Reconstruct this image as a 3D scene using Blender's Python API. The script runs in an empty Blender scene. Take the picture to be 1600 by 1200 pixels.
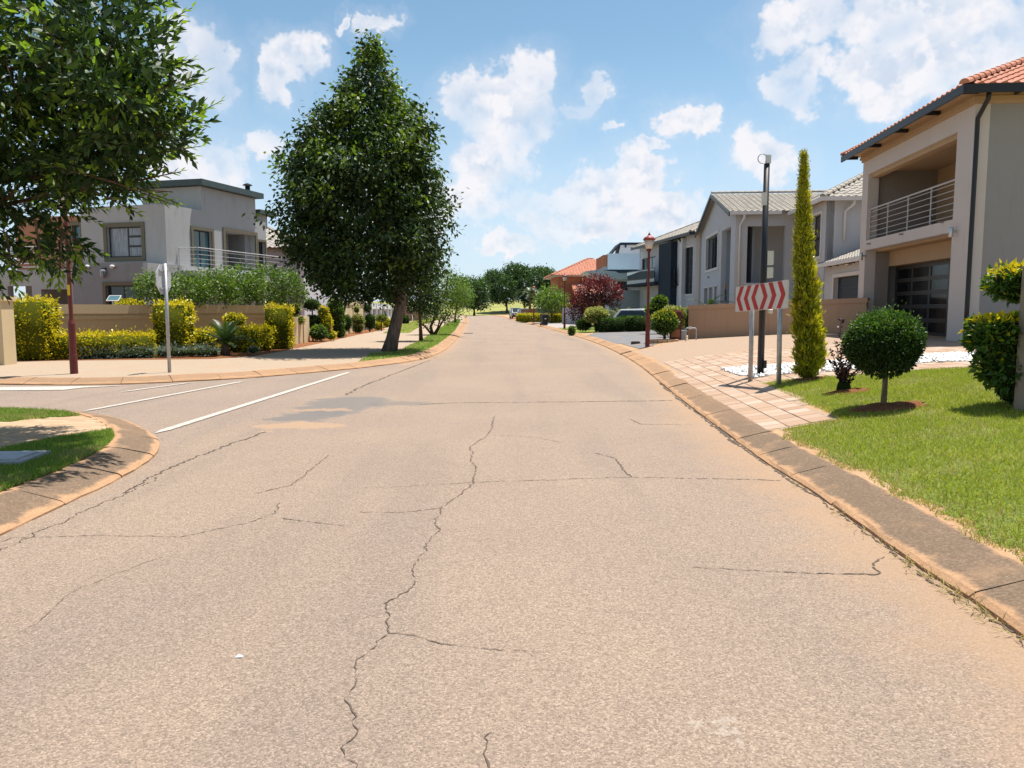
import bpy, bmesh, math, random
import numpy as np
from mathutils import Vector, Matrix

random.seed(7)
rng = np.random.default_rng(7)
R = math.radians
scene = bpy.context.scene
COL = scene.collection

# ------------------------------------------------------------------ camera
EYE, FPX, PITCH = 1.55, 1200.0, math.atan(116.0 / 1200.0)
cam_data = bpy.data.cameras.new("camera")
cam = bpy.data.objects.new("camera", cam_data)
COL.objects.link(cam)
cam.location = (0, 0, EYE)
cam.rotation_euler = (math.pi / 2 - PITCH, 0, 0)
cam_data.sensor_width = 36.0
cam_data.lens = 36.0 * FPX / 1600.0
cam_data.clip_start, cam_data.clip_end = 0.05, 6000
scene.camera = cam

# ------------------------------------------------------------------ light
SUN_VEC = Vector((1.07, 1.0, 4.75)).normalized()
SUN_ELEV = math.asin(SUN_VEC.z)
SUN_AZ = math.atan2(SUN_VEC.x, SUN_VEC.y)
sun_data = bpy.data.lights.new("sun", 'SUN')
sun_data.energy = 4.9
sun_data.angle = R(0.53)
sun_data.color = (1.0, 0.95, 0.87)
sun = bpy.data.objects.new("sun", sun_data)
COL.objects.link(sun)
sun.rotation_euler = SUN_VEC.to_track_quat('Z', 'Y').to_euler()
SKY_STRENGTH = 0.092
SKY_TINT = (0.98, 1.09, 0.97)

vs = scene.view_settings
vs.view_transform = 'Standard'
vs.look = 'None'
vs.exposure = 0.78
vs.gamma = 1.0
vs.use_curve_mapping = False
scene.cycles.max_bounces = 8
scene.cycles.transparent_max_bounces = 12

# ------------------------------------------------------------------ pixel <-> place (photo is 1600 x 1200)
CP, SP = math.cos(PITCH), math.sin(PITCH)
def ray(px, py):
    a, b = px - 800.0, 600.0 - py
    return Vector((a, FPX * CP + b * SP, -FPX * SP + b * CP))
def at(px, py, Y):
    r = ray(px, py); t = Y / r.y
    return Vector((r.x * t, Y, EYE + r.z * t))
def G(px, py, z=0.0):
    r = ray(px, py); t = (z - EYE) / r.z
    return Vector((r.x * t, r.y * t, z))

# ------------------------------------------------------------------ shader helpers
class NT:
    def __init__(self, tree):
        self.t = tree; self.n = tree.nodes; self.l = tree.links
    def node(self, typ, **kw):
        n = self.n.new(typ)
        for k, v in kw.items():
            setattr(n, k, v)
        return n
    def put(self, sock, v):
        if isinstance(v, bpy.types.NodeSocket):
            self.l.new(v, sock)
        elif v is not None:
            sock.default_value = v
    def math(self, op, a, b=None, c=None, clamp=False):
        n = self.node('ShaderNodeMath', operation=op, use_clamp=clamp)
        self.put(n.inputs[0], a); self.put(n.inputs[1], b)
        if c is not None: self.put(n.inputs[2], c)
        return n.outputs[0]
    def vmath(self, op, a, b=None):
        n = self.node('ShaderNodeVectorMath', operation=op)
        self.put(n.inputs[0], a); self.put(n.inputs[1], b)
        return n.outputs['Value'] if op in ('LENGTH', 'DOT_PRODUCT', 'DISTANCE') else n.outputs[0]
    def noise(self, vec, scale, detail=4.0, rough=0.55, out=0, dims='3D'):
        n = self.node('ShaderNodeTexNoise', noise_dimensions=dims)
        self.put(n.inputs['Vector'], vec); self.put(n.inputs['Scale'], scale)
        n.inputs['Detail'].default_value = detail; n.inputs['Roughness'].default_value = rough
        return n.outputs[out]
    def voronoi(self, vec, scale, feature='F1', out=0):
        n = self.node('ShaderNodeTexVoronoi', feature=feature)
        self.put(n.inputs['Vector'], vec); self.put(n.inputs['Scale'], scale)
        return n.outputs[out]
    def ramp(self, fac, stops, interp='LINEAR'):
        n = self.node('ShaderNodeValToRGB'); self.put(n.inputs[0], fac)
        cr = n.color_ramp; cr.interpolation = interp
        while len(cr.elements) < len(stops): cr.elements.new(0.5)
        for e, (p, c) in zip(cr.elements, stops):
            e.position = p
            e.color = (c, c, c, 1) if not hasattr(c, '__len__') else (*c[:3], 1)
        return n.outputs[0]
    def step(self, v, a, b):
        n = self.node('ShaderNodeMapRange', interpolation_type='SMOOTHSTEP')
        self.put(n.inputs[0], v); n.inputs[1].default_value = a; n.inputs[2].default_value = b
        return n.outputs[0]
    def mix(self, fac, a, b, mode='MIX'):
        n = self.node('ShaderNodeMix', data_type='RGBA', blend_type=mode)
        self.put(n.inputs['Factor'], fac)
        for s, v in ((n.inputs[6], a), (n.inputs[7], b)):
            if isinstance(v, bpy.types.NodeSocket): self.l.new(v, s)
            else: s.default_value = (*v[:3], 1)
        return n.outputs[2]

def material(name):
    m = bpy.data.materials.new(name); m.use_nodes = True
    nt = NT(m.node_tree)
    b = m.node_tree.nodes['Principled BSDF']
    return m, nt, b
def pos(nt):
    return nt.node('ShaderNodeNewGeometry').outputs['Position']
def objco(nt):
    return nt.node('ShaderNodeTexCoord').outputs['Object']
def bump(nt, b, height, strength, dist=0.02):
    n = nt.node('ShaderNodeBump'); n.inputs['Strength'].default_value = strength; n.inputs['Distance'].default_value = dist
    nt.put(n.inputs['Height'], height); nt.l.new(n.outputs[0], b.inputs['Normal'])

def hexc(s):
    v = [int(s[i:i + 2], 16) / 255 for i in (0, 2, 4)]
    return tuple(c / 12.92 if c <= 0.04045 else ((c + 0.055) / 1.055) ** 2.4 for c in v)

# ------------------------------------------------------------------ world: sky with cumulus clouds
world = bpy.data.worlds.new("World"); scene.world = world; world.use_nodes = True
w = NT(world.node_tree)
for n in list(w.n): w.n.remove(n)
sky = w.node('ShaderNodeTexSky', sky_type='NISHITA')
sky.sun_disc = False
sky.sun_elevation = SUN_ELEV; sky.sun_rotation = SUN_AZ
sky.altitude = 1400; sky.air_density = 1.0; sky.dust_density = 1.3; sky.ozone_density = 1.6
tc = w.node('ShaderNodeTexCoord').outputs['Generated']
sep = w.node('ShaderNodeSeparateXYZ'); w.l.new(tc, sep.inputs[0])
dx, dy, dz = sep.outputs
az = w.math('ARCTAN2', dx, dy)
el = w.math('ARCSINE', dz)
comb = w.node('ShaderNodeCombineXYZ'); w.l.new(az, comb.inputs[0]); w.l.new(el, comb.inputs[1])
ae = comb.outputs[0]
warp = w.noise(tc, 7.0, 5, 0.68, out=1)
warp = w.vmath('MULTIPLY', w.vmath('SUBTRACT', warp, (0.5, 0.5, 0.5)), (0.17, 0.13, 0.0))
aew = w.vmath('ADD', ae, warp)
CLOUDS = [  # px, py, half width, half height, weight  (how the cumulus stood that noon)
    (808, 128, 48, 40, 1), (745, 165, 52, 42, 1), (790, 190, 85, 48, .9), (770, 262, 95, 42, .62), (735, 310, 55, 38, .75),
    (930, 152, 34, 26, .85), (890, 184, 52, 26, .6), (1068, 200, 36, 26, .95), (1028, 236, 28, 16, .65), (956, 216, 20, 11, .7),
    (460, 88, 42, 36, .9), (430, 125, 30, 42, .6), (308, 80, 46, 46, .95), (330, 140, 36, 40, .6), (305, 255, 62, 46, .85), (395, 235, 32, 24, .6),
    (1385, 120, 75, 48, .85), (1460, 95, 95, 46, 1), (1560, 70, 70, 75, .9), (1420, 30, 140, 46, .75), (1245, 35, 75, 55, .62), (1255, 130, 44, 44, .75),
    (1195, 250, 56, 40, .9), (865, 318, 85, 36, .9), (925, 305, 60, 36, .8), (1000, 288, 55, 38, .95), (900, 348, 110, 30, .7), (1025, 342, 95, 34, .75),
    (785, 372, 75, 16, .7), (526, 38, 20, 13, .6), (578, 54, 40, 17, .6), (1075, 350, 60, 30, .6), (640, 330, 120, 60, .6),
]
field = None
for (px, py, rx, ry, wt) in CLOUDS:
    d = ray(px, py).normalized()
    ca, ce = math.atan2(d.x, d.y), math.asin(d.z)
    k = 1.0 / FPX * 1.22 * (0.55 + 0.45 * wt)
    q = w.node('ShaderNodeVectorMath', operation='MULTIPLY_ADD')
    w.l.new(aew, q.inputs[0]); q.inputs[1].default_value = (1 / (rx * k), 1 / (ry * k), 0); q.inputs[2].default_value = (-ca / (rx * k), -ce / (ry * k), 0)
    f = w.vmath('DOT_PRODUCT', q.outputs[0], q.outputs[0])
    field = f if field is None else w.math('SMOOTH_MIN', field, f, 0.25)
field = w.math('SUBTRACT', 1.0, w.math('SQRT', w.math('MAXIMUM', field, 0.0)))
# the same kind of cumulus all round, outside the part of the sky worked out above
gen = w.noise(w.vmath('MULTIPLY', tc, (1, 1, 2.0)), 3.1, 3, 0.55)
gen = w.math('MULTIPLY', w.math('SUBTRACT', gen, 0.55), 4.5)
inview = w.math('MULTIPLY', w.step(w.math('ABSOLUTE', az), 0.85, 0.62), w.step(el, 0.62, 0.42))
gen = w.math('SUBTRACT', gen, w.math('MULTIPLY', inview, 3.0))
field = w.math('MAXIMUM', field, gen)
puff = w.noise(tc, 24.0, 5, 0.62)
broad = w.noise(tc, 11.0, 2, 0.5)
fine = w.math('ADD', field, w.math('MULTIPLY', w.math('SUBTRACT', puff, 0.5), 1.05))
fine = w.math('ADD', fine, w.math('MULTIPLY', w.math('SUBTRACT', broad, 0.5), 0.55))
mask = w.math('MULTIPLY', w.step(fine, 0.03, 0.42), w.math('ADD', 0.38, w.math('MULTIPLY', w.step(broad, 0.33, 0.60), 0.58)))
wisp = w.math('MULTIPLY', w.step(w.math('ADD', field, w.math('MULTIPLY', w.math('SUBTRACT', broad, 0.5), 1.2)), -0.6, 0.5), 0.17)
mask = w.math('MULTIPLY', w.math('MAXIMUM', mask, wisp), w.step(el, -0.01, 0.05))
puff_up = w.noise(w.vmath('ADD', tc, (-0.006, 0, -0.016)), 24.0, 3, 0.62)
relief = w.step(w.math('SUBTRACT', puff, puff_up), -0.13, 0.10)
core = w.step(fine, 0.30, 1.0)
shade = w.math('SUBTRACT', 1.0, w.math('MULTIPLY', w.math('ADD', 0.25, w.math('MULTIPLY', core, 0.6)), w.math('SUBTRACT', 1.0, relief)))
cloud_col = w.mix(shade, (3.7, 4.4, 5.4), (6.05, 5.95, 6.15))
sky_col = w.mix(1.0, sky.outputs[0], SKY_TINT, 'MULTIPLY')
low = w.math('MULTIPLY', w.step(el, 0.34, 0.0), 0.72)          # hazy air near the horizon
sky_col = w.mix(low, sky_col, (4.15, 4.80, 6.0))
col = w.mix(mask, sky_col, cloud_col)
world.cycles.sampling_method = 'MANUAL'; world.cycles.sample_map_resolution = 512
bg = w.node('ShaderNodeBackground'); w.l.new(col, bg.inputs[0]); bg.inputs[1].default_value = SKY_STRENGTH
wo = w.node('ShaderNodeOutputWorld'); w.l.new(bg.outputs[0], wo.inputs[0])

# ------------------------------------------------------------------ scene graph helpers
def props(o, label=None, cat=None, group=None, kind=None):
    if label: o["label"] = label
    if cat: o["category"] = cat
    if group: o["group"] = group
    if kind: o["kind"] = kind
    return o
def thing(name, label, cat, loc=(0, 0, 0), rz=0.0, group=None):
    o = bpy.data.objects.new(name, None); COL.objects.link(o)
    o.empty_display_size = 0.1
    o.location = loc; o.rotation_euler = (0, 0, rz)
    return props(o, label, cat, group)
def link(name, me, parent=None, loc=None, rot=None, scale=None):
    o = bpy.data.objects.new(name, me); COL.objects.link(o)
    if parent: o.parent = parent
    if loc is not None: o.location = loc
    if rot is not None: o.rotation_euler = rot
    if scale is not None: o.scale = scale
    return o
def copy_tree(o, parent=None):
    c = o.copy(); COL.objects.link(c); c.parent = parent
    for ch in o.children: copy_tree(ch, c)
    return c

def np_mesh(name, V, F, mats, midx=None, smooth=False):
    """V (n,3); F (m,k) all faces with k corners"""
    V = np.asarray(V, np.float32); F = np.asarray(F, np.int32)
    me = bpy.data.meshes.new(name)
    me.vertices.add(len(V)); me.vertices.foreach_set("co", V.ravel())
    k = F.shape[1]
    me.loops.add(F.size); me.loops.foreach_set("vertex_index", F.ravel())
    me.polygons.add(len(F))
    me.polygons.foreach_set("loop_start", np.arange(0, F.size, k, dtype=np.int32))
    for m in (mats if isinstance(mats, (list, tuple)) else [mats]): me.materials.append(m)
    if midx is not None: me.polygons.foreach_set("material_index", np.asarray(midx, np.int32))
    if smooth: me.polygons.foreach_set("use_smooth", np.ones(len(F), bool))
    me.update(calc_edges=True)
    return me

class MB:
    def __init__(self): self.v = []; self.f = []; self.m = []; self.cur = 0
    def add(self, vs, fs):
        o = len(self.v); self.v += [tuple(p) for p in vs]
        for f in fs: self.f.append([i + o for i in f]); self.m.append(self.cur)
        return self
    def box(self, x0, x1, y0, y1, z0, z1):
        if x0 > x1: x0, x1 = x1, x0
        if y0 > y1: y0, y1 = y1, y0
        return self.add([(x0, y0, z0), (x1, y0, z0), (x1, y1, z0), (x0, y1, z0), (x0, y0, z1), (x1, y0, z1), (x1, y1, z1), (x0, y1, z1)],
                        [(3, 2, 1, 0), (4, 5, 6, 7), (0, 1, 5, 4), (1, 2, 6, 5), (2, 3, 7, 6), (3, 0, 4, 7)])
    def quad(self, a, b, c, d): return self.add([a, b, c, d], [(0, 1, 2, 3)])
    def prism(self, poly, axis, a, b):
        """poly: 2D points; extruded along axis from a to b. axis y: (x,z); axis x: (y,z); axis z: (x,y)"""
        def P(p, t): return {'y': (p[0], t, p[1]), 'x': (t, p[0], p[1]), 'z': (p[0], p[1], t)}[axis]
        n = len(poly)
        vs = [P(p, a) for p in poly] + [P(p, b) for p in poly]
        fs = [tuple(range(n - 1, -1, -1)), tuple(range(n, 2 * n))] + [(i, (i + 1) % n, n + (i + 1) % n, n + i) for i in range(n)]
        return self.add(vs, fs)
    def tube(self, pts, rad, n=8, caps=True):
        pts = [Vector(p) for p in pts]
        if not hasattr(rad, '__len__'): rad = [rad] * len(pts)
        vs, fs = [], []; prev = None
        for i, p in enumerate(pts):
            t = (pts[min(i + 1, len(pts) - 1)] - pts[max(i - 1, 0)]).normalized()
            if prev is None:
                a = Vector((1, 0, 0)) if abs(t.x) < 0.9 else Vector((0, 1, 0))
                u = t.cross(a).normalized()
            else:
                u = (prev - t * prev.dot(t)).normalized()
            prev = u; v = t.cross(u)
            for k in range(n):
                a = 2 * math.pi * k / n
                vs.append(p + (u * math.cos(a) + v * math.sin(a)) * rad[i])
        for i in range(len(pts) - 1):
            for k in range(n):
                fs.append((i * n + k, i * n + (k + 1) % n, (i + 1) * n + (k + 1) % n, (i + 1) * n + k))
        if caps:
            fs.append(tuple(range(n - 1, -1, -1))); fs.append(tuple((len(pts) - 1) * n + k for k in range(n)))
        return self.add(vs, fs)
    def lathe(self, prof, n=16, c=(0, 0, 0)):
        """prof: (r,z)"""
        vs = [(c[0] + r * math.cos(2 * math.pi * k / n), c[1] + r * math.sin(2 * math.pi * k / n), c[2] + z) for r, z in prof for k in range(n)]
        fs = [(i * n + k, i * n + (k + 1) % n, (i + 1) * n + (k + 1) % n, (i + 1) * n + k) for i in range(len(prof) - 1) for k in range(n)]
        fs += [tuple(range(n - 1, -1, -1)), tuple((len(prof) - 1) * n + k for k in range(n))]
        return self.add(vs, fs)
    def mesh(self, name, mats, smooth=False):
        me = bpy.data.meshes.new(name)
        me.from_pydata(self.v, [], self.f)
        for m in (mats if isinstance(mats, (list, tuple)) else [mats]): me.materials.append(m)
        me.polygons.foreach_set("material_index", self.m)
        if smooth: me.polygons.foreach_set("use_smooth", [True] * len(self.f))
        me.update()
        return me
    def build(self, name, mats, parent=None, smooth=False, **kw):
        o = link(name, self.mesh(name, mats, smooth), parent)
        return props(o, **kw) if kw else o

# ================================================================== the lie of the land
KR_PX = [(1600, 1002), (1538, 953), (1480, 915), (1424, 879), (1364, 837), (1306, 794), (1253, 758), (1200, 726), (1151, 690), (1105, 656),
         (1059, 620), (1030, 597), (1000, 571), (960, 548), (920, 531.5), (880, 520), (850, 512), (820, 504), (795, 498.5)]
KR = [Vector((1.95, -8, 0)), Vector((2.2, 0, 0))] + [G(*p) for p in KR_PX]
KR.append(Vector((-2.5, 175, 0))); KR.append(Vector((-9.0, 260, 0)))
KF_PX = [(0, 601), (105, 602), (196, 601), (297, 596), (385, 591.5), (455, 585.5), (510, 580.5), (560, 576), (594, 571.5), (635, 566.5), (665, 561), (696, 548), (713, 531), (722, 519), (727, 508), (731, 500.5)]
KF = [Vector((-60, 19.5, 0)), Vector((-20, 16.4, 0))] + [G(*p) for p in KF_PX]
KF.append(Vector((-10.5, 175, 0))); KF.append(Vector((-17.5, 260, 0)))
KI_PX = [(0, 838), (43, 817), (87, 796), (130, 776.5), (169, 759), (217, 732), (238, 718), (249, 702), (249, 691), (238, 680), (217, 667), (184, 656), (152, 650)]
KI = [Vector((-3.35, -8, 0)), Vector((-3.4, 2.0, 0))] + [G(*p) for p in KI_PX]
KI += [Vector((KI[-1].x - 1.6, KI[-1].y + 0.45, 0)), Vector((-14, 11.3, 0)), Vector((-60, 12.0, 0))]

_ry = [p.y for p in KR]; _rx = [p.x for p in KR]
def xr(y): return float(np.interp(y, _ry, _rx))
_lp = [Vector((-3.35, -8, 0))] + [p for p in KI if 2 <= p.y <= 8.2 and p.x > -4.2] + [Vector((-3.75, 9.5, 0)), Vector((-3.3, 14, 0)), Vector((-3.05, 20, 0))] + [p for p in KF if p.y > 22]
_ly = [p.y for p in _lp]; _lx = [p.x for p in _lp]
def xl(y): return float(np.interp(y, _ly, _lx))
ZK = 0.12
def height(x, y):
    d = x - xr(y)
    if d > 0:
        amp = float(np.interp(y, [0, 27.5, 36, 60], [0.70, 0.70, 0.16, 0.05]))
        return ZK * min(1, d / 0.40) if d < 0.45 else ZK + amp * (1 - math.exp(-(d - 0.45) / 3.6))
    if x < xl(y) - 0.4: return ZK
    return 0.0
def GR(px, py):
    r = ray(px, py); t = 1.0 / r.y
    lo = 1.5
    p = None
    y = lo
    while y < 260:
        k = y / r.y; q = Vector((r.x * k, y, EYE + r.z * k))
        if q.z <= height(q.x, q.y): p = q; break
        y *= 1.004
    if p is None: return G(px, py)
    return Vector((p.x, p.y, height(p.x, p.y)))

def inside(poly, x, y):
    c = False; n = len(poly); j = n - 1
    for i in range(n):
        xi, yi = poly[i][0], poly[i][1]; xj, yj = poly[j][0], poly[j][1]
        if (yi > y) != (yj > y) and x < (xj - xi) * (y - yi) / (yj - yi) + xi: c = not c
        j = i
    return c
def inside_np(poly, X, Y):
    c = np.zeros(len(X), bool); n = len(poly); j = n - 1
    for i in range(n):
        xi, yi = poly[i][0], poly[i][1]; xj, yj = poly[j][0], poly[j][1]
        if yi != yj:
            c ^= ((yi > Y) != (yj > Y)) & (X < (xj - xi) * (Y - yi) / (yj - yi) + xi)
        j = i
    return c
def resample(path, step):
    out = [path[0].copy()]; acc = 0.0
    for a, b in zip(path, path[1:]):
        L = (b - a).length; t = step - acc
        while t <= L:
            out.append(a.lerp(b, t / L)); t += step
        acc = (acc + L) % step
    return out
def smooth_path(path, it=2):
    for _ in range(it):
        q = [path[0]]
        for a, b in zip(path, path[1:]):
            q += [a.lerp(b, 0.25), a.lerp(b, 0.75)]
        q.append(path[-1]); path = q
    return path

# ------------------------------------------------------------------ ground materials
SOIL = (0.40, 0.205, 0.095)
def dust(nt, P, scale=1.0):
    return nt.noise(P, 2.2 * scale, 6, 0.65)

def make_asphalt(name, tint=(1, 1, 1), blobs=True):
    m, nt, b = material(name)
    P = pos(nt)
    grain = nt.noise(P, 150.0, 3, 0.75)
    grain2 = nt.voronoi(P, 125.0)
    chip = nt.voronoi(P, 125.0, out=1)
    big = nt.noise(P, 0.42, 4, 0.55)
    mid = nt.noise(P, 2.6, 5, 0.6)
    base = nt.mix(nt.step(big, 0.38, 0.66), (0.268, 0.203, 0.159), (0.290, 0.219, 0.167))
    lane = nt.noise(nt.vmath('MULTIPLY', P, (1.1, 0.10, 0)), 1.0, 3, 0.5)
    base = nt.mix(nt.math('MULTIPLY', nt.step(lane, 0.48, 0.66), 0.32), base, (0.200, 0.162, 0.135))
    base = nt.mix(nt.math('MULTIPLY', nt.step(mid, 0.5, 0.85), 0.25), base, (0.325, 0.245, 0.188))
    chips = nt.node('ShaderNodeSeparateColor'); nt.l.new(chip, chips.inputs[0])
    stone = nt.ramp(chips.outputs[0], [(0.0, 0.58), (0.45, 0.91), (0.8, 1.10), (1.0, 1.45)])
    base = nt.mix(0.85, base, stone, 'MULTIPLY')
    pit = nt.step(grain, 0.43, 0.31)
    base = nt.mix(nt.math('MULTIPLY', pit, 0.70), base, (0.075, 0.055, 0.042))
    if blobs:
        sepn = nt.node('ShaderNodeAttribute'); sepn.attribute_name = "soil"
        s = nt.math('ADD', sepn.outputs['Fac'], nt.math('MULTIPLY', nt.math('SUBTRACT', dust(nt, P), 0.5), 0.9))
        base = nt.mix(nt.math('MULTIPLY', nt.step(s, 0.25, 0.95), 0.62), base, (0.35, 0.225, 0.135))
        wob = nt.vmath('MULTIPLY', nt.vmath('SUBTRACT', nt.noise(P, 1.6, 5, 0.65, out=1), (0.5, 0.5, 0.5)), (1.3, 1.3, 0))
        PW = nt.vmath('ADD', P, wob)
        def blob(px, py, rx, ry, colour, amt, base):
            g = G(px, py)
            q = nt.vmath('MULTIPLY', nt.vmath('SUBTRACT', PW, (g.x, g.y, 0)), (1 / rx, 1 / ry, 0))
            f = nt.step(nt.vmath('LENGTH', q), 1.05, 0.75)
            return nt.mix(nt.math('MULTIPLY', f, amt), base, colour)
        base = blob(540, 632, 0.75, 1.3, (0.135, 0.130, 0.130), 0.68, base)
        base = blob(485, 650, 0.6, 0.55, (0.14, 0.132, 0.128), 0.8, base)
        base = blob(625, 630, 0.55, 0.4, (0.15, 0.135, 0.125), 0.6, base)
        base = blob(505, 641, 0.55, 0.2, (0.36, 0.235, 0.15), 0.6, base)
        base = blob(455, 665, 0.62, 0.36, (0.37, 0.24, 0.15), 0.65, base)
        base = blob(1130, 1122, 0.05, 0.03, (0.5, 0.45, 0.4), 0.25, base)
    b.inputs['Roughness'].default_value = 0.92
    b.inputs['Specular IOR Level'].default_value = 0.2
    base = nt.mix(1.0, base, tint, 'MULTIPLY')
    nt.l.new(base, b.inputs['Base Color'])
    bump(nt, b, nt.math('ADD', grain, nt.math('MULTIPLY', grain2, -0.6)), 0.55, 0.010)
    return m
M_ASPHALT = make_asphalt("asphalt")
M_ASPHALT2 = make_asphalt("asphalt_side", (0.98, 0.99, 1.02), blobs=False)

def simple(name, c, rough=0.85, noise_scale=None, amt=0.25, bump_s=0.0, spec=0.3, metal=0.0, coord='pos', dark=0.6, stain=None):
    m, nt, b = material(name)
    b.inputs['Roughness'].default_value = rough; b.inputs['Specular IOR Level'].default_value = spec; b.inputs['Metallic'].default_value = metal
    if noise_scale:
        P = pos(nt) if coord == 'pos' else objco(nt)
        f = nt.noise(P, noise_scale, 5, 0.6)
        c2 = tuple(x * dark for x in c)
        colr = nt.mix(nt.math('MULTIPLY', nt.step(f, 0.35, 0.75), amt * 2), c, c2)
        if stain:
            P3 = nt.vmath('MULTIPLY', P, (3.0, 3.0, 0.35))
            st = nt.step(nt.noise(P3, 1.6, 6, 0.7), 0.52, 0.78)
            colr = nt.mix(nt.math('MULTIPLY', st, stain), colr, tuple(x * 0.45 for x in c))
        nt.l.new(colr, b.inputs['Base Color'])
        if bump_s: bump(nt, b, f, bump_s, 0.02)
    else:
        b.inputs['Base Color'].default_value = (*c, 1)
    return m

def make_kerb():
    m, nt, b = material("kerb_concrete")
    P = pos(nt)
    a = nt.node('ShaderNodeAttribute'); a.attribute_name = "across"
    f = a.outputs['Fac']
    n1 = nt.noise(P, 3.0, 6, 0.65); n2 = nt.noise(P, 45.0, 4, 0.7)
    conc = nt.mix(nt.step(n2, 0.42, 0.68), (0.135, 0.092, 0.062), (0.205, 0.145, 0.098))
    conc = nt.mix(nt.math('MULTIPLY', nt.step(n1, 0.5, 0.75), 0.6), conc, (0.31, 0.195, 0.115))
    lich = nt.step(nt.noise(P, 70, 2, 0.5), 0.66, 0.74)
    conc = nt.mix(nt.math('MULTIPLY', lich, 0.6), conc, (0.42, 0.31, 0.2))
    edge = nt.math('ABSOLUTE', nt.math('SUBTRACT', f, 0.5))
    e = nt.math('ADD', edge, nt.math('MULTIPLY', nt.math('SUBTRACT', n1, 0.5), 0.5))
    soil = nt.mix(nt.step(n2, 0.3, 0.7), (0.32, 0.185, 0.100), (0.41, 0.25, 0.145))
    far = nt.node('ShaderNodeAttribute'); far.attribute_name = "dusty"
    amt = nt.math('ADD', nt.step(e, 0.30, 0.44), far.outputs['Fac'], clamp=True)
    colr = nt.mix(amt, conc, soil)
    nt.l.new(colr, b.inputs['Base Color']); b.inputs['Roughness'].default_value = 0.93
    b.inputs['Specular IOR Level'].default_value = 0.2
    bump(nt, b, n2, 0.5, 0.012)
    return m
M_KERB = make_kerb()

def make_soil():
    m, nt, b = material("red_soil")
    P = pos(nt)
    n1 = nt.noise(P, 6, 6, 0.7); n2 = nt.noise(P, 38, 4, 0.7)
    c = nt.mix(nt.step(n2, 0.36, 0.66), (0.17, 0.062, 0.026), (0.36, 0.155, 0.068))
    c = nt.mix(nt.math('MULTIPLY', nt.step(n1, 0.5, 0.72), 0.5), c, (0.44, 0.235, 0.12))
    nt.l.new(c, b.inputs['Base Color']); b.inputs['Roughness'].default_value = 0.95; b.inputs['Specular IOR Level'].default_value = 0.1
    bump(nt, b, n2, 1.0, 0.06)
    return m
M_SOIL = make_soil()
def make_sandy():
    m, nt, b = material("sandy_verge")
    P = pos(nt)
    n1 = nt.noise(P, 4, 6, 0.7); n2 = nt.noise(P, 60, 3, 0.7)
    c = nt.mix(nt.step(n1, 0.36, 0.66), (0.36, 0.215, 0.115), (0.42, 0.29, 0.18))
    c = nt.mix(nt.math('MULTIPLY', nt.step(n2, 0.5, 0.7), 0.4), c, (0.22, 0.14, 0.08))
    nt.l.new(c, b.inputs['Base Color']); b.inputs['Roughness'].default_value = 0.95; b.inputs['Specular IOR Level'].default_value = 0.1
    bump(nt, b, n2, 0.5, 0.02)
    return m
M_SANDY = make_sandy()
def make_turf():
    m, nt, b = material("turf")
    P = pos(nt)
    n1 = nt.noise(P, 1.2, 5, 0.65); n2 = nt.noise(P, 30, 4, 0.7)
    c = nt.mix(nt.step(n2, 0.35, 0.65), (0.10, 0.14, 0.025), (0.21, 0.25, 0.05))
    c = nt.mix(nt.math('MULTIPLY', nt.step(n1, 0.5, 0.7), 0.7), c, (0.33, 0.31, 0.10))
    nt.l.new(c, b.inputs['Base Color']); b.inputs['Roughness'].default_value = 0.95; b.inputs['Specular IOR Level'].default_value = 0.1
    bump(nt, b, n2, 1.0, 0.04)
    return m
M_TURF = make_turf()
def make_paver(name, cols, rough=0.88, seams=None):
    m, nt, b = material(name)
    P = pos(nt)
    info = nt.node('ShaderNodeObjectInfo').outputs['Random']
    isl = nt.node('ShaderNodeNewGeometry').outputs['Random Per Island']
    r = nt.math('FRACT', nt.math('ADD', info, isl))
    c = nt.ramp(r, [(i / (len(cols) - 1), k) for i, k in enumerate(cols)])
    n2 = nt.noise(P, 55, 4, 0.7); n1 = nt.noise(P, 0.9, 5, 0.6)
    c = nt.mix(nt.math('MULTIPLY', nt.step(n2, 0.45, 0.7), 0.25), c, (0.25, 0.16, 0.10))
    c = nt.mix(nt.math('MULTIPLY', nt.step(n1, 0.45, 0.75), 0.45), c, (0.37, 0.24, 0.15))
    if seams:
        br = nt.node('ShaderNodeTexBrick'); nt.l.new(P, br.inputs['Vector'])
        br.inputs['Scale'].default_value = seams; br.inputs['Mortar Size'].default_value = 0.022
        br.inputs['Color1'].default_value = (1, 1, 1, 1); br.inputs['Color2'].default_value = (0.93, 0.90, 0.88, 1); br.inputs['Mortar'].default_value = (0.62, 0.58, 0.55, 1)
        c = nt.mix(0.75, c, br.outputs[0], 'MULTIPLY')
    nt.l.new(c, b.inputs['Base Color']); b.inputs['Roughness'].default_value = rough; b.inputs['Specular IOR Level'].default_value = 0.25
    bump(nt, b, n2, 0.3, 0.01)
    return m
M_PAVER = make_paver("paver_terracotta", [(0.36, 0.25, 0.18), (0.31, 0.20, 0.135), (0.41, 0.31, 0.24), (0.34, 0.225, 0.155), (0.44, 0.35, 0.28)])
M_PAVER_FAR = make_paver("paver_terracotta_far", [(0.36, 0.265, 0.195), (0.33, 0.235, 0.165)], seams=2.2)
M_PAVER_L = make_paver("paver_sand", [(0.37, 0.29, 0.215), (0.35, 0.27, 0.195)], seams=2.2)
M_PAVER_I = make_paver("paver_worn", [(0.42, 0.30, 0.19), (0.36, 0.25, 0.155), (0.46, 0.335, 0.22)])
M_GREYDRIVE = make_paver("paver_grey", [(0.165, 0.175, 0.19), (0.145, 0.155, 0.17)], seams=3.0)
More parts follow.
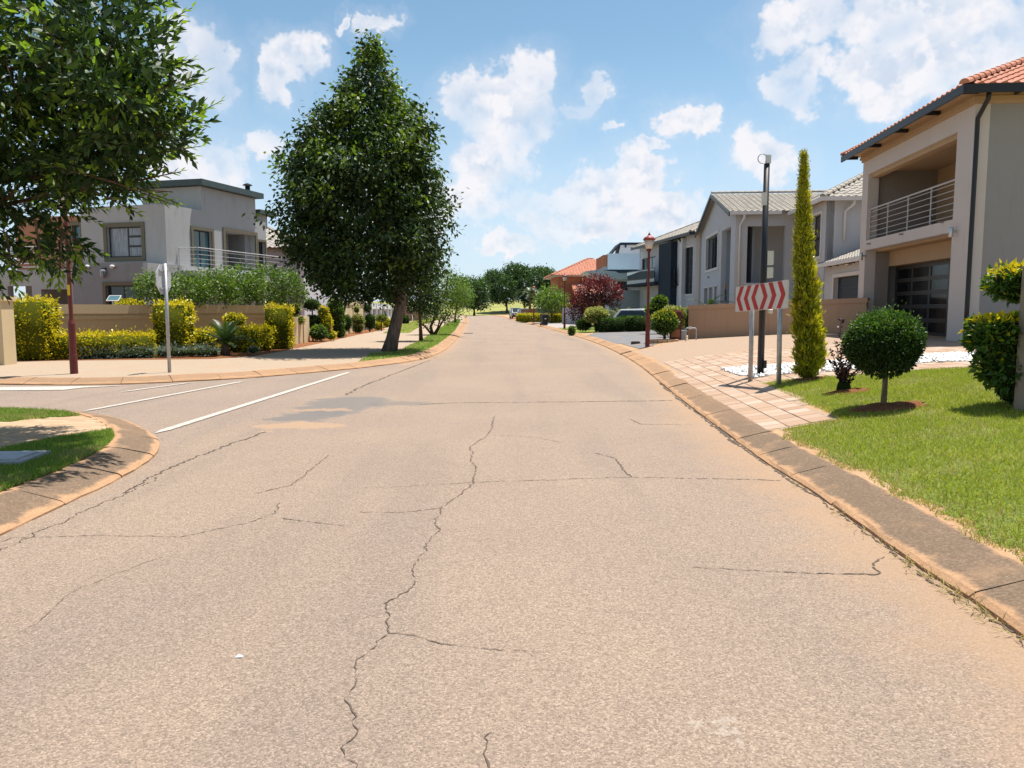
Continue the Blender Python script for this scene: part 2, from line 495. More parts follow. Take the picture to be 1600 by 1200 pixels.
M_PALEDRIVE = make_paver("paver_pale", [(0.36, 0.34, 0.33), (0.33, 0.31, 0.30)], seams=3.0)
def make_paint():
    m, nt, b = material("road_paint")
    P = pos(nt)
    n = nt.noise(P, 16, 6, 0.75)
    c = nt.mix(nt.step(n, 0.42, 0.62), (0.47, 0.435, 0.395), (0.33, 0.27, 0.22))
    nt.l.new(c, b.inputs['Base Color']); b.inputs['Roughness'].default_value = 0.7
    return m
M_PAINT = make_paint()
M_CRACK = simple("crack_dark", (0.105, 0.078, 0.061), 0.95, 30, 0.3)
M_TAR = simple("tar_seam", (0.10, 0.074, 0.058), 0.95, 14, 0.3)
M_FARGRASS = simple("dry_grass_bank", (0.27, 0.27, 0.075), 0.95, 0.15, 0.45, dark=0.62)

# ------------------------------------------------------------------ ground, roads
mb = MB(); mb.quad((-2500, -600, -0.06), (2500, -600, -0.06), (2500, 4000, -0.06), (-2500, 4000, -0.06))
mb.build("ground", M_FARGRASS, kind="structure")

def strip(name, mat_, ys, nx, xa, xb, zf, attr=None, z_extra=0.0):
    V, A = [], []
    for y in ys:
        a, b_ = xa(y), xb(y)
        for i in range(nx + 1):
            x = a + (b_ - a) * i / nx
            V.append((x, y, zf(x, y) + z_extra))
            if attr: A.append(attr(x, y))
    F = [(j * (nx + 1) + i, j * (nx + 1) + i + 1, (j + 1) * (nx + 1) + i + 1, (j + 1) * (nx + 1) + i) for j in range(len(ys) - 1) for i in range(nx)]
    me = np_mesh(name, V, F, mat_)
    if attr:
        at_ = me.attributes.new("soil", 'FLOAT', 'POINT'); at_.data.foreach_set("value", np.array(A, np.float32))
    return link(name, me)
def road_soil(x, y):
    d = max(0.0, xr(y) - x)
    s = 1.0 * math.exp(-(d / (0.75 if y < 12 else 0.5)) ** 1.2)
    d2 = max(0.0, x - xl(y))
    if y > 21: s = max(s, 0.9 * math.exp(-d2 / 0.6))
    elif y < 8.3: s = max(s, 0.42 * math.exp(-d2 / 0.35))
    return s
ys = [-8, -4, 0, 1.5] + list(np.arange(2, 30, 0.5)) + list(np.arange(30, 80, 2.5)) + list(np.arange(80, 262, 10))
road = strip("road", M_ASPHALT, ys, 44, lambda y: xl(y) - 0.1, lambda y: xr(y) + 0.1, lambda x, y: 0.0, road_soil)
props(road, kind="structure")
mb = MB(); mb.quad((-60, 4.0, -0.004), (-2.5, 4.0, -0.004), (-2.5, 26, -0.004), (-60, 26, -0.004))
mb.build("side_road", M_ASPHALT2, kind="structure")

def ribbon(pts, w0, w1=None, z=0.004, jit=0.0, seg=0.06, vary=0.5):
    pts = resample([Vector((p[0], p[1], 0)) for p in pts], seg)
    n = len(pts); vs = []; fs = []
    off = 0.0
    for i, p in enumerate(pts):
        t = (pts[min(i + 1, n - 1)] - pts[max(i - 1, 0)])
        if t.length < 1e-6: t = Vector((0, 1, 0))
        t.normalize(); nrm = Vector((-t.y, t.x, 0))
        off = 0.72 * off + random.uniform(-jit, jit)
        ww = w0 if w1 is None else w0 + (w1 - w0) * i / max(1, n - 1)
        ww *= random.uniform(1 - vary, 1 + vary)
        if i in (0, n - 1): ww *= 0.15
        c = p + nrm * off
        vs += [c + nrm * ww / 2 + Vector((0, 0, z)), c - nrm * ww / 2 + Vector((0, 0, z))]
        if i and not (vary > .6 and random.random() < .035): fs.append((2 * i - 2, 2 * i - 1, 2 * i + 1, 2 * i))
    return vs, fs
def crack(px, w0, w1=None, jit=0.010, mat_=None, z=0.004):
    vs, fs = ribbon([G(*p) for p in px], w0, w1, z=z, jit=jit, seg=0.024 if w0 < .03 else .05, vary=.92)
    MB().add(vs, fs).build("crack", mat_ or M_CRACK, road)
crack([(535, 1230), (550, 1195), (532, 1170), (552, 1150), (557, 1120), (542, 1092), (560, 1065), (557, 1045), (572, 1017), (600, 990), (607, 970), (601, 942), (625, 931), (644, 918), (649, 901), (642, 892), (655, 871), (670, 862), (661, 856), (677, 839), (683, 828), (677, 819), (692, 794), (711, 779), (728, 764), (739, 753), (739, 744), (747, 731), (734, 721), (739, 710), (734, 699), (749, 689), (762, 680), (769, 669), (771, 650)], 0.0045, 0.010, 0.012)
crack([(600, 990), (640, 992), (675, 1003), (720, 1011), (790, 1016), (850, 1018)], 0.005, 0.003)
crack([(560, 763), (640, 760), (739, 754), (860, 750), (985, 746), (1100, 748), (1222, 751)], 0.005, 0.010)
crack([(655, 633), (690, 630), (780, 629), (900, 628), (1052, 626)], 0.022, 0.032, 0.012)
crack([(762, 680), (800, 681), (840, 684), (880, 692)], 0.010, 0.006)
crack([(930, 708), (965, 717), (975, 735), (985, 746)], 0.009, 0.012)
crack([(985, 655), (1000, 663), (1085, 664)], 0.013, 0.010)
crack([(0, 848), (21, 841), (84, 839), (147, 837), (280, 839), (315, 832), (385, 818), (430, 801), (436, 785)], 0.005, 0.006)
crack([(399, 771), (455, 759), (483, 736), (514, 711)], 0.007, 0.007)
crack([(436, 810), (500, 818), (545, 822)], 0.008, 0.004)
crack([(1079, 886), (1140, 890), (1238, 895), (1364, 899), (1376, 895), (1361, 881), (1383, 869)], 0.005, 0.010)
crack([(0, 1000), (60, 975), (120, 920), (200, 890), (260, 868)], 0.002, 0.003)
crack([(765, 1215), (762, 1180), (755, 1150), (765, 1140)], 0.006, 0.004)
crack([(560, 800), (620, 802), (692, 794)], 0.005, 0.008)
crack([(672, 563), (640, 575), (560, 606), (540, 618)], 0.035, 0.03, 0.015, M_TAR)
crack([(415, 675), (380, 688), (330, 705), (300, 716), (262, 732), (225, 752), (190, 772)], 0.022, 0.012, 0.02, M_TAR)
crack([(250, 745), (200, 770), (150, 790), (80, 822), (0, 862)], 0.008, 0.007, 0.02, M_TAR)
# broken dark edge where the asphalt has parted from the right kerb, in pieces
edge = [p for p in smooth_path(KR[:14], 1)]
edge = resample(edge, 0.3)
i = 6
while i < len(edge) - 4:
    L = random.randint(2, 9)
    seg = [Vector((p.x - random.uniform(0.015, 0.05), p.y, 0)) for p in edge[i:i + L + 1]]
    if len(seg) > 1 and random.random() < 0.8:
        vs, fs = ribbon(seg, random.uniform(0.012, 0.045), z=0.005, jit=0.016, seg=0.03, vary=0.95)
        MB().add(vs, fs).build("crack", M_TAR if random.random() < .6 else M_CRACK, road)
    i += L

def paint_line(a, b_, wd, name="painted_line", parent=None):
    a, b_ = G(*a), G(*b_)
    vs, fs = ribbon([a, b_], wd, z=0.006, jit=0.0, seg=0.25, vary=0.03)
    return MB().add(vs, fs).build(name, M_PAINT, road)
paint_line((243, 677), (548, 581), 0.13)
paint_line((130, 643), (388, 594.5), 0.11)
paint_line((188, 613), (302, 597.5), 0.10)
pg = [G(*p) for p in ((-60, 606), (95, 604.2), (197, 602.6), (130, 606), (100, 609.5), (-60, 611))]
mb = MB(); mb.add([(p.x, p.y, 0.006) for p in pg], [tuple(range(5, -1, -1))]); mb.build("painted_line", M_PAINT, road)
# fine far dark patch lines across the road where tree shade falls are real shade, not paint

# ------------------------------------------------------------------ verges
def right_sheet():
    ys = [-8, -2] + list(np.arange(0, 45, 1.0)) + list(np.arange(45, 262, 8.0))
    ds = [0.40, 0.6, 0.9, 1.3, 1.8, 2.4, 3.2, 4.2, 5.5, 7, 9, 12, 18, 30, 80]
    V = [(xr(y) + d, y, height(xr(y) + max(d, 0.45), y)) for y in ys for d in ds]
    n = len(ds)
    F = [(j * n + i, j * n + i + 1, (j + 1) * n + i + 1, (j + 1) * n + i) for j in range(len(ys) - 1) for i in range(n - 1)]
    return link("verge", np_mesh("verge", V, F, M_SANDY))
props(right_sheet(), kind="structure")
def flat_poly(name, pts, z, mat_, **kw):
    bm = bmesh.new()
    vs = [bm.verts.new((p[0], p[1], z)) for p in pts]
    es = [bm.edges.new((vs[i], vs[(i + 1) % len(vs)])) for i in range(len(vs))]
    bmesh.ops.triangle_fill(bm, edges=es, use_beauty=True)
    for f in bm.faces:
        if f.normal.z < 0: f.normal_flip()
    me = bpy.data.meshes.new(name); bm.to_mesh(me); bm.free(); me.materials.append(mat_)
    return props(link(name, me), **kw)
def offset_path(path, d):
    """to the left of travel"""
    out = []
    for i, p in enumerate(path):
        t = (path[min(i + 1, len(path) - 1)] - path[max(i - 1, 0)]).normalized()
        out.append(p + Vector((-t.y, t.x, 0)) * d)
    return out
KIs, KFs, KRs = smooth_path(KI, 2), smooth_path(KF, 2), smooth_path(KR, 2)
flat_poly("pavement", offset_path(KFs, 0.40) + [Vector((-160, 260, 0)), Vector((-160, 19.5, 0))], ZK, M_PAVER_L, kind="structure")
flat_poly("verge", offset_path(KIs, 0.40) + [Vector((-60, -8, 0))], ZK, M_SANDY, kind="structure")

def sheet_cells(name, poly, mat_, z_extra, cell=0.14, maxc=60000, jag=0.0, **kw):
    """a sheet that follows the land, cut out of small cells"""
    xs = [p[0] for p in poly]; ys_ = [p[1] for p in poly]
    nx = int((max(xs) - min(xs)) / cell) + 2; ny = int((max(ys_) - min(ys_)) / cell) + 2
    gx, gy = np.meshgrid(np.arange(nx) * cell + min(xs), np.arange(ny) * cell + min(ys_))
    cx, cy = (gx + cell / 2).ravel(), (gy + cell / 2).ravel()
    keep = inside_np(poly, cx, cy)
    idx = {}; V = []; F = []
    for k in np.nonzero(keep)[0]:
        j, i = divmod(int(k), nx)
        f = []
        for a, b_ in ((i, j), (i + 1, j), (i + 1, j + 1), (i, j + 1)):
            if (a, b_) not in idx:
                x, y = min(xs) + a * cell, min(ys_) + b_ * cell
                idx[(a, b_)] = len(V); V.append((x, y, height(x, y) + z_extra))
            f.append(idx[(a, b_)])
        F.append(f)
    return props(link(name, np_mesh(name, V, F, mat_)), **kw)

# ------------------------------------------------------------------ kerbs: one object per stone
KERB_PROF = [(0.0, -0.03), (0.0, 0.018), (0.03, 0.040), (0.30, 0.112), (0.40, 0.127), (0.46, 0.124), (0.46, -0.03)]
def kerb(path, side, label_name, limit):
    root = thing(label_name, None, None); root["kind"] = "structure"
    pts = resample(path, 0.25); n = len(pts); rest = MB(); restA = []; restD = []
    q = []
    for i, p in enumerate(pts):
        t = (pts[min(i + 1, n - 1)] - pts[max(i - 1, 0)]).normalized()
        q.append((p, t, Vector((-t.y, t.x, 0)) * side))
    k = len(KERB_PROF)
    for s in range(0, n - 4, 4):
        ss = q[s:s + 5]
        vs = []; fs = []; ac = []; dz = random.uniform(-0.005, 0.006); dd = random.uniform(-0.006, 0.006)
        for j, (p, t, nr) in enumerate(ss):
            g = {0: 0.006, 4: -0.006}.get(j, 0)
            for (o, z) in KERB_PROF:
                v = p + nr * (o + dd + random.uniform(-.006, .006)) + t * g; vs.append((v.x, v.y, z + (dz + random.uniform(-.004, .004) if z > 0 else 0))); ac.append(o / 0.46)
        for j in range(4):
            for i in range(k - 1):
                f = (j * k + i, j * k + i + 1, (j + 1) * k + i + 1, (j + 1) * k + i)
                fs.append(f if side < 0 else f[::-1])
        fs.append(tuple(range(k)) if side > 0 else tuple(range(k - 1, -1, -1)))
        e = tuple(4 * k + i for i in range(k)); fs.append(e[::-1] if side > 0 else e)
        c = ss[2][0]
        near = c.length
        dusty = min(0.95, max(0, (near - 9) / 14)) 
        if -1 < c.y < limit and c.x > -18:
            o = MB().add(vs, fs).build("kerb_stone", M_KERB, root)
            me = o.data
            A = me.attributes.new("across", 'FLOAT', 'POINT'); A.data.foreach_set("value", np.array(ac, np.float32))
            D = me.attributes.new("dusty", 'FLOAT', 'POINT'); D.data.foreach_set("value", np.full(len(ac), dusty * random.uniform(.75, 1), np.float32))
        else:
            rest.add(vs, fs); restA += ac; restD += [0.9] * len(ac)
    o = rest.build("kerb_run", M_KERB, root); o["kind"] = "stuff"
    A = o.data.attributes.new("across", 'FLOAT', 'POINT'); A.data.foreach_set("value", np.array(restA, np.float32))
    D = o.data.attributes.new("dusty", 'FLOAT', 'POINT'); D.data.foreach_set("value", np.array(restD, np.float32))
kerb(KRs, -1, "kerb_right", 75)
kerb(KFs, 1, "kerb_far_left", 75)
kerb(KIs, 1, "kerb_near_left", 40)

# ------------------------------------------------------------------ right-hand surfaces
KRin = lambda d: [Vector((xr(y) + d, y, 0)) for y in np.arange(-2, 27, 0.5)]
lawn_edge = [GR(*p) for p in ((1222, 673), (1309, 657), (1292, 645), (1255, 630), (1217, 612), (1190, 601), (1217, 596), (1284, 590), (1345, 586), (1413, 581), (1535, 574), (1600, 571))]
LAWN_R = [p for p in [Vector((xr(y) + 0.44 + 0.04 * math.sin(y * 5.1) + 0.05 * math.sin(y * 11.7), y, 0)) for y in np.arange(-1, lawn_edge[0].y, 0.2)]] + lawn_edge + [Vector((16, lawn_edge[-1].y - 0.2, 0)), Vector((16, -1, 0))]
LAWN_IN = [Vector((p.x + 0.09, p.y, 0)) for p in LAWN_R[:len(LAWN_R) - len(lawn_edge) - 2]] + [p + Vector((0.08, -0.08, 0)) for p in lawn_edge] + LAWN_R[-2:]
props(sheet_cells("lawn", LAWN_IN, M_TURF, 0.006, 0.06), kind="structure")
PEB = [GR(*p) for p in ((1125, 579), (1150, 587), (1178, 593), (1205, 588), (1240, 585), (1288, 583), (1343, 579), (1413, 571), (1529, 565), (1600, 561), (1600, 550), (1523, 552), (1433, 557), (1343, 564), (1288, 567), (1237, 570), (1170, 574))]
corner_px = GR(1345, 522)
PAVE = [Vector((xr(y) + 0.47, y, 0)) for y in np.arange(lawn_edge[0].y, 26.5, 0.5)] + [GR(1012, 545), GR(1060, 534), GR(1075, 529.5), Vector((12.6, 26.6, 0)), Vector((12.2, 19.0, 0)), Vector((17, 18.6, 0)), Vector((17, lawn_edge[-1].y - 0.2, 0))] + lawn_edge[::-1]
drive = props(sheet_cells("driveway", PAVE, M_PAVER_FAR, 0.005, 0.2), kind="structure")
# single pavers along the kerb strip: two courses directions like the photo's square slabs
def pavers(parent, origin, u, nu, nv, su, sv, poly, mat_, n_single, name="paver", zoff=0.002, gap=0.008, cam_limit=None, avoid=None, thick=0.03):
    u = Vector((u[0], u[1], 0)).normalized(); v = Vector((u.y, -u.x, 0))
    mb = MB()
    a, b_ = su / 2 - gap / 2, sv / 2 - gap / 2; e = 0.006
    vs = [(-a, -b_, -thick), (a, -b_, -thick), (a, b_, -thick), (-a, b_, -thick), (-a, -b_, 0.008), (a, -b_, 0.008), (a, b_, 0.008), (-a, b_, 0.008),
          (-a + e, -b_ + e, 0.013), (a - e, -b_ + e, 0.013), (a - e, b_ - e, 0.013), (-a + e, b_ - e, 0.013)]
    fs = [(0, 1, 5, 4), (1, 2, 6, 5), (2, 3, 7, 6), (3, 0, 4, 7), (4, 5, 9, 8), (5, 6, 10, 9), (6, 7, 11, 10), (7, 4, 8, 11), (8, 9, 10, 11)]
    me = MB().add(vs, fs).mesh(name, mat_)
    items = []
    for i in range(nu):
        for j in range(nv):
            c = origin + u * (i + 0.5) * su + v * (j + 0.5) * sv
            if not inside(poly, c.x, c.y): continue
            if avoid and inside(avoid, c.x, c.y): continue
            items.append((c.length, c))
    items.sort(key=lambda t: t[0])
    ang = math.atan2(u.y, u.x)
    rest = MB()
    for k, (dist, c) in enumerate(items):
        h = height(c.x, c.y)
        gxs = (height(c.x + 0.1, c.y) - height(c.x - 0.1, c.y)) / 0.2 if c.x - 0.1 > xr(c.y) else 0
        gys = (height(c.x, c.y + 0.1) - height(c.x, c.y - 0.1)) / 0.2
        nrm = Vector((-gxs, -gys, 1)).normalized()
        q = Vector((0, 0, 1)).rotation_difference(nrm) @ Matrix.Rotation(ang + random.uniform(-.008, .008), 3, 'Z').to_quaternion()
        loc = Vector((c.x, c.y, h + zoff + random.uniform(-0.003, 0.003)))
        if k < n_single:
            o = bpy.data.objects.new(name, me); COL.objects.link(o); o.parent = parent
            o.location = loc; o.rotation_mode = 'QUATERNION'; o.rotation_quaternion = q
        else:
            Mx = q.to_matrix()
            rest.add([Mx @ Vector(p) + loc for p in vs], fs)
    if rest.v:
        o = rest.build("paver_field", mat_, parent); o["kind"] = "stuff"
o0 = Vector((xr(8.0) + 0.30, 7.0, 0))
dirv = Vector((xr(14) - xr(8), 6.0, 0))
pavers(drive, o0, dirv, 52, 24, 0.26, 0.26, PAVE, M_PAVER, 300, avoid=PEB)
# left island pavers
ISL = [G(*p, ZK) for p in ((-150, 668), (0, 660), (60, 655), (118, 651), (150, 655), (172, 668), (150, 676), (90, 684), (20, 698), (-150, 735))]
isl_root = thing("footpath", None, None); isl_root["kind"] = "structure"
pavers(isl_root, Vector((-9.5, 7.0, 0)), (1, 0.10), 26, 1, 0.22, 0.11, [Vector((-100, -100, 0)), Vector((-99, -100, 0)), Vector((-99, -99, 0))], M_PAVER_I, 0)
pavers(isl_root, Vector((-10.0, 11.4, 0)), (1, -0.08), 30, 40, 0.22, 0.11, ISL, M_PAVER_I, 300, zoff=-0.004)
# left soil beds and lawns
BED = [G(*p, ZK) for p in ((-80, 570), (0, 566), (100, 563.5), (330, 561), (395, 556.5), (440, 549), (478, 541), (520, 532), (560, 523), (600, 515), (606, 500), (560, 496), (380, 500), (0, 515), (-80, 515))]
flat_poly("soil_bed", BED, ZK + 0.006, M_SOIL, kind="structure")
LAWN_T = [G(*p, ZK) for p in ((551, 571), (582, 552), (620, 549.5), (660, 530.5), (695, 508), (716, 497.5), (719.5, 500), (716, 509), (708, 520), (694, 536), (674, 546), (653, 553), (629, 560), (594, 567), (570, 572))]
LIM_F = offset_path(KFs, 0.47) + [Vector((-160, 260, 0)), Vector((-160, 19.5, 0))]
LIM_I = offset_path(KIs, 0.47) + [Vector((-60, -8, 0))]
def lawn_flat(poly, lim, cell):
    xs = [p[0] for p in poly]; ys_ = [p[1] for p in poly]
    gx, gy = np.meshgrid(np.arange(min(xs), max(xs), cell), np.arange(max(min(ys_), 1.0), max(ys_), cell)); gx, gy = gx.ravel(), gy.ravel()
    k = inside_np(poly, gx + cell / 2, gy + cell / 2) & inside_np(lim, gx + cell / 2, gy + cell / 2); gx, gy = gx[k], gy[k]; n = len(gx)
    V = np.stack([np.stack([gx + a * cell, gy + b_ * cell, np.full(n, ZK + 0.006)], 1) for a, b_ in ((0, 0), (1, 0), (1, 1), (0, 1))], 1).reshape(-1, 3)
    props(link("lawn", np_mesh("lawn", V, np.arange(n * 4).reshape(-1, 4), M_TURF)), kind="structure")
lawn_flat(LAWN_T, LIM_F, 0.12)
LAWN_B = [G(*p, ZK) for p in ((598, 521), (625, 508), (652, 500), (690, 494), (692, 497), (660, 508), (645, 517), (640, 520))]
flat_poly("lawn", LAWN_B, ZK + 0.006, M_TURF, kind="structure")
LAWN_I1 = [G(*p, ZK) for p in ((-160, 850), (0, 782), (48, 763), (104, 741), (152, 719), (176, 707), (194, 692), (195, 681), (186, 671), (150, 677), (90, 686), (20, 700), (-160, 740))]
LAWN_I2 = [G(*p, ZK) for p in ((-200, 668), (0, 660), (60, 655), (125, 649), (100, 644), (60, 639), (0, 634), (-200, 630))]
lawn_flat(LAWN_I1, LIM_I, 0.05)
lawn_flat(LAWN_I2, LIM_I, 0.06)
# further right-hand surfaces
def drape(name, px, mat_, z, cell=0.4):
    return props(sheet_cells(name, [GR(*p) for p in px], mat_, z, cell), kind="structure")
drape("driveway", ((912, 528), (960, 537), (1003, 544.5), (1012, 543), (1066, 529), (1075, 505), (1010, 505), (980, 511), (938, 519)), M_GREYDRIVE, 0.012, 0.3)
drape("lawn", ((868, 516), (900, 524), (935, 519), (970, 512), (985, 507), (960, 504), (900, 509)), M_TURF, 0.008, 0.4)
drape("driveway", ((832, 504.5), (866, 515), (905, 510), (906, 503), (880, 501), (826, 502)), M_PALEDRIVE, 0.012, 0.5)
drape("soil_bed", ((797, 497.5), (831, 504), (840, 502), (818, 496), (800, 495.5)), M_SOIL, 0.012, 0.8)

# the grassy bank beyond the end of the street
V, F = [], []
nx, prof = 60, [(215, 0.0), (232, 0.9), (250, 2.4), (275, 4.2), (310, 5.4), (380, 6.2), (500, 6.0)]
for (y, z) in prof:
    for i in range(nx + 1):
        x = -700 + 1400 * i / nx
        V.append((x, y + 0.00008 * x * x, z * (1 + 0.12 * math.sin(x * 0.021)) - 0.05))
for j in range(len(prof) - 1):
    for i in range(nx):
        F.append((j * (nx + 1) + i, j * (nx + 1) + i + 1, (j + 1) * (nx + 1) + i + 1, (j + 1) * (nx + 1) + i))
props(link("hill", np_mesh("hill", V, F, M_FARGRASS, smooth=True)), kind="structure")

# ================================================================== buildings
def plaster(name, c, stain=0.26, rough=0.9):
    return simple(name, c, rough, 1.1, 0.10, bump_s=0.08, spec=0.2, coord='pos', dark=0.82, stain=stain)
M_PEACH = plaster("plaster_pinkgrey", (0.52, 0.475, 0.445))
M_TAN = plaster("plaster_tan", (0.40, 0.285, 0.18))
M_WARMGREY = plaster("plaster_warm_grey", (0.27, 0.265, 0.262))
M_DIMGREY = plaster("plaster_brown_grey", (0.25, 0.22, 0.20))
M_BLUEGREY = plaster("plaster_blue_grey", (0.47, 0.48, 0.505))
M_BLUEGREY2 = plaster("plaster_slate_shade", (0.31, 0.345, 0.39))  # slate walls; also shade of side walls and recesses put into the colour
M_NAVY = plaster("plaster_navy", (0.022, 0.032, 0.046), 0.1)
M_PALEBLUE = plaster("plaster_pale_blue", (0.48, 0.56, 0.62), 0.1)
M_TRIM = simple("trim_white", (0.62, 0.60, 0.58), 0.7, 3, 0.1)
M_HOUSEGREY = plaster("plaster_cement_grey", (0.375, 0.375, 0.375), 0.45)
M_HOUSEDARK = plaster("plaster_cement_dark", (0.235, 0.24, 0.25), 0.45)
M_OLIVE = plaster("plaster_olive_trim", (0.15, 0.135, 0.095), 0.1)
M_TERRA = plaster("plaster_terracotta", (0.36, 0.17, 0.10), 0.1)
M_BRICKORANGE = plaster("plaster_orange_brick", (0.36, 0.135, 0.07), 0.1)
M_WALLTAN = plaster("plaster_boundary_tan", (0.43, 0.285, 0.19), 0.25)
M_WALLCREAM = plaster("plaster_boundary_cream", (0.54, 0.42, 0.24), 0.3)
M_COPING = plaster("plaster_coping", (0.58, 0.455, 0.28), 0.3)
M_WHITEWALL = plaster("plaster_white", (0.62, 0.61, 0.62), 0.1)
M_GREYWALL = plaster("plaster_grey_wall", (0.30, 0.31, 0.34), 0.1)
M_BLACKMETAL = simple("metal_black", (0.012, 0.013, 0.015), 0.45, 8, 0.1, spec=0.4)
M_FRAME = simple("frame_charcoal", (0.025, 0.028, 0.032), 0.5, spec=0.4)
M_STEEL = simple("steel_brushed", (0.55, 0.55, 0.56), 0.35, 20, 0.1, metal=0.85)
M_RAIL = simple("rail_painted", (0.44, 0.44, 0.445), 0.45, 12, 0.1, spec=0.4)
M_GALV = simple("galvanised", (0.42, 0.43, 0.45), 0.5, 14, 0.3, metal=0.55)
M_SHUTTER = simple("shutter_dark", (0.02, 0.025, 0.033), 0.5, 6, 0.1)
M_ROOFGREEN = simple("roof_sheet_green", (0.060, 0.085, 0.085), 0.5, 4, 0.2)
M_INTERIOR = simple("interior_dark", (0.018, 0.016, 0.015), 0.9)
def glass(name, c=(0.012, 0.017, 0.020), rough=0.04, spec=0.6):
    m, nt, b = material(name)
    P = objco(nt)
    n = nt.noise(P, 0.9, 3, 0.5)
    nt.l.new(nt.mix(n, c, tuple(x * 2.2 for x in c)), b.inputs['Base Color'])
    b.inputs['Roughness'].default_value = rough; b.inputs['Specular IOR Level'].default_value = spec
    return m
M_GLASS = glass("window_glass")
M_GLASSDARK = glass("garage_glass", (0.006, 0.007, 0.008), 0.12, 0.22)
M_GLASSBLUE = glass("window_glass_blue", (0.05, 0.10, 0.115), 0.05, 0.7)
def curtain_glass():
    m, nt, b = material("curtained_glass")
    P = objco(nt)
    f = nt.noise(nt.vmath('MULTIPLY', P, (14, 14, 1.2)), 1.0, 4, 0.6)
    nt.l.new(nt.ramp(f, [(0.3, (0.10, 0.11, 0.13)), (0.7, (0.34, 0.35, 0.38))]), b.inputs['Base Color'])
    b.inputs['Roughness'].default_value = 0.08; b.inputs['Specular IOR Level'].default_value = 0.5
    return m
M_CURTAIN = curtain_glass()
def tile_mat(name, cols):
    m, nt, b = material(name)
    info = nt.node('ShaderNodeObjectInfo').outputs['Random']
    isl = nt.node('ShaderNodeNewGeometry').outputs['Random Per Island']
    r = nt.math('FRACT', nt.math('ADD', info, isl))
    P = pos(nt)
    c = nt.ramp(r, [(i / (len(cols) - 1), k) for i, k in enumerate(cols)])
    n = nt.noise(P, 9, 5, 0.7)
    c = nt.mix(nt.math('MULTIPLY', nt.step(n, 0.5, 0.75), 0.3), c, tuple(x * 0.55 for x in cols[0]))
    nt.l.new(c, b.inputs['Base Color']); b.inputs['Roughness'].default_value = 0.8; b.inputs['Specular IOR Level'].default_value = 0.3
    return m
M_TILE_O = tile_mat("roof_tile_terracotta", [(0.42, 0.165, 0.10), (0.46, 0.20, 0.13), (0.38, 0.145, 0.088)])
M_TILE_G = tile_mat("roof_tile_grey", [(0.30, 0.27, 0.235), (0.36, 0.325, 0.28), (0.27, 0.245, 0.215)])

class House:
    def __init__(self, name, label, cat, loc, rz, group=None):
        self.o = thing(name, label, cat, loc, rz, group)
        self.M = Matrix.Translation(loc) @ Matrix.Rotation(rz, 4, 'Z')
        self.I = self.M.inverted()
        self.c = self.I @ Vector((0, 0, EYE)); self.R3 = self.I.to_3x3()
    def onx(self, px, py, x=0.0):
        d = self.R3 @ ray(px, py); t = (x - self.c.x) / d.x; return self.c + d * t
    def ony(self, px, py, y=0.0):
        d = self.R3 @ ray(px, py); t = (y - self.c.y) / d.y; return self.c + d * t

def wall(parent, name, mat_, axis, p, a0, a1, z0, z1, th=0.25, openings=()):
    """axis 'x': slab from x=p to x=p+th running along y from a0 to a1; axis 'y': slab from y=p to p+th running along x"""
    As = sorted({a0, a1, *[min(max(v, a0), a1) for o in openings for v in o[:2]]})
    Zs = sorted({z0, z1, *[min(max(v, z0), z1) for o in openings for v in o[2:4]]})
    def hole(i, j):
        if i < 0 or j < 0 or i >= len(As) - 1 or j >= len(Zs) - 1: return True
        a, z = (As[i] + As[i + 1]) / 2, (Zs[j] + Zs[j + 1]) / 2
        return any(o[0] < a < o[1] and o[2] < z < o[3] for o in openings)
    def P(a, z, s): return (p + s * th, a, z) if axis == 'x' else (a, p + s * th, z)
    mb = MB()
    for i in range(len(As) - 1):
        for j in range(len(Zs) - 1):
            if hole(i, j): continue
            a, b_, c, d = As[i], As[i + 1], Zs[j], Zs[j + 1]
            mb.quad(P(a, c, 0), P(b_, c, 0), P(b_, d, 0), P(a, d, 0)); mb.quad(P(b_, c, 1), P(a, c, 1), P(a, d, 1), P(b_, d, 1))
            if hole(i - 1, j): mb.quad(P(a, c, 1), P(a, c, 0), P(a, d, 0), P(a, d, 1))
            if hole(i + 1, j): mb.quad(P(b_, c, 0), P(b_, c, 1), P(b_, d, 1), P(b_, d, 0))
            if hole(i, j - 1): mb.quad(P(a, c, 0), P(a, c, 1), P(b_, c, 1), P(b_, c, 0))
            if hole(i, j + 1): mb.quad(P(a, d, 1), P(a, d, 0), P(b_, d, 0), P(b_, d, 1))
    return mb.build(name, mat_, parent)
def box(parent, name, mat_, x0, x1, y0, y1, z0, z1):
    return MB().box(x0, x1, y0, y1, z0, z1).build(name, mat_, parent)
def surround(parent, mat_, axis, p, a0, a1, z0, z1, wd=0.12, out=0.05, sill=True, name="window_surround"):
    mb = MB()
    def B(a, b_, c, d):
        if axis == 'x': mb.box(p - out, p + 0.02, a, b_, c, d)
        else: mb.box(a, b_, p - out, p + 0.02, c, d)
    B(a0 - wd, a0, z0 - (wd if sill else 0), z1 + wd); B(a1, a1 + wd, z0 - (wd if sill else 0), z1 + wd); B(a0, a1, z1, z1 + wd)
    if sill: B(a0, a1, z0 - wd, z0)
    return mb.build(name, mat_, parent)
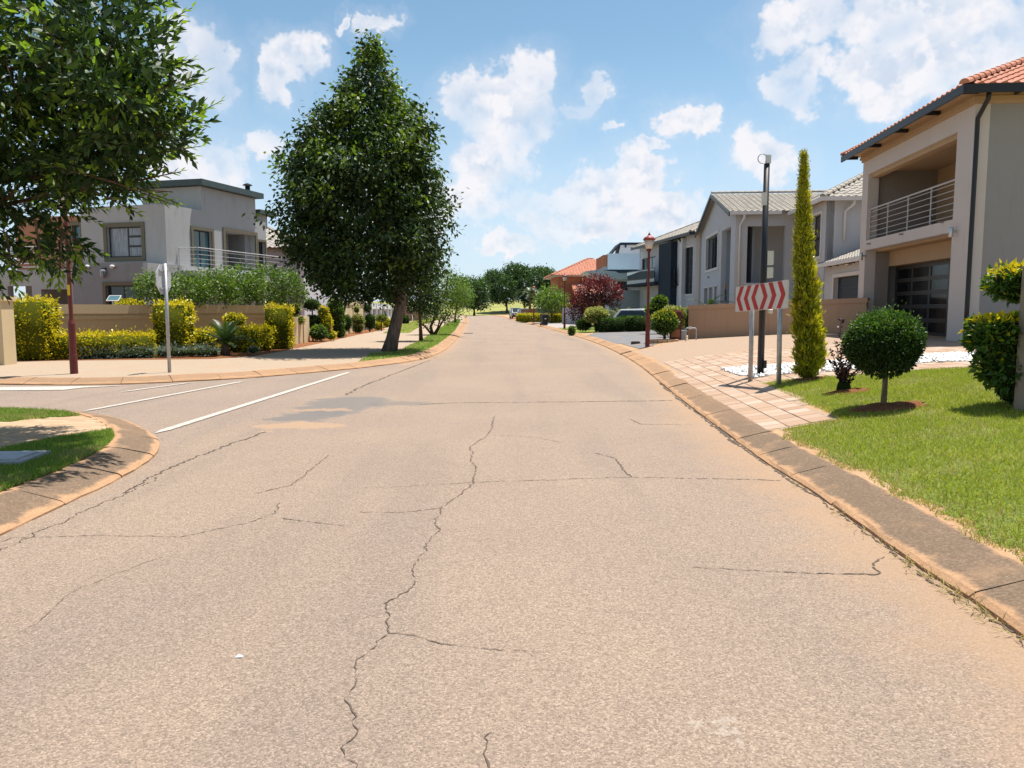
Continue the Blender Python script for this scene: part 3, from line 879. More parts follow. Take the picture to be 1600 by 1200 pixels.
def window(parent, axis, p, a0, a1, z0, z1, mat_=None, cols=2, rows=1, fr=0.055, frame_mat=None, name="window", th=0.06):
    """frame with one pane object per light; p is the face towards the viewer"""
    mb = MB()
    def B(m, a, b_, c, d, q0=0.0, q1=th):
        if axis == 'x': m.box(p + q0, p + q1, a, b_, c, d)
        else: m.box(a, b_, p + q0, p + q1, c, d)
    B(mb, a0, a0 + fr, z0, z1); B(mb, a1 - fr, a1, z0, z1); B(mb, a0 + fr, a1 - fr, z0, z0 + fr); B(mb, a0 + fr, a1 - fr, z1 - fr, z1)
    ca = np.linspace(a0 + fr / 2, a1 - fr / 2, cols + 1) if isinstance(cols, int) else np.array(cols)
    ra = np.linspace(z0 + fr / 2, z1 - fr / 2, rows + 1)
    for a in ca[1:-1]: B(mb, a - fr / 2, a + fr / 2, z0 + fr, z1 - fr, 0.004, th - 0.004)
    for z in ra[1:-1]:
        for i in range(len(ca) - 1): B(mb, ca[i] + fr / 2, ca[i + 1] - fr / 2, z - fr / 2, z + fr / 2, 0.006, th - 0.006)
    w_ = mb.build(name, frame_mat or M_FRAME, parent)
    for i in range(len(ca) - 1):
        for j in range(rows):
            g = MB(); B(g, ca[i] + fr / 2, ca[i + 1] - fr / 2, ra[j] + fr / 2, ra[j + 1] - fr / 2, 0.022, 0.034)
            g.build("pane", mat_ or M_GLASS, w_)
    return w_
def pipe(parent, name, mat_, pts, r=0.05, n=10):
    return MB().tube(pts, r, n).build(name, mat_, parent, smooth=True)
def railing(parent, mat_, pts, z0, h, n_rails=6, post_every=1.3, r=0.022, rr=0.010, first=0.12):
    """posts and rails along a polyline of (x, y)"""
    rl = MB(); top = MB()
    ro = thing("railing", None, None); ro.parent = parent
    for (a, b_) in zip(pts, pts[1:]):
        a3, b3 = Vector((a[0], a[1], 0)), Vector((b_[0], b_[1], 0))
        n = max(1, round((b3 - a3).length / post_every))
        for i in range(n + 1):
            q = a3.lerp(b3, i / n)
            MB().tube([(q.x, q.y, z0), (q.x, q.y, z0 + h)], r, 8).build("post", mat_, ro)
        MB().tube([(a3.x, a3.y, z0 + h), (b3.x, b3.y, z0 + h)], r * 1.15, 8).build("handrail", mat_, ro)
        for k in range(n_rails):
            z = z0 + first + (h - first - 0.1) * k / max(1, n_rails - 1)
            MB().tube([(a3.x, a3.y, z), (b3.x, b3.y, z)], rr, 6).build("rail", mat_, ro)
    return ro

def tile_verts(tw, tl):
    """one roll tile: u across, v up the slope, lower end lifted over the course below"""
    prof = [(0.0, 0.0), (0.12, 0.018), (0.30, 0.046), (0.46, 0.050), (0.60, 0.030), (0.72, 0.006), (1.0, 0.0)]
    k = tw / 0.30
    vs = [((u - 0.5) * tw, 0.0, h * k + 0.026) for u, h in prof] + [((u - 0.5) * tw, tl, h * k * 0.92) for u, h in prof] + [((u - 0.5) * tw, 0.004, -0.004) for u, h in prof]
    n = len(prof)
    fs = [(i, i + 1, n + i + 1, n + i) for i in range(n - 1)] + [(2 * n + i, 2 * n + i + 1, i + 1, i) for i in range(n - 1)]
    return vs, fs
def roof_plane(house, parent, O, ax, upv, length, slope, keep, mat_, tw=0.30, ex=0.31, n_single=0):
    ax, upv = Vector(ax).normalized(), Vector(upv).normalized(); nrm = ax.cross(upv)
    if nrm.z < 0: nrm = -nrm; ax = -ax; O = Vector(O) - ax * length; flip = True
    else: flip = False
    O = Vector(O)
    vs, fs = tile_verts(tw, ex * 1.16)
    rot = Matrix((ax, upv, nrm)).transposed()
    me = MB().add(vs, fs).mesh("roof_tile", mat_, smooth=False)
    items = []
    for j in range(int(slope / ex)):
        for i in range(int(length / tw)):
            u, v = (i + 0.5) * tw, j * ex
            uu = length - u if flip else u
            if not keep(uu, v + ex / 2): continue
            p = O + ax * u + upv * v + nrm * 0.02
            items.append(((house.M @ p - Vector((0, 0, EYE))).length, p))
    items.sort(key=lambda t: t[0])
    rest = MB(); q = rot.to_quaternion()
    for k, (d, p) in enumerate(items):
        if k < n_single:
            o = bpy.data.objects.new("roof_tile", me); COL.objects.link(o); o.parent = parent
            o.location = p; o.rotation_mode = 'QUATERNION'; o.rotation_quaternion = q
        else:
            rest.add([rot @ Vector(c) + p for c in vs], fs)
    if rest.v:
        o = rest.build("roof_tiling", mat_, parent); o["kind"] = "stuff"
def ridge_tiles(parent, a, b_, mat_, r=0.11, step=0.36, n=6):
    a, b_ = Vector(a), Vector(b_); t = (b_ - a).normalized(); L = (b_ - a).length
    side = t.cross(Vector((0, 0, 1))).normalized(); up_ = side.cross(t)
    vs, fs = [], []
    for e, (v, k) in enumerate(((0, 1.12), (0.40, 0.94))):
        for i in range(n + 1):
            an = math.pi * i / n
            vs.append((v, math.cos(an) * r * k, math.sin(an) * r * k))
    fs = [(i, n + 1 + i, n + 2 + i, i + 1) for i in range(n)] + [tuple(range(n + 1))]
    me = MB().add(vs, fs).mesh("ridge_tile", mat_)
    q = Matrix((t, -side, up_)).transposed().to_quaternion()
    for k in range(int(L / step)):
        o = bpy.data.objects.new("ridge_tile", me); COL.objects.link(o); o.parent = parent
        o.location = a + t * (k * step); o.rotation_mode = 'QUATERNION'; o.rotation_quaternion = q

def hip_roof(h, parent, x0, x1, y0, y1, z, pitch, mat_, n_single=(0, 0, 0, 0), tw=0.30, ex=0.31, tiles=('-y', '-x', '+y', '+x'), ridges=True):
    """hip roof over a rectangle; returns the roof part (its deck), tiles are its children"""
    tanp = math.tan(pitch); cosp, sinp = math.cos(pitch), math.sin(pitch)
    W, D = x1 - x0, y1 - y0; m = min(W, D) / 2; top = z + m * tanp
    if W >= D: r0, r1 = Vector((x0 + m, y0 + m, top)), Vector((x1 - m, y0 + m, top))
    else: r0, r1 = Vector((x0 + m, y0 + m, top)), Vector((x0 + m, y1 - m, top))
    c = [Vector((x0, y0, z)), Vector((x1, y0, z)), Vector((x1, y1, z)), Vector((x0, y1, z))]
    mb = MB()
    if W >= D: fs = [(0, 1, 5, 4), (1, 2, 5), (2, 3, 4, 5), (3, 0, 4)]
    else: fs = [(0, 1, 4), (1, 2, 5, 4), (2, 3, 5), (3, 0, 4, 5)]
    mb.add(c + [r0, r1], fs + [(3, 2, 1, 0)])
    roof = mb.build("roof", mat_, parent)
    sl = m / cosp
    def keep(L):
        return lambda u, v: v * cosp <= m - 0.03 and u > v * cosp and u < L - v * cosp
    spec = {'-y': ((x0, y0, z), (1, 0, 0), (0, cosp, sinp), W), '-x': ((x0, y0, z), (0, 1, 0), (cosp, 0, sinp), D),
            '+y': ((x0, y1, z), (1, 0, 0), (0, -cosp, sinp), W), '+x': ((x1, y0, z), (0, 1, 0), (-cosp, 0, sinp), D)}
    for k, t in enumerate(tiles):
        O, ax, up_, L = spec[t]
        roof_plane(h, roof, O, ax, up_, L, sl, keep(L), mat_, tw, ex, n_single[k])
    if ridges:
        lift = Vector((0, 0, 0.05))
        for a, b_ in ((c[0], r0), (c[3], r0 if W >= D else r1), (r0, r1), (c[1], r1 if W >= D else r0)):
            if (b_ - a).length > 0.5: ridge_tiles(roof, a + lift, b_ + lift, mat_)
    return roof

# ------------------------------------------------------------------ the house with balcony and glass garage door
def build_h1():
    base = at(1504, 534, 19.5)
    h = House("house", "two storey pinkish grey house with railed balcony above a glazed garage door and terracotta roof", "house", base, -math.atan(0.092))
    o = h.o
    yf = h.onx(1346, 330).y; yn = h.onx(1491, 300).y; yq = h.onx(1356, 300).y
    zt = h.onx(1507, 172).z; zo = h.onx(1492, 208).z; zs1 = h.onx(1492, 342).z; zs0 = h.onx(1490, 362).z
    H, Wd = zt, 12.0
    wall(o, "street_wall", M_PEACH, 'x', 0.0, 0.0, yf, -0.5, H, 0.35, [(yn, yq, -0.6, zs0), (yn, yq, zs1, zo)])
    wall(o, "side_wall", M_WARMGREY, 'y', 0.0, 0.351, Wd, -0.5, H - 0.002, 0.2, [])
    wall(o, "side_wall", M_WARMGREY, 'y', yf - 0.2, 0.351, Wd, -0.5, H - 0.002, 0.2, [])
    box(o, "back_wall", M_WARMGREY, Wd - 0.2, Wd - 0.01, 0.21, yf - 0.21, -0.5, H - 0.01)
    # balcony room
    xb = 2.3
    box(o, "balcony_floor", M_PEACH, 0.352, xb, 0.02, yf - 0.02, zs0 + 0.004, zs1 - 0.03)
    box(o, "balcony_ceiling", M_TAN, 0.352, xb, 0.02, yf - 0.02, zo + 0.12, zo + 0.2)
    wall(o, "balcony_wall", M_DIMGREY, 'y', yq + 0.12, 0.352, xb, zs1, zo + 0.12, 0.1, [])
    wall(o, "balcony_wall", M_DIMGREY, 'y', 0.3, 0.352, xb, zs1, zo + 0.12, 0.1, [])
    zc = zs1 + 0.02
    yw0, yw1 = yn + 0.7, yn + 3.0
    wall(o, "balcony_wall", M_TAN, 'x', xb, 0.4, yq + 0.12, zs1, zo + 0.12, 0.12, [(yw0, yw1, zc, zs1 + 2.05)])
    window(o, 'x', xb + 0.04, yw0, yw1, zc, zs1 + 2.05, cols=3, name="sliding_door")
    # beam trim inside the opening and the cornice
    box(o, "beam_trim", M_TAN, 0.10, 0.34, yn + 0.004, yq - 0.004, zo - 0.13, zo - 0.003)
    co = MB()
    for (out, z0, z1) in ((0.05, H - 0.002, H + 0.09), (0.10, H + 0.09, H + 0.17), (0.07, H + 0.17, H + 0.30)):
        co.box(-out, 0.3, -out, yf + out, z0, z1 - 0.002); co.box(0.302, Wd, -out, 0.25, z0, z1 - 0.002)
    co.build("cornice", M_TAN, o)
    railing(o, M_RAIL, [(0.10, yn + 0.03), (0.10, yq - 0.03)], zs1, h.onx(1492, 281, 0.1).z - zs1, 6, 1.55)
    # garage
    xg = 0.80
    yd0, yd1 = h.onx(1489, 470, xg).y - 0.35, h.onx(1383, 480, xg).y
    zd = h.onx(1489, 402, xg).z
    box(o, "garage_ceiling", M_TAN, 0.352, 2.0, 0.02, yf - 0.02, zs0 - 0.06, zs0 + 0.002)
    wall(o, "garage_wall", M_TAN, 'x', xg, 0.05, yq + 0.1, -0.4, zs0 - 0.06, 0.35, [(yd0, yd1, -0.5, zd)])
    wall(o, "garage_return", M_DIMGREY, 'y', yq + 0.003, 0.352, xg - 0.002, -0.4, zs0 - 0.07, 0.1, [])
    box(o, "garage_floor", M_DIMGREY, -0.02, 3.5, yn, yq, -0.4, 0.0)
    window(o, 'x', xg + 0.30, yd0, yd1, -0.02, zd, mat_=M_GLASSDARK, cols=4, rows=5, fr=0.13, name="garage_door", frame_mat=simple("garage_frame", (0.045, 0.042, 0.038), 0.4))
    # roof
    zr = H + 0.30
    e = 0.55
    fas = MB()
    fas.box(-e - 0.03, -e + 0.02, -e - 0.03, yf + e + 0.03, zr - 0.17, zr + 0.03); fas.box(-e + 0.022, Wd + e, -e - 0.03, -e + 0.02, zr - 0.17, zr + 0.03)
    fas.build("gutter", M_BLACKMETAL, o)
    sof = MB(); sof.box(-e + 0.022, Wd + e, -e + 0.022, yf + e, zr - 0.02, zr - 0.004); sof.build("soffit", M_TAN, o)
    for k in range(5):
        y = -0.3 + k * (yf + 0.6) / 4
        box(o, "rafter", M_BLACKMETAL, -e + 0.03, -0.09, y - 0.03, y + 0.03, zr - 0.13, zr - 0.022)
    for k in range(1, 10):
        x = k * 1.2 - 0.35
        box(o, "rafter", M_BLACKMETAL, x - 0.03, x + 0.03, -e + 0.03, -0.12, zr - 0.13, zr - 0.022)
    hip_roof(h, o, -e, Wd + e, -e, yf + e, zr, R(25), M_TILE_O, (260, 40, 0, 0), tw=0.27, ex=0.30)
    # rain pipe on the side wall
    a = h.ony(1547, 150, -0.5); b_ = h.ony(1528, 180, -0.07)
    pipe(o, "downpipe", M_BLACKMETAL, [(a.x, -e + 0.10, zr - 0.1), (a.x, -e + 0.12, zr - 0.28), (b_.x, -0.07, b_.z - 0.08), (b_.x, -0.07, b_.z - 0.3), (b_.x, -0.07, 1.0), (b_.x, -0.07, -0.3)], 0.055)
    for px, py in ((1489, 362), (1346, 400)):
        q = h.onx(px + 6, py, 0)
        l = MB().box(-0.13, 0.0, q.y - 0.03, q.y + 0.03, q.z - 0.02, q.z + 0.03).build("wall_lamp", M_STEEL, o)
        MB().lathe([(0.055, -0.14), (0.06, -0.13), (0.06, 0.10), (0.05, 0.12)], 12, (-0.14, q.y, q.z)).build("lamp_shade", M_STEEL, l, smooth=True)
    for px, py in ((1474, 347), (1411, 366), (1360, 381)):
        q = h.onx(px, py, 0)
        MB().tube([(-0.12, q.y, q.z), (0.03, q.y, q.z)], 0.025, 8).build("drain_spout", M_DIMGREY, o)
build_h1()

# ------------------------------------------------------------------ the blue grey house with the gable
def build_h2():
    base = at(1146, 470, 38.0); base.z = 0.85
    h = House("house", "pale blue grey gabled house with grey tile roof, white downpipes and deep porch recess", "house", base, -math.atan(0.090))
    o = h.o
    ze = h.onx(1144, 333).z; yl = h.onx(1096, 400).y
    yb = yl / 2
    apex = h.onx(1114, 307).z - 0.1; pitch = math.atan((apex - ze) / yb)
    xB = h.ony(1229, 400, 0).x
    # street gable wall: rectangle with openings and the gable triangle
    w1 = (h.onx(1122, 390).y, h.onx(1104, 390).y, h.onx(1122, 417).z, h.onx(1122, 364).z)
    rc = (h.onx(1141, 400).y, h.onx(1127, 400).y, -0.2, h.onx(1134, 358).z)
    small = []
    for a, b_ in ((1106, 1101), (1113.5, 1108.5), (1121, 1117)):
        small.append((h.onx(a, 460).y, h.onx(b_, 460).y, 0.5, h.onx(1110, 449).z))
    wall(o, "gable_wall", M_BLUEGREY, 'x', 0.0, 0.0, yl, -1.0, ze, 0.25, [w1, rc] + small)
    MB().prism([(0.0, ze), (yl, ze), (yb, apex)], 'x', 0.001, 0.249).build("gable_wall", M_BLUEGREY, o)
    for s in [w1] + small: surround(o, M_TRIM, 'x', 0.0, *s, wd=0.14 if s is w1 else 0.07, out=0.05)
    window(o, 'x', 0.12, *w1, cols=2, rows=1, fr=0.07)
    for s in small: window(o, 'x', 0.12, *s, cols=1, fr=0.04)
    wall(o, "recess_wall", M_BLUEGREY2, 'x', 1.0, rc[0] - 0.3, rc[1] + 0.3, -0.5, rc[3] + 0.2, 0.1)
    wall(o, "recess_side", M_BLUEGREY2, 'y', rc[1] + 0.001, 0.252, 1.0, -0.5, rc[3] + 0.2, 0.1)
    # camera side wall with porch
    p = (h.ony(1167, 400).x, h.ony(1226, 400).x, h.ony(1190, 442).z, h.ony(1190, 353).z)
    wall(o, "porch_wall", M_BLUEGREY, 'y', 0.0, 0.252, xB + 0.3, -1.0, ze, 0.3, [p])
    wall(o, "porch_back", M_BLUEGREY2, 'y', 2.2, 0.3, xB + 2.5, -1.0, ze, 0.1, [])
    wall(o, "porch_side", M_BLUEGREY2, 'x', p[0] - 0.12, 0.302, 2.2, -1.0, ze, 0.1, [])
    box(o, "porch_floor", M_BLUEGREY, p[0] - 0.1, xB + 0.3, 0.302, 2.19, p[2] - 0.2, p[2] - 0.02)
    box(o, "porch_floor", M_BLUEGREY, 0.27, xB + 2.4, 0.302, 2.19, ze - 0.1, ze - 0.02)
    # gable roof, ridge running away from the street
    e = 0.35; Lx = xB + 4.0
    dz = math.tan(pitch) * e
    rf = MB()
    rf.add([(-e, -e, ze - dz), (Lx, -e, ze - dz), (Lx, yb, apex), (-e, yb, apex), (-e, yl + e, ze - dz), (Lx, yl + e, ze - dz)], [(0, 1, 2, 3), (3, 2, 5, 4)])
    roof = rf.build("roof", M_TILE_G, o)
    cp_, sp_ = math.cos(pitch), math.sin(pitch)
    roof_plane(h, roof, (-e, -e, ze - dz), (1, 0, 0), (0, cp_, sp_), Lx + e, (yb + e) / cp_, lambda u, v: v * cp_ < yb + e - 0.05, M_TILE_G, 0.30, 0.33, 300)
    roof_plane(h, roof, (-e, yl + e, ze - dz), (1, 0, 0), (0, -cp_, sp_), Lx + e, (yb + e) / cp_, lambda u, v: v * cp_ < yb + e - 0.05, M_TILE_G, 0.30, 0.33, 0)
    ridge_tiles(roof, (-e, yb, apex + 0.05), (Lx, yb, apex + 0.05), M_TILE_G)
    for s in (0, 1):     # black barge boards
        y0, y1 = (-e, yb) if s == 0 else (yl + e, yb)
        MB().prism([(y0, ze - dz - 0.20), (y1, apex - 0.16), (y1, apex + 0.01), (y0, ze - dz + 0.01)], 'x', -e - 0.05, -e - 0.002).build("barge_board", M_BLACKMETAL, o)
    gz = ze - dz
    box(o, "gutter", M_TRIM, -e, xB - 0.4, -e - 0.12, -e - 0.005, gz - 0.13, gz + 0.03)
    q = h.ony(1157, 345, -0.1)
    pipe(o, "downpipe", M_TRIM, [(q.x + 0.12, -e - 0.06, gz - 0.1), (q.x + 0.12, -e - 0.06, gz - 0.28), (q.x, -0.07, gz - 0.6), (q.x, -0.07, 0.0)], 0.06)
    # wall lamp and ornament discs
    q = h.onx(1108, 435); MB().lathe([(0.03, 0), (0.13, 0.02), (0.13, 0.07), (0.05, 0.13)], 12, (-0.1, q.y, q.z)).build("wall_lamp", M_STEEL, o, smooth=True)
    for py in (447, 457, 465):
        q = h.onx(1133.5, py, -0.03)
        MB().tube([(-0.06, q.y, q.z), (-0.005, q.y, q.z)], 0.16, 14).build("wall_plaque", M_TERRA if py == 447 else M_FRAME, o)
    # block B, nearer the camera
    d = h.onx(1280, 400, xB); yB = d.y
    zB = h.onx(1280, 313, xB).z
    xe = xB + 6.5
    ww = [(h.onx(1271, 390, xB).y, h.onx(1258, 390, xB).y, h.onx(1262, 402, xB).z, h.onx(1262, 338, xB).z),
          (h.onx(1243, 395, xB).y, h.onx(1231, 395, xB).y, h.onx(1236, 404, xB).z, h.onx(1236, 350, xB).z)]
    wall(o, "block_wall", M_BLUEGREY, 'x', xB + 0.302, yB, -0.002, -1.0, zB, 0.25, ww)
    for s in ww:
        surround(o, M_TRIM, 'x', xB + 0.302, *s, wd=0.12, out=0.05); window(o, 'x', xB + 0.40, *s, cols=1, rows=2)
        ymid = (s[0] + s[1]) / 2
        sash = window(o, 'x', 0.0, s[0] + 0.1, s[1] - 0.1, 0.0, -(s[2] - s[3]) * 0.45, cols=1, name="open_sash")
        sash.location = (xB + 0.28, 0, (s[2] + s[3]) / 2 - 0.1); sash.rotation_euler = (0, R(20), 0)
    wall(o, "block_wall", M_BLUEGREY, 'y', yB, xB + 0.302, xe, -1.0, zB - 0.002, 0.25, [])
    box(o, "gutter", M_TRIM, xB - 0.15, xB - 0.04, yB - 0.33, -e - 0.13, zB - 0.1, zB + 0.06)
    box(o, "gutter", M_TRIM, xB - 0.15, xe + 0.3, yB - 0.45, yB - 0.34, zB - 0.1, zB + 0.06)
    hip_roof(h, o, xB - 0.05, xe + 0.4, yB - 0.35, yB - 0.35 + 8.4, zB + 0.02, R(27), M_TILE_G, (120, 60), tiles=('-y', '-x'), ex=0.33)
    q = h.ony(1321, 330, yB - 0.08)
    q2 = h.ony(1321, 376, yB - 0.08)
    pipe(o, "downpipe", M_TRIM, [(q.x + 0.25, yB - 0.38, zB - 0.08), (q.x + 0.25, yB - 0.36, zB - 0.25), (q.x, yB - 0.07, zB - 0.5), (q.x, yB - 0.07, q2.z)], 0.055)
    # garage wing with lean-to tile roof
    xC = xB - 0.05; y1, y0 = yB + 0.02, h.onx(1350, 420, xB - 0.05).y
    zg = h.onx(1277, 415, xC).z
    dw = (h.onx(1347, 450, xC + .3).y, h.onx(1303, 450, xC + .3).y, -0.6, h.onx(1303, 434, xC + .3).z)
    wall(o, "garage_wall", M_BLUEGREY, 'x', xC + 0.302, y0 - 0.2, y1 - 0.01, -1.0, zg - 0.05, 0.25, [dw])
    surround(o, M_TRIM, 'x', xC + 0.302, *dw, wd=0.14, out=0.04, sill=False, name="door_surround")
    dm = MB()
    k = 0; z = -0.6
    gd = thing("garage_door", None, None); gd.parent = o
    while z < dw[3] - 0.01:
        box(gd, "slat", M_SHUTTER, xC + 0.46, xC + 0.50 + 0.012 * (k % 2), dw[0], dw[1], z, min(dw[3], z + 0.145)); z += 0.15; k += 1
    cg, sg = math.cos(R(20)), math.sin(R(20))
    box(o, "gutter", M_TRIM, xC - 0.16, xC - 0.05, y0 - 0.3, y1, zg - 0.12, zg + 0.03)
    gr = MB().quad((xC - 0.05, y0 - 0.3, zg), (xC - 0.05, y1, zg), (xC + 4 * cg, y1, zg + 4 * sg), (xC + 4 * cg, y0 - 0.3, zg + 4 * sg)).build("garage_roof", M_TILE_G, o)
    Lg = y1 - y0 + 0.3
    roof_plane(h, gr, (xC - 0.05, y0 - 0.3, zg), (0, 1, 0), (cg, 0, sg), Lg, 4.0, lambda u, v: True, M_TILE_G, 0.30, 0.33, 120)
    for k in range(6):
        y = y0 + k * (y1 - y0) / 6
        box(o, "rafter", M_BLACKMETAL, xC - 0.04, xC + 0.30, y, y + 0.07, zg - 0.11, zg - 0.01)
    q = h.onx(1329, 415, xC + 0.3); MB().lathe([(0.03, 0), (0.13, 0.02), (0.13, 0.07), (0.05, 0.13)], 12, (xC + 0.22, q.y, q.z)).build("wall_lamp", M_STEEL, o, smooth=True)
    q = h.onx(1281, 440, xC + 0.2)
    pipe(o, "downpipe", M_TRIM, [(xC - 0.1, y1 - 0.3, zg - 0.1), (xC - 0.1, y1 - 0.3, zg - 0.3), (xC + 0.22, q.y, zg - 0.6), (xC + 0.22, q.y, -0.5)], 0.05)
    pipe(o, "aerial", M_GALV, [(xB + 5.5, yB + 3, zB + 1.5), (xB + 5.5, yB + 3, zB + 3.6)], 0.02, 6)
build_h2()

# ------------------------------------------------------------------ the slate and navy house
def build_h3():
    base = at(1085, 480, 50.0); base.z = 0.3
    h = House("house", "slate grey house with full height navy panel, dark balconies and tall window strip", "house", base, math.atan(0.13))
    o = h.o
    ze = h.onx(1085, 366).z
    yl = h.onx(1000.5, 430).y
    tw = (h.onx(1083, 420).y, h.onx(1070, 420).y, h.onx(1083, 459).z, h.onx(1083, 385).z)
    lw = (h.onx(1024, 410).y, h.onx(1003, 410).y, h.onx(1015, 441).z, h.onx(1015, 402).z)
    dr = (h.onx(1062, 460).y, h.onx(1051, 460).y, 0.0, h.onx(1056, 454).z)
    gd = (h.onx(997, 470).y - 1.0, h.onx(976, 470).y, 0, 2.2)
    ub = (h.onx(1066, 420).y, h.onx(1057, 420).y, h.onx(1060, 444).z, h.onx(1060, 395).z)
    wall(o, "street_wall", M_BLUEGREY, 'x', 0.0, 0.0, yl, -0.5, ze, 0.25, [tw, lw, dr])
    wall(o, "side_wall", M_BLUEGREY2, 'y', 0.0, 0.252, 9.0, -0.5, ze, 0.25, [])  # shade on the camera side given as a darker wall colour
    wall(o, "side_wall", M_BLUEGREY2, 'y', yl, 0.0, 9.0, -0.5, ze, 0.25, [])
    box(o, "back_wall", M_BLUEGREY2, 8.8, 9.0, 0.26, yl - 0.01, -0.5, ze - 0.01)
    box(o, "interior", M_INTERIOR, 0.6, 8.7, 0.3, yl - 0.3, 0, ze - 0.2)
    window(o, 'x', 0.10, *tw, cols=2, rows=5, fr=0.06); surround(o, M_TRIM, 'x', 0.0, *tw, wd=0.1, out=0.03)
    window(o, 'x', 0.10, *lw, cols=3, rows=1, fr=0.06)
    window(o, 'x', 0.10, *dr, cols=2, rows=2, fr=0.07, name="front_door")
    yn0, yn1 = h.onx(1048, 420, -0.7).y, h.onx(1029, 420, -0.7).y
    box(o, "navy_panel", M_NAVY, -0.7, -0.002, yn0, yn1, -0.5, ze - 0.25)
    box(o, "pilaster", M_WHITEWALL, -0.25, -0.002, yn0 - 0.9, yn0 - 0.002, -0.5, ze - 0.1)
    bal = thing("balcony", None, None); bal.parent = o
    za, zb = h.onx(1015, 441, -0.8).z, h.onx(1015, 421, -0.8).z
    box(bal, "balcony_slab", M_NAVY, -1.0, -0.002, yn1 + 0.01, yl + 0.3, za - 0.2, za)
    box(bal, "balustrade", M_GLASS, -1.0, -0.96, yn1 + 0.01, yl + 0.3, za, zb)
    box(bal, "handrail", M_BLACKMETAL, -1.02, -0.94, yn1 + 0.01, yl + 0.3, zb, zb + 0.05)
    bal = thing("balcony", None, None); bal.parent = o
    box(bal, "balcony_slab", M_BLACKMETAL, -0.55, -0.002, ub[0], ub[1], ub[2] - 0.1, ub[2])
    n = 12
    for k in range(n):
        y = ub[0] + (ub[1] - ub[0]) * (k + .5) / n
        box(bal, "bar", M_BLACKMETAL, -0.55, -0.52, y - 0.05, y + 0.05, ub[2], ub[2] + 1.05)
    q = h.onx(1066.3, 420, -0.08)
    pipe(o, "downpipe", M_BLACKMETAL, [(-0.4, q.y, ze - 0.1), (-0.08, q.y, ze - 0.5), (-0.08, q.y, 0.0)], 0.06)
    e = 0.6
    g = MB(); g.box(-e - .06, -e, -e, yl + e, ze - 0.12, ze + 0.05); g.box(-e + .002, 9 + e, -e - .06, -e, ze - 0.12, ze + 0.05); g.build("gutter", M_BLACKMETAL, o)
    box(o, "soffit", M_GREYWALL, -e + .004, 9 + e, -e + .004, yl + e, ze - 0.02, ze + 0.0)
    hip_roof(h, o, -e, 9 + e, -e, yl + e, ze + 0.03, R(22), M_TILE_G, (0, 0), tiles=('-y', '-x'), tw=0.3, ex=0.33)
    # lower wing beyond with its garage
    yw = yl + 5.5
    wall(o, "garage_wall", M_BLUEGREY2, 'x', 0.4, yl + 0.252, yw, -0.5, 3.1, 0.25, [(yl + 1.2, yl + 4.2, -0.6, 2.25)])
    box(o, "garage_door", M_SHUTTER, 0.55, 0.6, yl + 1.2, yl + 4.2, -0.5, 2.25)
    box(o, "garage_roof", M_GREYWALL, 0.35, 7, yl + 0.26, yw + 0.1, 3.1, 3.25)
build_h3()

# ------------------------------------------------------------------ modern flat roofed house
def build_h4():
    base = at(949, 480, 66.0); base.z = 0.2
    h = House("house", "pale blue flat roofed modern house with boxy upper floor and red flank", "house", base, 0.0)
    o = h.o
    x1 = h.ony(1003, 400).x
    za, zb = h.ony(970, 421).z, h.ony(970, 396).z
    box(o, "upper_storey", M_PALEBLUE, 0.0, x1, 0.0, 6.0, za, zb)
    box(o, "red_flank", M_BRICKORANGE, -0.35, -0.004, 0.3, 6.0, zb - 1.1, zb - 0.1)
    box(o, "flank", M_BLUEGREY2, -0.30, -0.004, 0.3, 6.0, za, zb - 1.102)
    box(o, "shadow_gap", M_NAVY, 0.1, x1, 0.15, 5.9, za - 0.25, za - 0.002)
    box(o, "lower_storey", M_BLUEGREY, 0.6, x1, 1.0, 8.0, -0.3, za - 0.252)
    box(o, "lower_window", M_GLASS, 1.0, x1 - 0.4, 0.95, 0.998, 0.9, za - 0.5)
    zt = h.ony(985, 382, 5).z; xa, xb2 = h.ony(966, 390, 5).x, h.ony(1012, 390, 5).x
    MB().prism([(xa, zb), (xb2, zb), (xb2, zt), (xa + 0.2, zt - 0.05)], 'y', 5.0, 8.0).build("clerestory", M_WHITEWALL, o)
    r = MB(); r.prism([(xa - 0.9, zb + 0.1), (xa - 0.7, zb + 0.1), (xa + 0.15, zt + 0.0), (xa + 0.15, zt + 0.16)], 'y', 4.7, 8.3)
    r.prism([(xa + 0.152, zt), (xb2 + .3, zt), (xb2 + .3, zt + 0.16), (xa + 0.152, zt + 0.16)], 'y', 4.7, 8.3); r.build("roof", M_NAVY, o)
    for k in range(4): box(o, "bracket", M_NAVY, xa + 0.6 + k * 0.9, xa + 0.72 + k * 0.9, 4.85, 4.998, zt - 0.28, zt - 0.003)
    # pale carport roof on the street side
    c0 = h.ony(914, 430, -4).x; c1 = h.ony(992, 430, -4).x
    zc = h.ony(950, 436, -4).z; zd = h.ony(950, 424, -4).z
    MB().prism([(c0, zd), (c0 + 1.0, zc + 0.1), (c1 - 2.2, zc), (c1 + .2, zc - .05), (c1 - 1.6, zd), (c0 + 1, zd + 0.12)], 'y', -4.0, 0.5).build("carport_roof", simple("carport_sheet", (0.45, 0.56, 0.60), 0.6, 3, 0.1), o)
    for x in (c1 - 2.4,): MB().tube([(x, -3.7, -0.3), (x, -3.7, zc)], 0.07, 8).build("carport_post", M_GALV, o)
    box(o, "carport_back", M_BLUEGREY2, c1 - 2.0, c1 + 1.6, -3.9, -3.7, -0.3, 2.9)
build_h4()

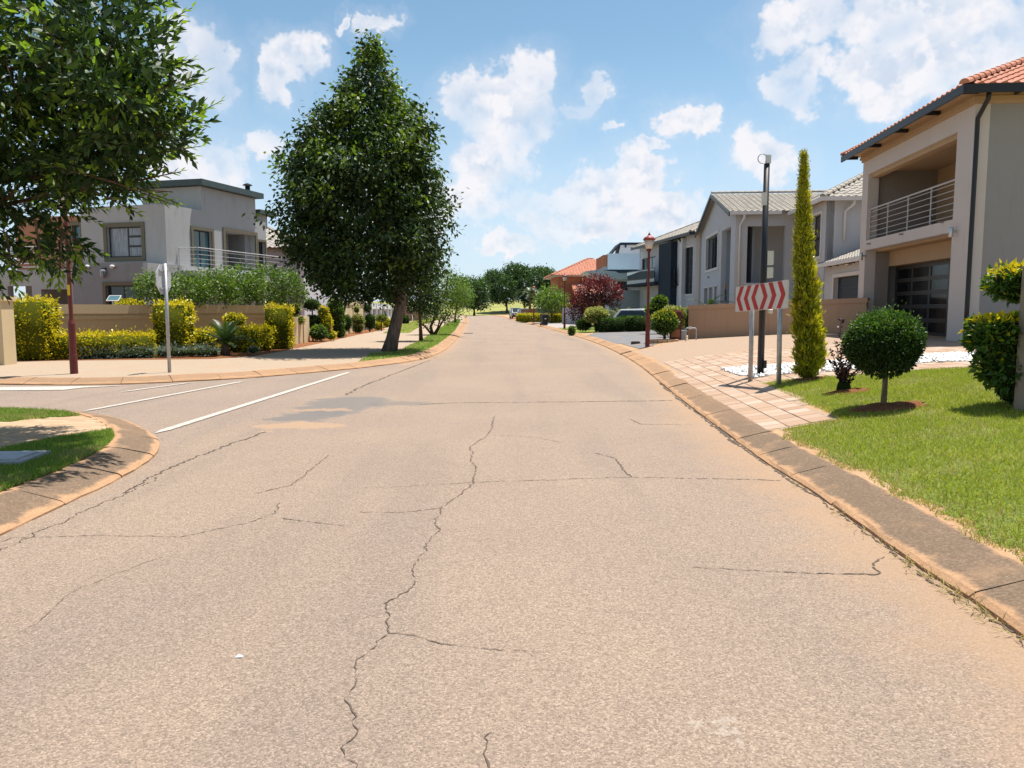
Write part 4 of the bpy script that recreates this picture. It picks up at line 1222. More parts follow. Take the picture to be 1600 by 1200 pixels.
# ------------------------------------------------------------------ orange tiled house
def build_h5():
    base = at(871, 480, 88.0); base.z = 0.1
    h = House("house", "orange brick house with broad terracotta hipped roof beyond the red leaved tree", "house", base, 0.05)
    o = h.o
    ze = h.ony(900, 432).z; x1 = 9.0
    wall(o, "front_wall", M_BRICKORANGE, 'y', 0.0, 0.0, x1, -0.3, ze, 0.25, [(3.2, 4.6, 3.2, 4.4)])
    wall(o, "street_wall", M_BRICKORANGE, 'x', 0.0, 0.252, 8.0, -0.3, ze, 0.25, [])
    window(o, 'y', 0.1, 3.2, 4.6, 3.2, 4.4, cols=2)
    box(o, "soffit", M_TRIM, -0.6, x1 + 0.6, -0.6, 8.6, ze, ze + 0.1)
    hip_roof(h, o, -0.75, x1 + 0.7, -0.7, 8.7, ze + 0.11, R(24), M_TILE_O, (0, 0), tiles=('-y', '-x'), tw=0.36, ex=0.36)
    z2 = h.ony(920, 461, -3).z
    box(o, "lower_wing", M_BRICKORANGE, 2.0, x1, -3.0, -0.002, -0.3, z2)
    r = MB().quad((1.5, -3.5, z2), (x1 + .5, -3.5, z2), (x1 + .5, -0.004, z2 + 1.45), (1.5, -0.004, z2 + 1.45)).build("lower_roof", M_TILE_O, o)
    roof_plane(h, r, (1.5, -3.5, z2), (1, 0, 0), (0, math.cos(R(22.5)), math.sin(R(22.5))), x1 - 1, 3.7, lambda u, v: True, M_TILE_O, 0.36, 0.36, 0)
build_h5()

# ------------------------------------------------------------------ cement grey house on the left
def build_l1():
    base = at(264, 480, 33.0); base.z = 0.3
    h = House("house", "cement grey flat roofed house with olive window trim behind the yellow hedges", "house", base, -math.atan(0.29))
    o = h.o
    zp = h.ony(264, 318).z
    xl_ = h.ony(128, 380).x
    w1 = (h.ony(168, 380).x, h.ony(222, 380).x, h.ony(195, 402).z, h.ony(195, 354).z)
    wall(o, "front_wall", M_HOUSEGREY, 'y', 0.0, xl_, -0.002, -0.5, zp, 0.25, [w1])
    surround(o, M_OLIVE, 'y', 0.0, *w1, wd=0.17, out=0.05)
    wd_ = w1[1] - w1[0]
    window(o, 'y', 0.12, *w1, mat_=M_CURTAIN, cols=[w1[0] + .03, w1[0] + wd_ * 0.55, w1[1] - .03], rows=1, fr=0.06)
    mb = MB()
    for f in (0.36, 0.68): mb.box(w1[0] + wd_ * 0.57, w1[1] - 0.06, 0.11, 0.15, w1[2] + (w1[3] - w1[2]) * f - 0.04, w1[2] + (w1[3] - w1[2]) * f + 0.04)
    mb.build("window_bar", M_FRAME, o)
    ye = h.onx(416, 380).y
    d1 = (h.onx(302, 390).y, h.onx(331, 390).y, h.onx(302, 424).z, h.onx(302, 358).z)
    d2 = (h.onx(352, 390).y, h.onx(399, 390).y, d1[2], h.onx(352, 361).z)
    d3 = (h.onx(403, 390).y, h.onx(414, 390).y, d1[2], h.onx(403, 377).z)
    wall(o, "street_wall", M_HOUSEGREY, 'x', -0.25, 0.252, ye, -0.5, zp, 0.25, [d1, d2, d3])
    box(o, "corner_wall", M_HOUSEGREY, -0.25, -0.003, 0.0005, 0.25, -0.5, zp - 0.001)
    # mirrored: the outer face of this wall is at x = 0
    def surround_r(s, wd, sill=False):
        m = MB()
        m.box(-0.02, 0.05, s[0] - wd, s[0], s[2], s[3] + wd); m.box(-0.02, 0.05, s[1], s[1] + wd, s[2], s[3] + wd); m.box(-0.02, 0.05, s[0], s[1], s[3], s[3] + wd)
        m.build("door_surround", M_OLIVE, o)
    surround_r(d1, 0.14); surround_r(d2, 0.16); surround_r(d3, 0.1)
    window(o, 'x', -0.18, *d1, mat_=M_GLASSBLUE, cols=2, name="balcony_door")
    wall(o, "recess_wall", M_HOUSEGREY, 'x', -1.3, d2[0] - 0.4, d2[1] + 0.2, d1[2], d2[3] + .2, 0.1, [(d2[0] + 0.3, d2[0] + 1.2, d1[2], d1[2] + 2.0)])
    window(o, 'x', -1.24, d2[0] + 0.3, d2[0] + 1.2, d1[2], d1[2] + 2.0, mat_=M_GLASSBLUE, cols=1, name="balcony_door")
    wall(o, "recess_side", M_HOUSEDARK, 'y', d2[1] - 0.5, -1.2, -0.252, d1[2], d2[3], 0.5, [])
    window(o, 'x', -0.2, *d3, mat_=M_GLASS, cols=1, name="balcony_door")
    box(o, "interior", M_INTERIOR, xl_ + .3, -1.4, 0.5, ye - 0.2, 0, zp - 0.2)
    box(o, "recess_ceiling", M_HOUSEGREY, -1.3, -0.252, d2[0] - 0.3, d2[1] + 0.2, d2[3] + 0.02, d2[3] + 0.1)
    box(o, "flat_roof", M_HOUSEDARK, xl_, -0.252, 0.252, ye, zp - 0.35, zp - 0.25)
    # raised upper block with overhanging sheet roof
    y0, y1 = h.onx(314, 300).y, h.onx(399, 320).y
    zu = h.onx(314, 291).z
    xs = -3.2
    box(o, "upper_block", M_HOUSEGREY, xs, -0.004, y0, y1, zp - 0.25, zu)
    e = 0.3
    MB().prism([(xs - e, zu + 0.02), (e, zu + 0.02), (e, zu + 0.28), (xs - e, zu + 0.30)], 'y', y0 - e, y1 + e).build("sheet_roof", M_ROOFGREEN, o)
    z2 = h.onx(404, 333).z
    box(o, "upper_block", M_HOUSEGREY, xs, -0.3, y1 + 0.002, ye + 0.6, zp - 0.25, z2)
    box(o, "sheet_roof", M_ROOFGREEN, xs, 0.05, y1 + e + 0.01, ye + 0.9, z2 + 0.002, z2 + 0.2)
    q = h.onx(387, 300, -1.2)
    fl = pipe(o, "flue", M_BLACKMETAL, [(-1.2, q.y, zu), (-1.2, q.y, h.onx(387, 291, -1.2).z)], 0.13)
    MB().lathe([(0.24, 0.0), (0.24, 0.03), (0.05, 0.12)], 12, (-1.2, q.y, h.onx(387, 290, -1.2).z)).build("cowl", M_BLACKMETAL, fl)
    # balcony with steel rails
    zb = d1[2]; p_ = 1.0
    yb0, yb1 = h.onx(280, 400, 0.05).y, ye - 0.2
    ym = h.onx(352, 400, p_).y
    box(o, "balcony_slab", M_HOUSEGREY, 0.002, p_ + 0.05, yb0 - 0.05, yb1, zb - 0.32, zb - 0.02)
    railing(o, M_RAIL, [(0.05, yb0), (p_, yb0), (p_, ym), (p_, yb1)], zb - 0.02, 0.98, 5, 1.6, r=0.017, rr=0.009)
    # ground floor block in front
    yc = -1.6
    xa, xb2 = h.ony(114, 440, yc).x, h.ony(215, 440, yc).x
    zg = h.ony(165, 411, yc).z
    w2 = (h.ony(166, 455, yc).x, xb2 + 0.001, 1.0, h.ony(180, 446, yc).z)
    wall(o, "ground_floor_wall", M_HOUSEDARK, 'y', yc, xa, xb2 + 0.3, -0.5, zg, 0.25, [(w2[0], xb2, w2[2], w2[3])])
    surround(o, M_OLIVE, 'y', yc, w2[0], xb2, w2[2], w2[3], wd=0.15, out=0.04)
    window(o, 'y', yc + 0.1, w2[0], xb2, w2[2], w2[3], cols=2)
    wall(o, "ground_floor_wall", M_HOUSEGREY, 'x', xb2 + 0.05, yc + 0.252, 6.0, -0.5, zg - 0.001, 0.25, [])
    box(o, "ledge", M_HOUSEGREY, xa, xb2 + 0.29, yc + 0.252, -0.003, zg - 0.2, zg - 0.05)
    wall(o, "ground_floor_wall", M_HOUSEDARK, 'x', xa, yc + 0.252, 6.0, -0.5, zg - 0.001, 0.25, [])
    for px in (139, 178):
        q = h.ony(px, 417, yc)
        MB().lathe([(0.05, -0.08), (0.10, 0.0), (0.08, 0.06), (0.02, 0.08)], 10, (q.x, yc - 0.1, q.z)).build("flood_lamp", M_WHITEWALL, o, smooth=True)
    q = h.ony(165, 427, yc)
    l = box(o, "wall_lantern", M_FRAME, q.x - 0.06, q.x + 0.06, yc - 0.16, yc - 0.002, q.z + 0.16, q.z + 0.22)
    MB().lathe([(0.05, -0.2), (0.1, -0.12), (0.11, 0.08), (0.06, 0.16)], 8, (q.x, yc - 0.14, q.z)).build("lantern_glass", M_CURTAIN, l)
    # left wing: terracotta wall, balcony and car port openings
    yw = -0.6
    xw0 = h.ony(-60, 400, yw).x
    xw1 = xl_ - 0.005
    zs = h.ony(60, 421, yw).z
    ww = (h.ony(114, 365, 2.2).x, h.ony(126, 365, 2.2).x, h.ony(120, 377, 2.2).z, h.ony(120, 352, 2.2).z)
    wall(o, "wing_wall", M_TERRA, 'y', 2.2, xw0, xw1, zs, zp, 0.25, [ww])
    surround(o, M_OLIVE, 'y', 2.2, *ww, wd=0.16); window(o, 'y', 2.3, *ww, mat_=M_GLASSBLUE, cols=1)
    c1 = (h.ony(12, 455, yw).x, h.ony(50, 455, yw).x, -0.6, h.ony(30, 447, yw).z)
    c2 = (h.ony(64, 455, yw).x, h.ony(107, 455, yw).x, -0.6, h.ony(85, 452, yw).z)
    wall(o, "carport_wall", M_HOUSEGREY, 'y', yw, xw0, xw1, -0.5, zs, 0.3, [c1, c2])
    box(o, "carport_back", M_DIMGREY, xw0, xw1, 2.6, 2.8, -0.5, zs - 0.26)
    box(o, "balcony_floor", M_HOUSEGREY, xw0, xw1, yw + 0.302, 4.0, zs - 0.25, zs - 0.01)
    xr0, xr1 = h.ony(56, 400, yw + 0.1).x, h.ony(100, 400, yw + .1).x
    railing(o, M_RAIL, [(xw0, yw + 0.15), (xr0, yw + 0.15)], zs, 1.0, 6, 1.5, r=0.028, rr=0.016)
    railing(o, M_RAIL, [(xr1, yw + 0.15), (xw1 - 0.05, yw + 0.15)], zs, 1.0, 4, 1.5, r=0.022, rr=0.014)
build_l1()

# a second house glimpsed between the tree and the cement grey house
def build_l2():
    base = at(470, 480, 52.0); base.z = 0.2
    h = House("house", "white walled house mostly hidden behind the big street tree", "house", base, -math.atan(0.1))
    o = h.o
    wall(o, "street_wall", M_WHITEWALL, 'x', 0.0, 0.0, 9.0, -0.3, 5.4, 0.25, [(2, 4, 3.2, 4.6), (5.5, 7.5, 3.2, 4.6)])
    wall(o, "side_wall", M_GREYWALL, 'y', 0.0, -9.0, -0.002, -0.3, 5.4, 0.25, [(-6, -4, 3, 4.6)])
    window(o, 'y', 0.1, -6, -4, 3, 4.6, cols=2)
    window(o, 'x', 0.1, 2, 4, 3.2, 4.6); window(o, 'x', 0.1, 5.5, 7.5, 3.2, 4.6)
    hip_roof(h, o, -9.5, 0.6, -0.6, 9.6, 5.42, R(22), M_TILE_G, (0, 0), tiles=('-y', '+x'), tw=0.36, ex=0.36)
build_l2()

# ================================================================== planting
def leaf_mat(name, cols, trans=0.30, rough=0.45, spec=0.35, tcol=None):
    m, nt, b = material(name)
    isl = nt.node('ShaderNodeNewGeometry').outputs['Random Per Island']
    c = nt.ramp(isl, [(i / (len(cols) - 1), k) for i, k in enumerate(cols)])
    nt.l.new(c, b.inputs['Base Color']); b.inputs['Roughness'].default_value = rough; b.inputs['Specular IOR Level'].default_value = spec
    t = nt.node('ShaderNodeBsdfTranslucent')
    tc_ = nt.mix(1.0, c, tcol or (1.5, 1.5, 0.6), 'MULTIPLY'); nt.l.new(tc_, t.inputs[0])
    mx = nt.node('ShaderNodeMixShader'); mx.inputs[0].default_value = trans
    nt.l.new(b.outputs[0], mx.inputs[1]); nt.l.new(t.outputs[0], mx.inputs[2])
    out = [n for n in nt.n if n.type == 'OUTPUT_MATERIAL'][0]
    nt.l.new(mx.outputs[0], out.inputs[0])
    return m
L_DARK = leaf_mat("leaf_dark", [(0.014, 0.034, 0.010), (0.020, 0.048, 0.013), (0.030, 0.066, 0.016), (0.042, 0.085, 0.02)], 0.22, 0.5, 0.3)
L_TIPLIT = leaf_mat("leaf_tip_lit", [(0.11, 0.20, 0.02), (0.17, 0.27, 0.03), (0.09, 0.175, 0.02)], 0.42)  # outer leaves of the near tree, sunlight put into their lighter colour
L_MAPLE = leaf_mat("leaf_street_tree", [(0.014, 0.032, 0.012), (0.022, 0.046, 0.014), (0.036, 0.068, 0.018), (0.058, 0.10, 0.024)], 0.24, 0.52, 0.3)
L_MAPLELIT = leaf_mat("leaf_street_tree_lit", [(0.085, 0.145, 0.016), (0.13, 0.20, 0.02), (0.06, 0.115, 0.016)], 0.36)  # lit leaves towards the crown top: sunlight put into the colour
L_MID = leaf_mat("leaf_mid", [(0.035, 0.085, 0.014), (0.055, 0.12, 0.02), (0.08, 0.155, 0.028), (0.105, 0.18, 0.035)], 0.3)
L_LIGHT = leaf_mat("leaf_light", [(0.09, 0.16, 0.02), (0.13, 0.21, 0.028), (0.17, 0.25, 0.04)], 0.35)
L_YELLOW = leaf_mat("leaf_gold", [(0.60, 0.50, 0.012), (0.70, 0.58, 0.02), (0.48, 0.45, 0.014)], 0.3, tcol=(1.1, 1.05, 0.6))
L_YGREEN = leaf_mat("leaf_gold_green", [(0.18, 0.22, 0.012), (0.35, 0.35, 0.016), (0.52, 0.47, 0.018), (0.09, 0.12, 0.012)], 0.3)
L_PALE = leaf_mat("leaf_variegated", [(0.40, 0.42, 0.12), (0.52, 0.52, 0.20), (0.28, 0.32, 0.08)], 0.3, tcol=(1.1, 1.1, 0.8))
L_PALEG = leaf_mat("leaf_pale_green", [(0.17, 0.22, 0.06), (0.26, 0.30, 0.10), (0.11, 0.16, 0.045)], 0.3)
L_RED = leaf_mat("leaf_red", [(0.10, 0.014, 0.018), (0.16, 0.024, 0.026), (0.065, 0.014, 0.016), (0.21, 0.045, 0.035)], 0.3, tcol=(1.6, 0.8, 0.7))
L_PURPLE = leaf_mat("leaf_purple", [(0.035, 0.014, 0.024), (0.055, 0.024, 0.034), (0.025, 0.014, 0.02)], 0.2, tcol=(1.3, 0.8, 0.9))
L_LAV = leaf_mat("leaf_silver", [(0.14, 0.19, 0.16), (0.21, 0.26, 0.22), (0.10, 0.15, 0.12)], 0.15)
L_ACACIA = leaf_mat("leaf_far", [(0.018, 0.050, 0.022), (0.030, 0.072, 0.026), (0.045, 0.095, 0.03)], 0.2)
L_CYP = leaf_mat("leaf_cypress", [(0.14, 0.17, 0.010), (0.26, 0.27, 0.012), (0.38, 0.36, 0.016), (0.06, 0.08, 0.010)], 0.2)
L_CYPLIT = leaf_mat("leaf_cypress_tip_lit", [(0.50, 0.46, 0.02), (0.60, 0.54, 0.03), (0.40, 0.39, 0.02)], 0.25)
L_CORE = simple("plant_core", (0.018, 0.028, 0.010), 1.0, 12, 0.3, spec=0.0)
L_CORE_Y = simple("plant_core_gold", (0.07, 0.08, 0.010), 1.0, 12, 0.3, spec=0.0)
L_GRASS = leaf_mat("grass_blade", [(0.20, 0.265, 0.024), (0.28, 0.335, 0.034), (0.37, 0.40, 0.055), (0.16, 0.22, 0.022)], 0.4, 0.6, 0.2, tcol=(1.3, 1.3, 0.6))
L_GRASSD = leaf_mat("grass_blade_green", [(0.10, 0.21, 0.028), (0.14, 0.26, 0.034), (0.19, 0.30, 0.045), (0.27, 0.34, 0.06)], 0.38, 0.6, 0.2, tcol=(1.3, 1.3, 0.6))
L_DRY = leaf_mat("grass_dry", [(0.46, 0.38, 0.17), (0.38, 0.33, 0.13), (0.52, 0.44, 0.24)], 0.3, 0.7, 0.1, tcol=(1.1, 1.0, 0.8))
def bark(name, c):
    m, nt, b = material(name)
    P = objco(nt)
    n = nt.noise(nt.vmath('MULTIPLY', P, (9, 9, 2.2)), 1.6, 6, 0.7)
    nt.l.new(nt.mix(nt.step(n, 0.38, 0.66), tuple(x * 0.45 for x in c), c), b.inputs['Base Color'])
    b.inputs['Roughness'].default_value = 0.95; b.inputs['Specular IOR Level'].default_value = 0.1
    bump(nt, b, n, 0.9, 0.03)
    return m
B_BROWN = bark("bark_brown", (0.15, 0.095, 0.06))
B_GREY = bark("bark_grey", (0.20, 0.155, 0.12))
B_PALE = bark("bark_pale", (0.32, 0.25, 0.17))

def unit(a): return a / np.maximum(np.linalg.norm(a, axis=1, keepdims=True), 1e-9)
def leaves(P, A, L, W, fold=0.12, cup=0.0):
    """(n,3) base points, (n,3) axes, lengths and widths -> vertices and triangles; a leaf is two folded triangles"""
    n = len(P); A = unit(A)
    S = unit(np.cross(A, unit(rng.normal(size=(n, 3))) * 0.8 + np.array([0.2, 0.1, 0.75]))); N = np.cross(A, S)
    # leaves turn their faces to the light
    fl = N[:, 2] < 0; N[fl] *= -1; S[fl] *= -1
    L = np.broadcast_to(np.asarray(L, float), (n,))[:, None]; W = np.broadcast_to(np.asarray(W, float), (n,))[:, None]
    V = np.empty((n, 4, 3))
    V[:, 0] = P; V[:, 1] = P + A * L * 0.48 + S * W / 2 + N * W * fold; V[:, 2] = P + A * L - N * L * cup; V[:, 3] = P + A * L * 0.48 - S * W / 2 + N * W * fold
    i = np.arange(n)[:, None] * 4
    F = np.concatenate([i + np.array([[0, 1, 2]]), i + np.array([[0, 2, 3]])], 1).reshape(-1, 3)
    return V.reshape(-1, 3), F
class Foliage:
    def __init__(self): self.V = []; self.F = []; self.M = []; self.n = 0
    def add(self, V, F, m):
        self.V.append(V); self.F.append(F + self.n); self.M.append(np.full(len(F), m, np.int32) if np.isscalar(m) else np.asarray(m, np.int32)); self.n += len(V)
    def leaf(self, P, A, L, W, m, **k):
        V, F = leaves(P, A, L, W, **k)
        self.add(V, F, m if np.isscalar(m) else np.repeat(m, 2))
    def solid(self, V, quads, m):
        Q = np.asarray(quads); T = np.concatenate([Q[:, [0, 1, 2]], Q[:, [0, 2, 3]]]); self.add(np.asarray(V, float), T, m)
    def build(self, name, mats, parent, kind="stuff"):
        o = link(name, np_mesh(name, np.concatenate(self.V), np.concatenate(self.F), mats, np.concatenate(self.M)), parent)
        if kind: o["kind"] = kind
        return o
def ball(c, r, nu=14, nv=9, jag=0.0):
    V, Q = [], []
    for j in range(nv + 1):
        th = math.pi * j / nv
        for i in range(nu):
            ph = 2 * math.pi * i / nu; k = 1 + random.uniform(-jag, jag)
            V.append((c[0] + r[0] * k * math.sin(th) * math.cos(ph), c[1] + r[1] * k * math.sin(th) * math.sin(ph), c[2] + r[2] * k * math.cos(th)))
    for j in range(nv):
        for i in range(nu): Q.append((j * nu + i, j * nu + (i + 1) % nu, (j + 1) * nu + (i + 1) % nu, (j + 1) * nu + i))
    return V, Q
def boxq(c, s):
    x, y, z = s[0] / 2, s[1] / 2, s[2] / 2
    V = [(c[0] + a * x, c[1] + b_ * y, c[2] + d * z) for a in (-1, 1) for b_ in (-1, 1) for d in (-1, 1)]
    return V, [(0, 1, 3, 2), (4, 6, 7, 5), (0, 4, 5, 1), (2, 3, 7, 6), (0, 2, 6, 4), (1, 5, 7, 3)]
def lump(P, scale, amt):
    """cheap smooth 3D unevenness"""
    s = P * scale
    return amt * (np.sin(s[:, 0] * 1.7 + np.cos(s[:, 1] * 1.3) * 1.1) + np.sin(s[:, 1] * 1.9 + 1.3 + np.cos(s[:, 2] * 1.6)) + np.sin(s[:, 2] * 2.1 + 0.6 + np.cos(s[:, 0] * 1.2))) / 3.0

def clipped(name, label, cat, base, shapes, leaf, dens, mats, top_prob=None, stem=None, stem_mat=None, group=None, rough=0.06, core=None, rz=0.0, spiky=0.0):
    """topiary, hedges: leaves over a dark core. shapes in local coordinates: ('ell', c, r) or ('box', c, size, rot)"""
    t = thing(name, label, cat, base, rz, group)
    fo = Foliage()
    for sh in shapes:
        kind, c, s = sh[:3]
        c = np.array(c, float); s = np.array(s, float)
        if kind == 'ell':
            area = 4 * math.pi * ((s[0] * s[1]) ** 1.6 / 3 + (s[0] * s[2]) ** 1.6 / 3 + (s[1] * s[2]) ** 1.6 / 3) ** (1 / 1.6)
            n = int(area * dens); D = unit(rng.normal(size=(n, 3)))
            P = D * s; N = unit(D / s)
            V, Q = ball(c, s * 0.90, 16, 10, 0.03)
        else:
            a = np.array([s[1] * s[2], s[1] * s[2], s[0] * s[2], s[0] * s[2], s[0] * s[1], s[0] * s[1] * 0.3]); n = int(a.sum() * dens)
            f = rng.choice(6, n, p=a / a.sum()); P = rng.uniform(-0.5, 0.5, (n, 3)); N = np.zeros((n, 3))
            for k in range(6):
                ax = k // 2; sg = (1 if k == 4 else -1) if k >= 4 else (1 if k % 2 else -1)
                P[f == k, ax] = 0.5 * sg; N[f == k, ax] = sg
            # rounded edges
            P = P * s; m = np.minimum(s * 0.5, 0.14); inner = np.clip(P, -(s / 2 - m), s / 2 - m); d = P - inner
            N = np.where(np.linalg.norm(d, axis=1, keepdims=True) > 1e-6, unit(d + N * 1e-3), N); P = inner + unit(N) * np.minimum(np.linalg.norm(d, axis=1, keepdims=True), m.max())
            V, Q = boxq(c, s - 0.10)
        fo.solid(V, Q, 0)
        P = P + c
        P = P + N * (lump(P + base[0], 5.0, rough) + rng.normal(0, rough * 0.35, len(P)))[:, None] - N * leaf[0] * 0.45
        if spiky:
            k = rng.random(len(P)) < spiky; up = (N[:, 2] > 0.4) & k; P[up] += np.stack([rng.normal(0, .02, up.sum()), rng.normal(0, .02, up.sum()), rng.random(up.sum()) * 0.16], 1)
        A = N * 0.9 + rng.normal(0, 0.6, P.shape) + np.array([0, 0, 0.25])
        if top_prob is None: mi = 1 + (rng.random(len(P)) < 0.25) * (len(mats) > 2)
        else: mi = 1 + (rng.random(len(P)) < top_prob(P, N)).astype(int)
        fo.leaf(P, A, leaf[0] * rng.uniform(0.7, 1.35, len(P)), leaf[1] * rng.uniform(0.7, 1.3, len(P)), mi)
    fo.build("foliage", mats, t)
    if stem:
        for pts, r in stem: MB().tube(pts, r, 8).build("stem", stem_mat or B_BROWN, t, smooth=True)
    return t

def limb(a, b_, n=5, wob=0.12):
    a, b_ = Vector(a), Vector(b_); L = (b_ - a).length; out = [a]
    for i in range(1, n):
        p = a.lerp(b_, i / n); out.append(p + Vector((random.uniform(-1, 1), random.uniform(-1, 1), random.uniform(-.4, .8))) * wob * L * 0.3)
    return out + [b_]
def sample_ells(ells, n, shell=0.55, low=-1.0):
    vol = np.array([np.prod(e[1]) ** (2 / 3) * (e[2] if len(e) > 2 else 1) for e in ells]); k = rng.choice(len(ells), n, p=vol / vol.sum())
    D = unit(rng.normal(size=(n, 3))); rad = shell + (1 - shell) * rng.random(n) ** 0.6
    C = np.array([e[0] for e in ells])[k]; S = np.array([e[1] for e in ells])[k]
    return C + D * S * rad[:, None], unit(D / S), rad
def cluster_leaves(fo, C, O, per, cr, L, W, m, droop=0.0, out=0.7, rand=0.7):
    n = len(C)
    P = np.repeat(C, per, 0) + rng.normal(0, cr, (n * per, 3)); A = np.repeat(O, per, 0) * out + rng.normal(0, rand, (n * per, 3)) + np.array([0, 0, -droop])
    mm = m if np.isscalar(m) else np.repeat(m, per)
    fo.leaf(P, A, L * rng.uniform(0.65, 1.3, len(P)), W * rng.uniform(0.65, 1.3, len(P)), mm)
def tree(name, label, base, trunk, tr, ells, n_cl, per, cr, L, W, mats, bark_mat, limbs=8, droop=0.0, group=None, top_split=None, shell=0.5, cat="tree", out=.7):
    """trunk: local points; ells in local coordinates"""
    t = thing(name, label, cat, base, 0, group)
    rad = [tr * (1 - 0.55 * i / (len(trunk) - 1)) for i in range(len(trunk))]; rad[0] *= 1.25
    MB().tube(trunk, rad, 10).build("trunk", bark_mat, t, smooth=True)
    C, O, rr = sample_ells(ells, n_cl, shell)
    fo = Foliage()
    m = 0 if top_split is None else (rng.random(n_cl) < top_split(C, O)).astype(int)
    cluster_leaves(fo, C, O, per, cr, L, W, m, droop, out)
    fo.build("crown", mats, t)
    top = Vector(trunk[-1])
    for k in range(limbs):
        c = Vector(C[int(rng.integers(n_cl))]); s = Vector(trunk[-1 - (k % 2)]) if len(trunk) > 2 else top
        pts = limb(s, s.lerp(c, 0.9)); r0 = tr * 0.42
        MB().tube(pts, [r0 * (1 - 0.85 * i / (len(pts) - 1)) for i in range(len(pts))], 6).build("branch", bark_mat, t, smooth=True)
    return t

# ------------------------------------------------------------------ big tree overhanging from the left
def near_tree():
    base = Vector((-7.6, 9.6, ZK))
    t = thing("broadleaf_tree", "large dark tree with long glossy leaves overhanging the pavement corner", "tree", base)
    trunk = [(0, 0, -0.05), (0.08, -0.05, 0.9), (0.2, -0.15, 1.8), (0.35, -0.25, 2.7), (0.75, -0.4, 3.7), (1.25, -0.5, 4.9), (1.7, -0.6, 6.2)]
    MB().tube(trunk, [0.20, 0.16, 0.145, 0.13, 0.10, 0.07, 0.035], 10).build("trunk", B_BROWN, t, smooth=True)
    def E(px, py, Y, rx, ry, rd, wt=1.0):
        c = at(px, py, Y) - base; k = Y / FPX
        return ((c.x, c.y, c.z), (rx * k, rd, ry * k), wt)
    ells = [E(55, 40, 7.9, 200, 140, 1.3, 1.1), E(180, 80, 7.2, 90, 95, 0.9, .9), E(205, 190, 7.8, 82, 66, .8), E(60, 200, 8.8, 190, 120, 1.2, 1.3), E(150, 262, 8.3, 92, 48, .8, 1.0),
            E(20, 305, 8.9, 95, 55, .9, 1.0), E(88, 392, 8.8, 34, 46, .45, 0.7), E(-20, 395, 8.9, 48, 45, .5, .8), E(-190, 200, 9.8, 230, 260, 1.7, 0.55), E(20, -170, 9.2, 260, 160, 1.5, .4)]
    n = 2300
    C, O, rr = sample_ells(ells, n, 0.30)
    op = lump(C, 2.3, 1.0) + lump(C + 3.3, 5.5, .5)          # open places between the limbs
    kp = (op < 0.52) | (rng.random(n) < 0.12); C, O, rr = C[kp], O[kp], rr[kp]; n = len(C)
    D = unit(O * 0.75 + rng.normal(0, 0.40, O.shape) + np.array([0.18, -0.05, 0.30]))
    down = (C[:, 2] + base.z) < 2.55
    D[down] = unit(D[down] + np.array([0, 0, -1.1]))
    fo = Foliage(); tw = MB()
    nl = 15
    seg = rng.uniform(0.30, 0.52, n)
    Ps, As, Ls, Ms = [], [], [], []
    S = unit(np.cross(D, rng.normal(size=(n, 3))))
    T = np.cross(D, S)
    for j in range(nl):
        f = (j + 0.5) / nl
        ang = j * 2.4
        rd = S * math.cos(ang) + T * math.sin(ang)
        P = C + D * (seg * (f - 0.4))[:, None]
        spread = 1.15 - 0.75 * f
        Ps.append(P); As.append(unit(D * (0.55 + 0.6 * f) + rd * spread + np.array([0, 0, -0.10])))
        Ls.append(0.150 * (1.0 - 0.35 * f) * rng.uniform(0.6, 1.25, n)); Ms.append(((f > 0.55) & (rng.random(n) < 0.5) & (rr > 0.6)).astype(int))
    P, A, L, M_ = np.concatenate(Ps), np.concatenate(As), np.concatenate(Ls), np.concatenate(Ms)
    fo.leaf(P, A, L, L * 0.40, M_, fold=0.18)
    fo.build("crown", [L_DARK, L_TIPLIT], t)
    for k in range(min(160, n)):
        c = Vector(C[k]); d = Vector(D[k])
        tw.tube([c - d * 0.35, c + d * 0.25], [0.008, 0.004], 4, caps=False)
    o = tw.build("twigs", B_BROWN, t); o["kind"] = "stuff"
    for tgt, s, r in (((40, 280), 2, 0.07), ((130, 60), 4, 0.05), ((200, 240), 3, 0.05), ((90, 390), 2, 0.04), ((20, 150), 4, 0.05), ((260, 120), 4, 0.04), ((60, 20), 5, 0.04), ((-60, 330), 2, 0.05), ((-200, 150), 3, 0.07), ((270, 300), 3, .035)):
        c = at(tgt[0], tgt[1], 8.7) - base; pts = limb(trunk[s], c, 6, 0.16)
        MB().tube(pts, [r * (1 - 0.8 * i / 6) for i in range(7)], 7).build("branch", B_BROWN, t, smooth=True)
    # the long shoots that stand out against the sky: each leaf a piece of its own
    k = 0
    lm = []
    for mt in (L_TIPLIT, L_DARK):
        lv = MB().add([(0, 0, 0), (0.17, 0.47, 0.035), (0, 1, -0.05), (-0.17, 0.47, 0.035)], [(0, 1, 2), (0, 2, 3)]); lm.append(lv.mesh("leaf", mt))
    shoots = [((255, 205), (345, 158)), ((235, 150), (318, 128)), ((225, 105), (302, 92)), ((215, 60), (300, 12)), ((190, 45), (275, -8)), ((240, 240), (316, 228)), ((225, 280), (283, 268)), ((235, 175), (330, 190)), ((215, 20), (262, -40)),
              ((205, 295), (265, 318)), ((160, 305), (225, 338)), ((95, 395), (92, 448)), ((60, 380), (66, 430)), ((110, 385), (128, 415)), ((15, 395), (22, 440)), ((-10, 400), (-4, 448)), ((230, 300), (280, 318))]
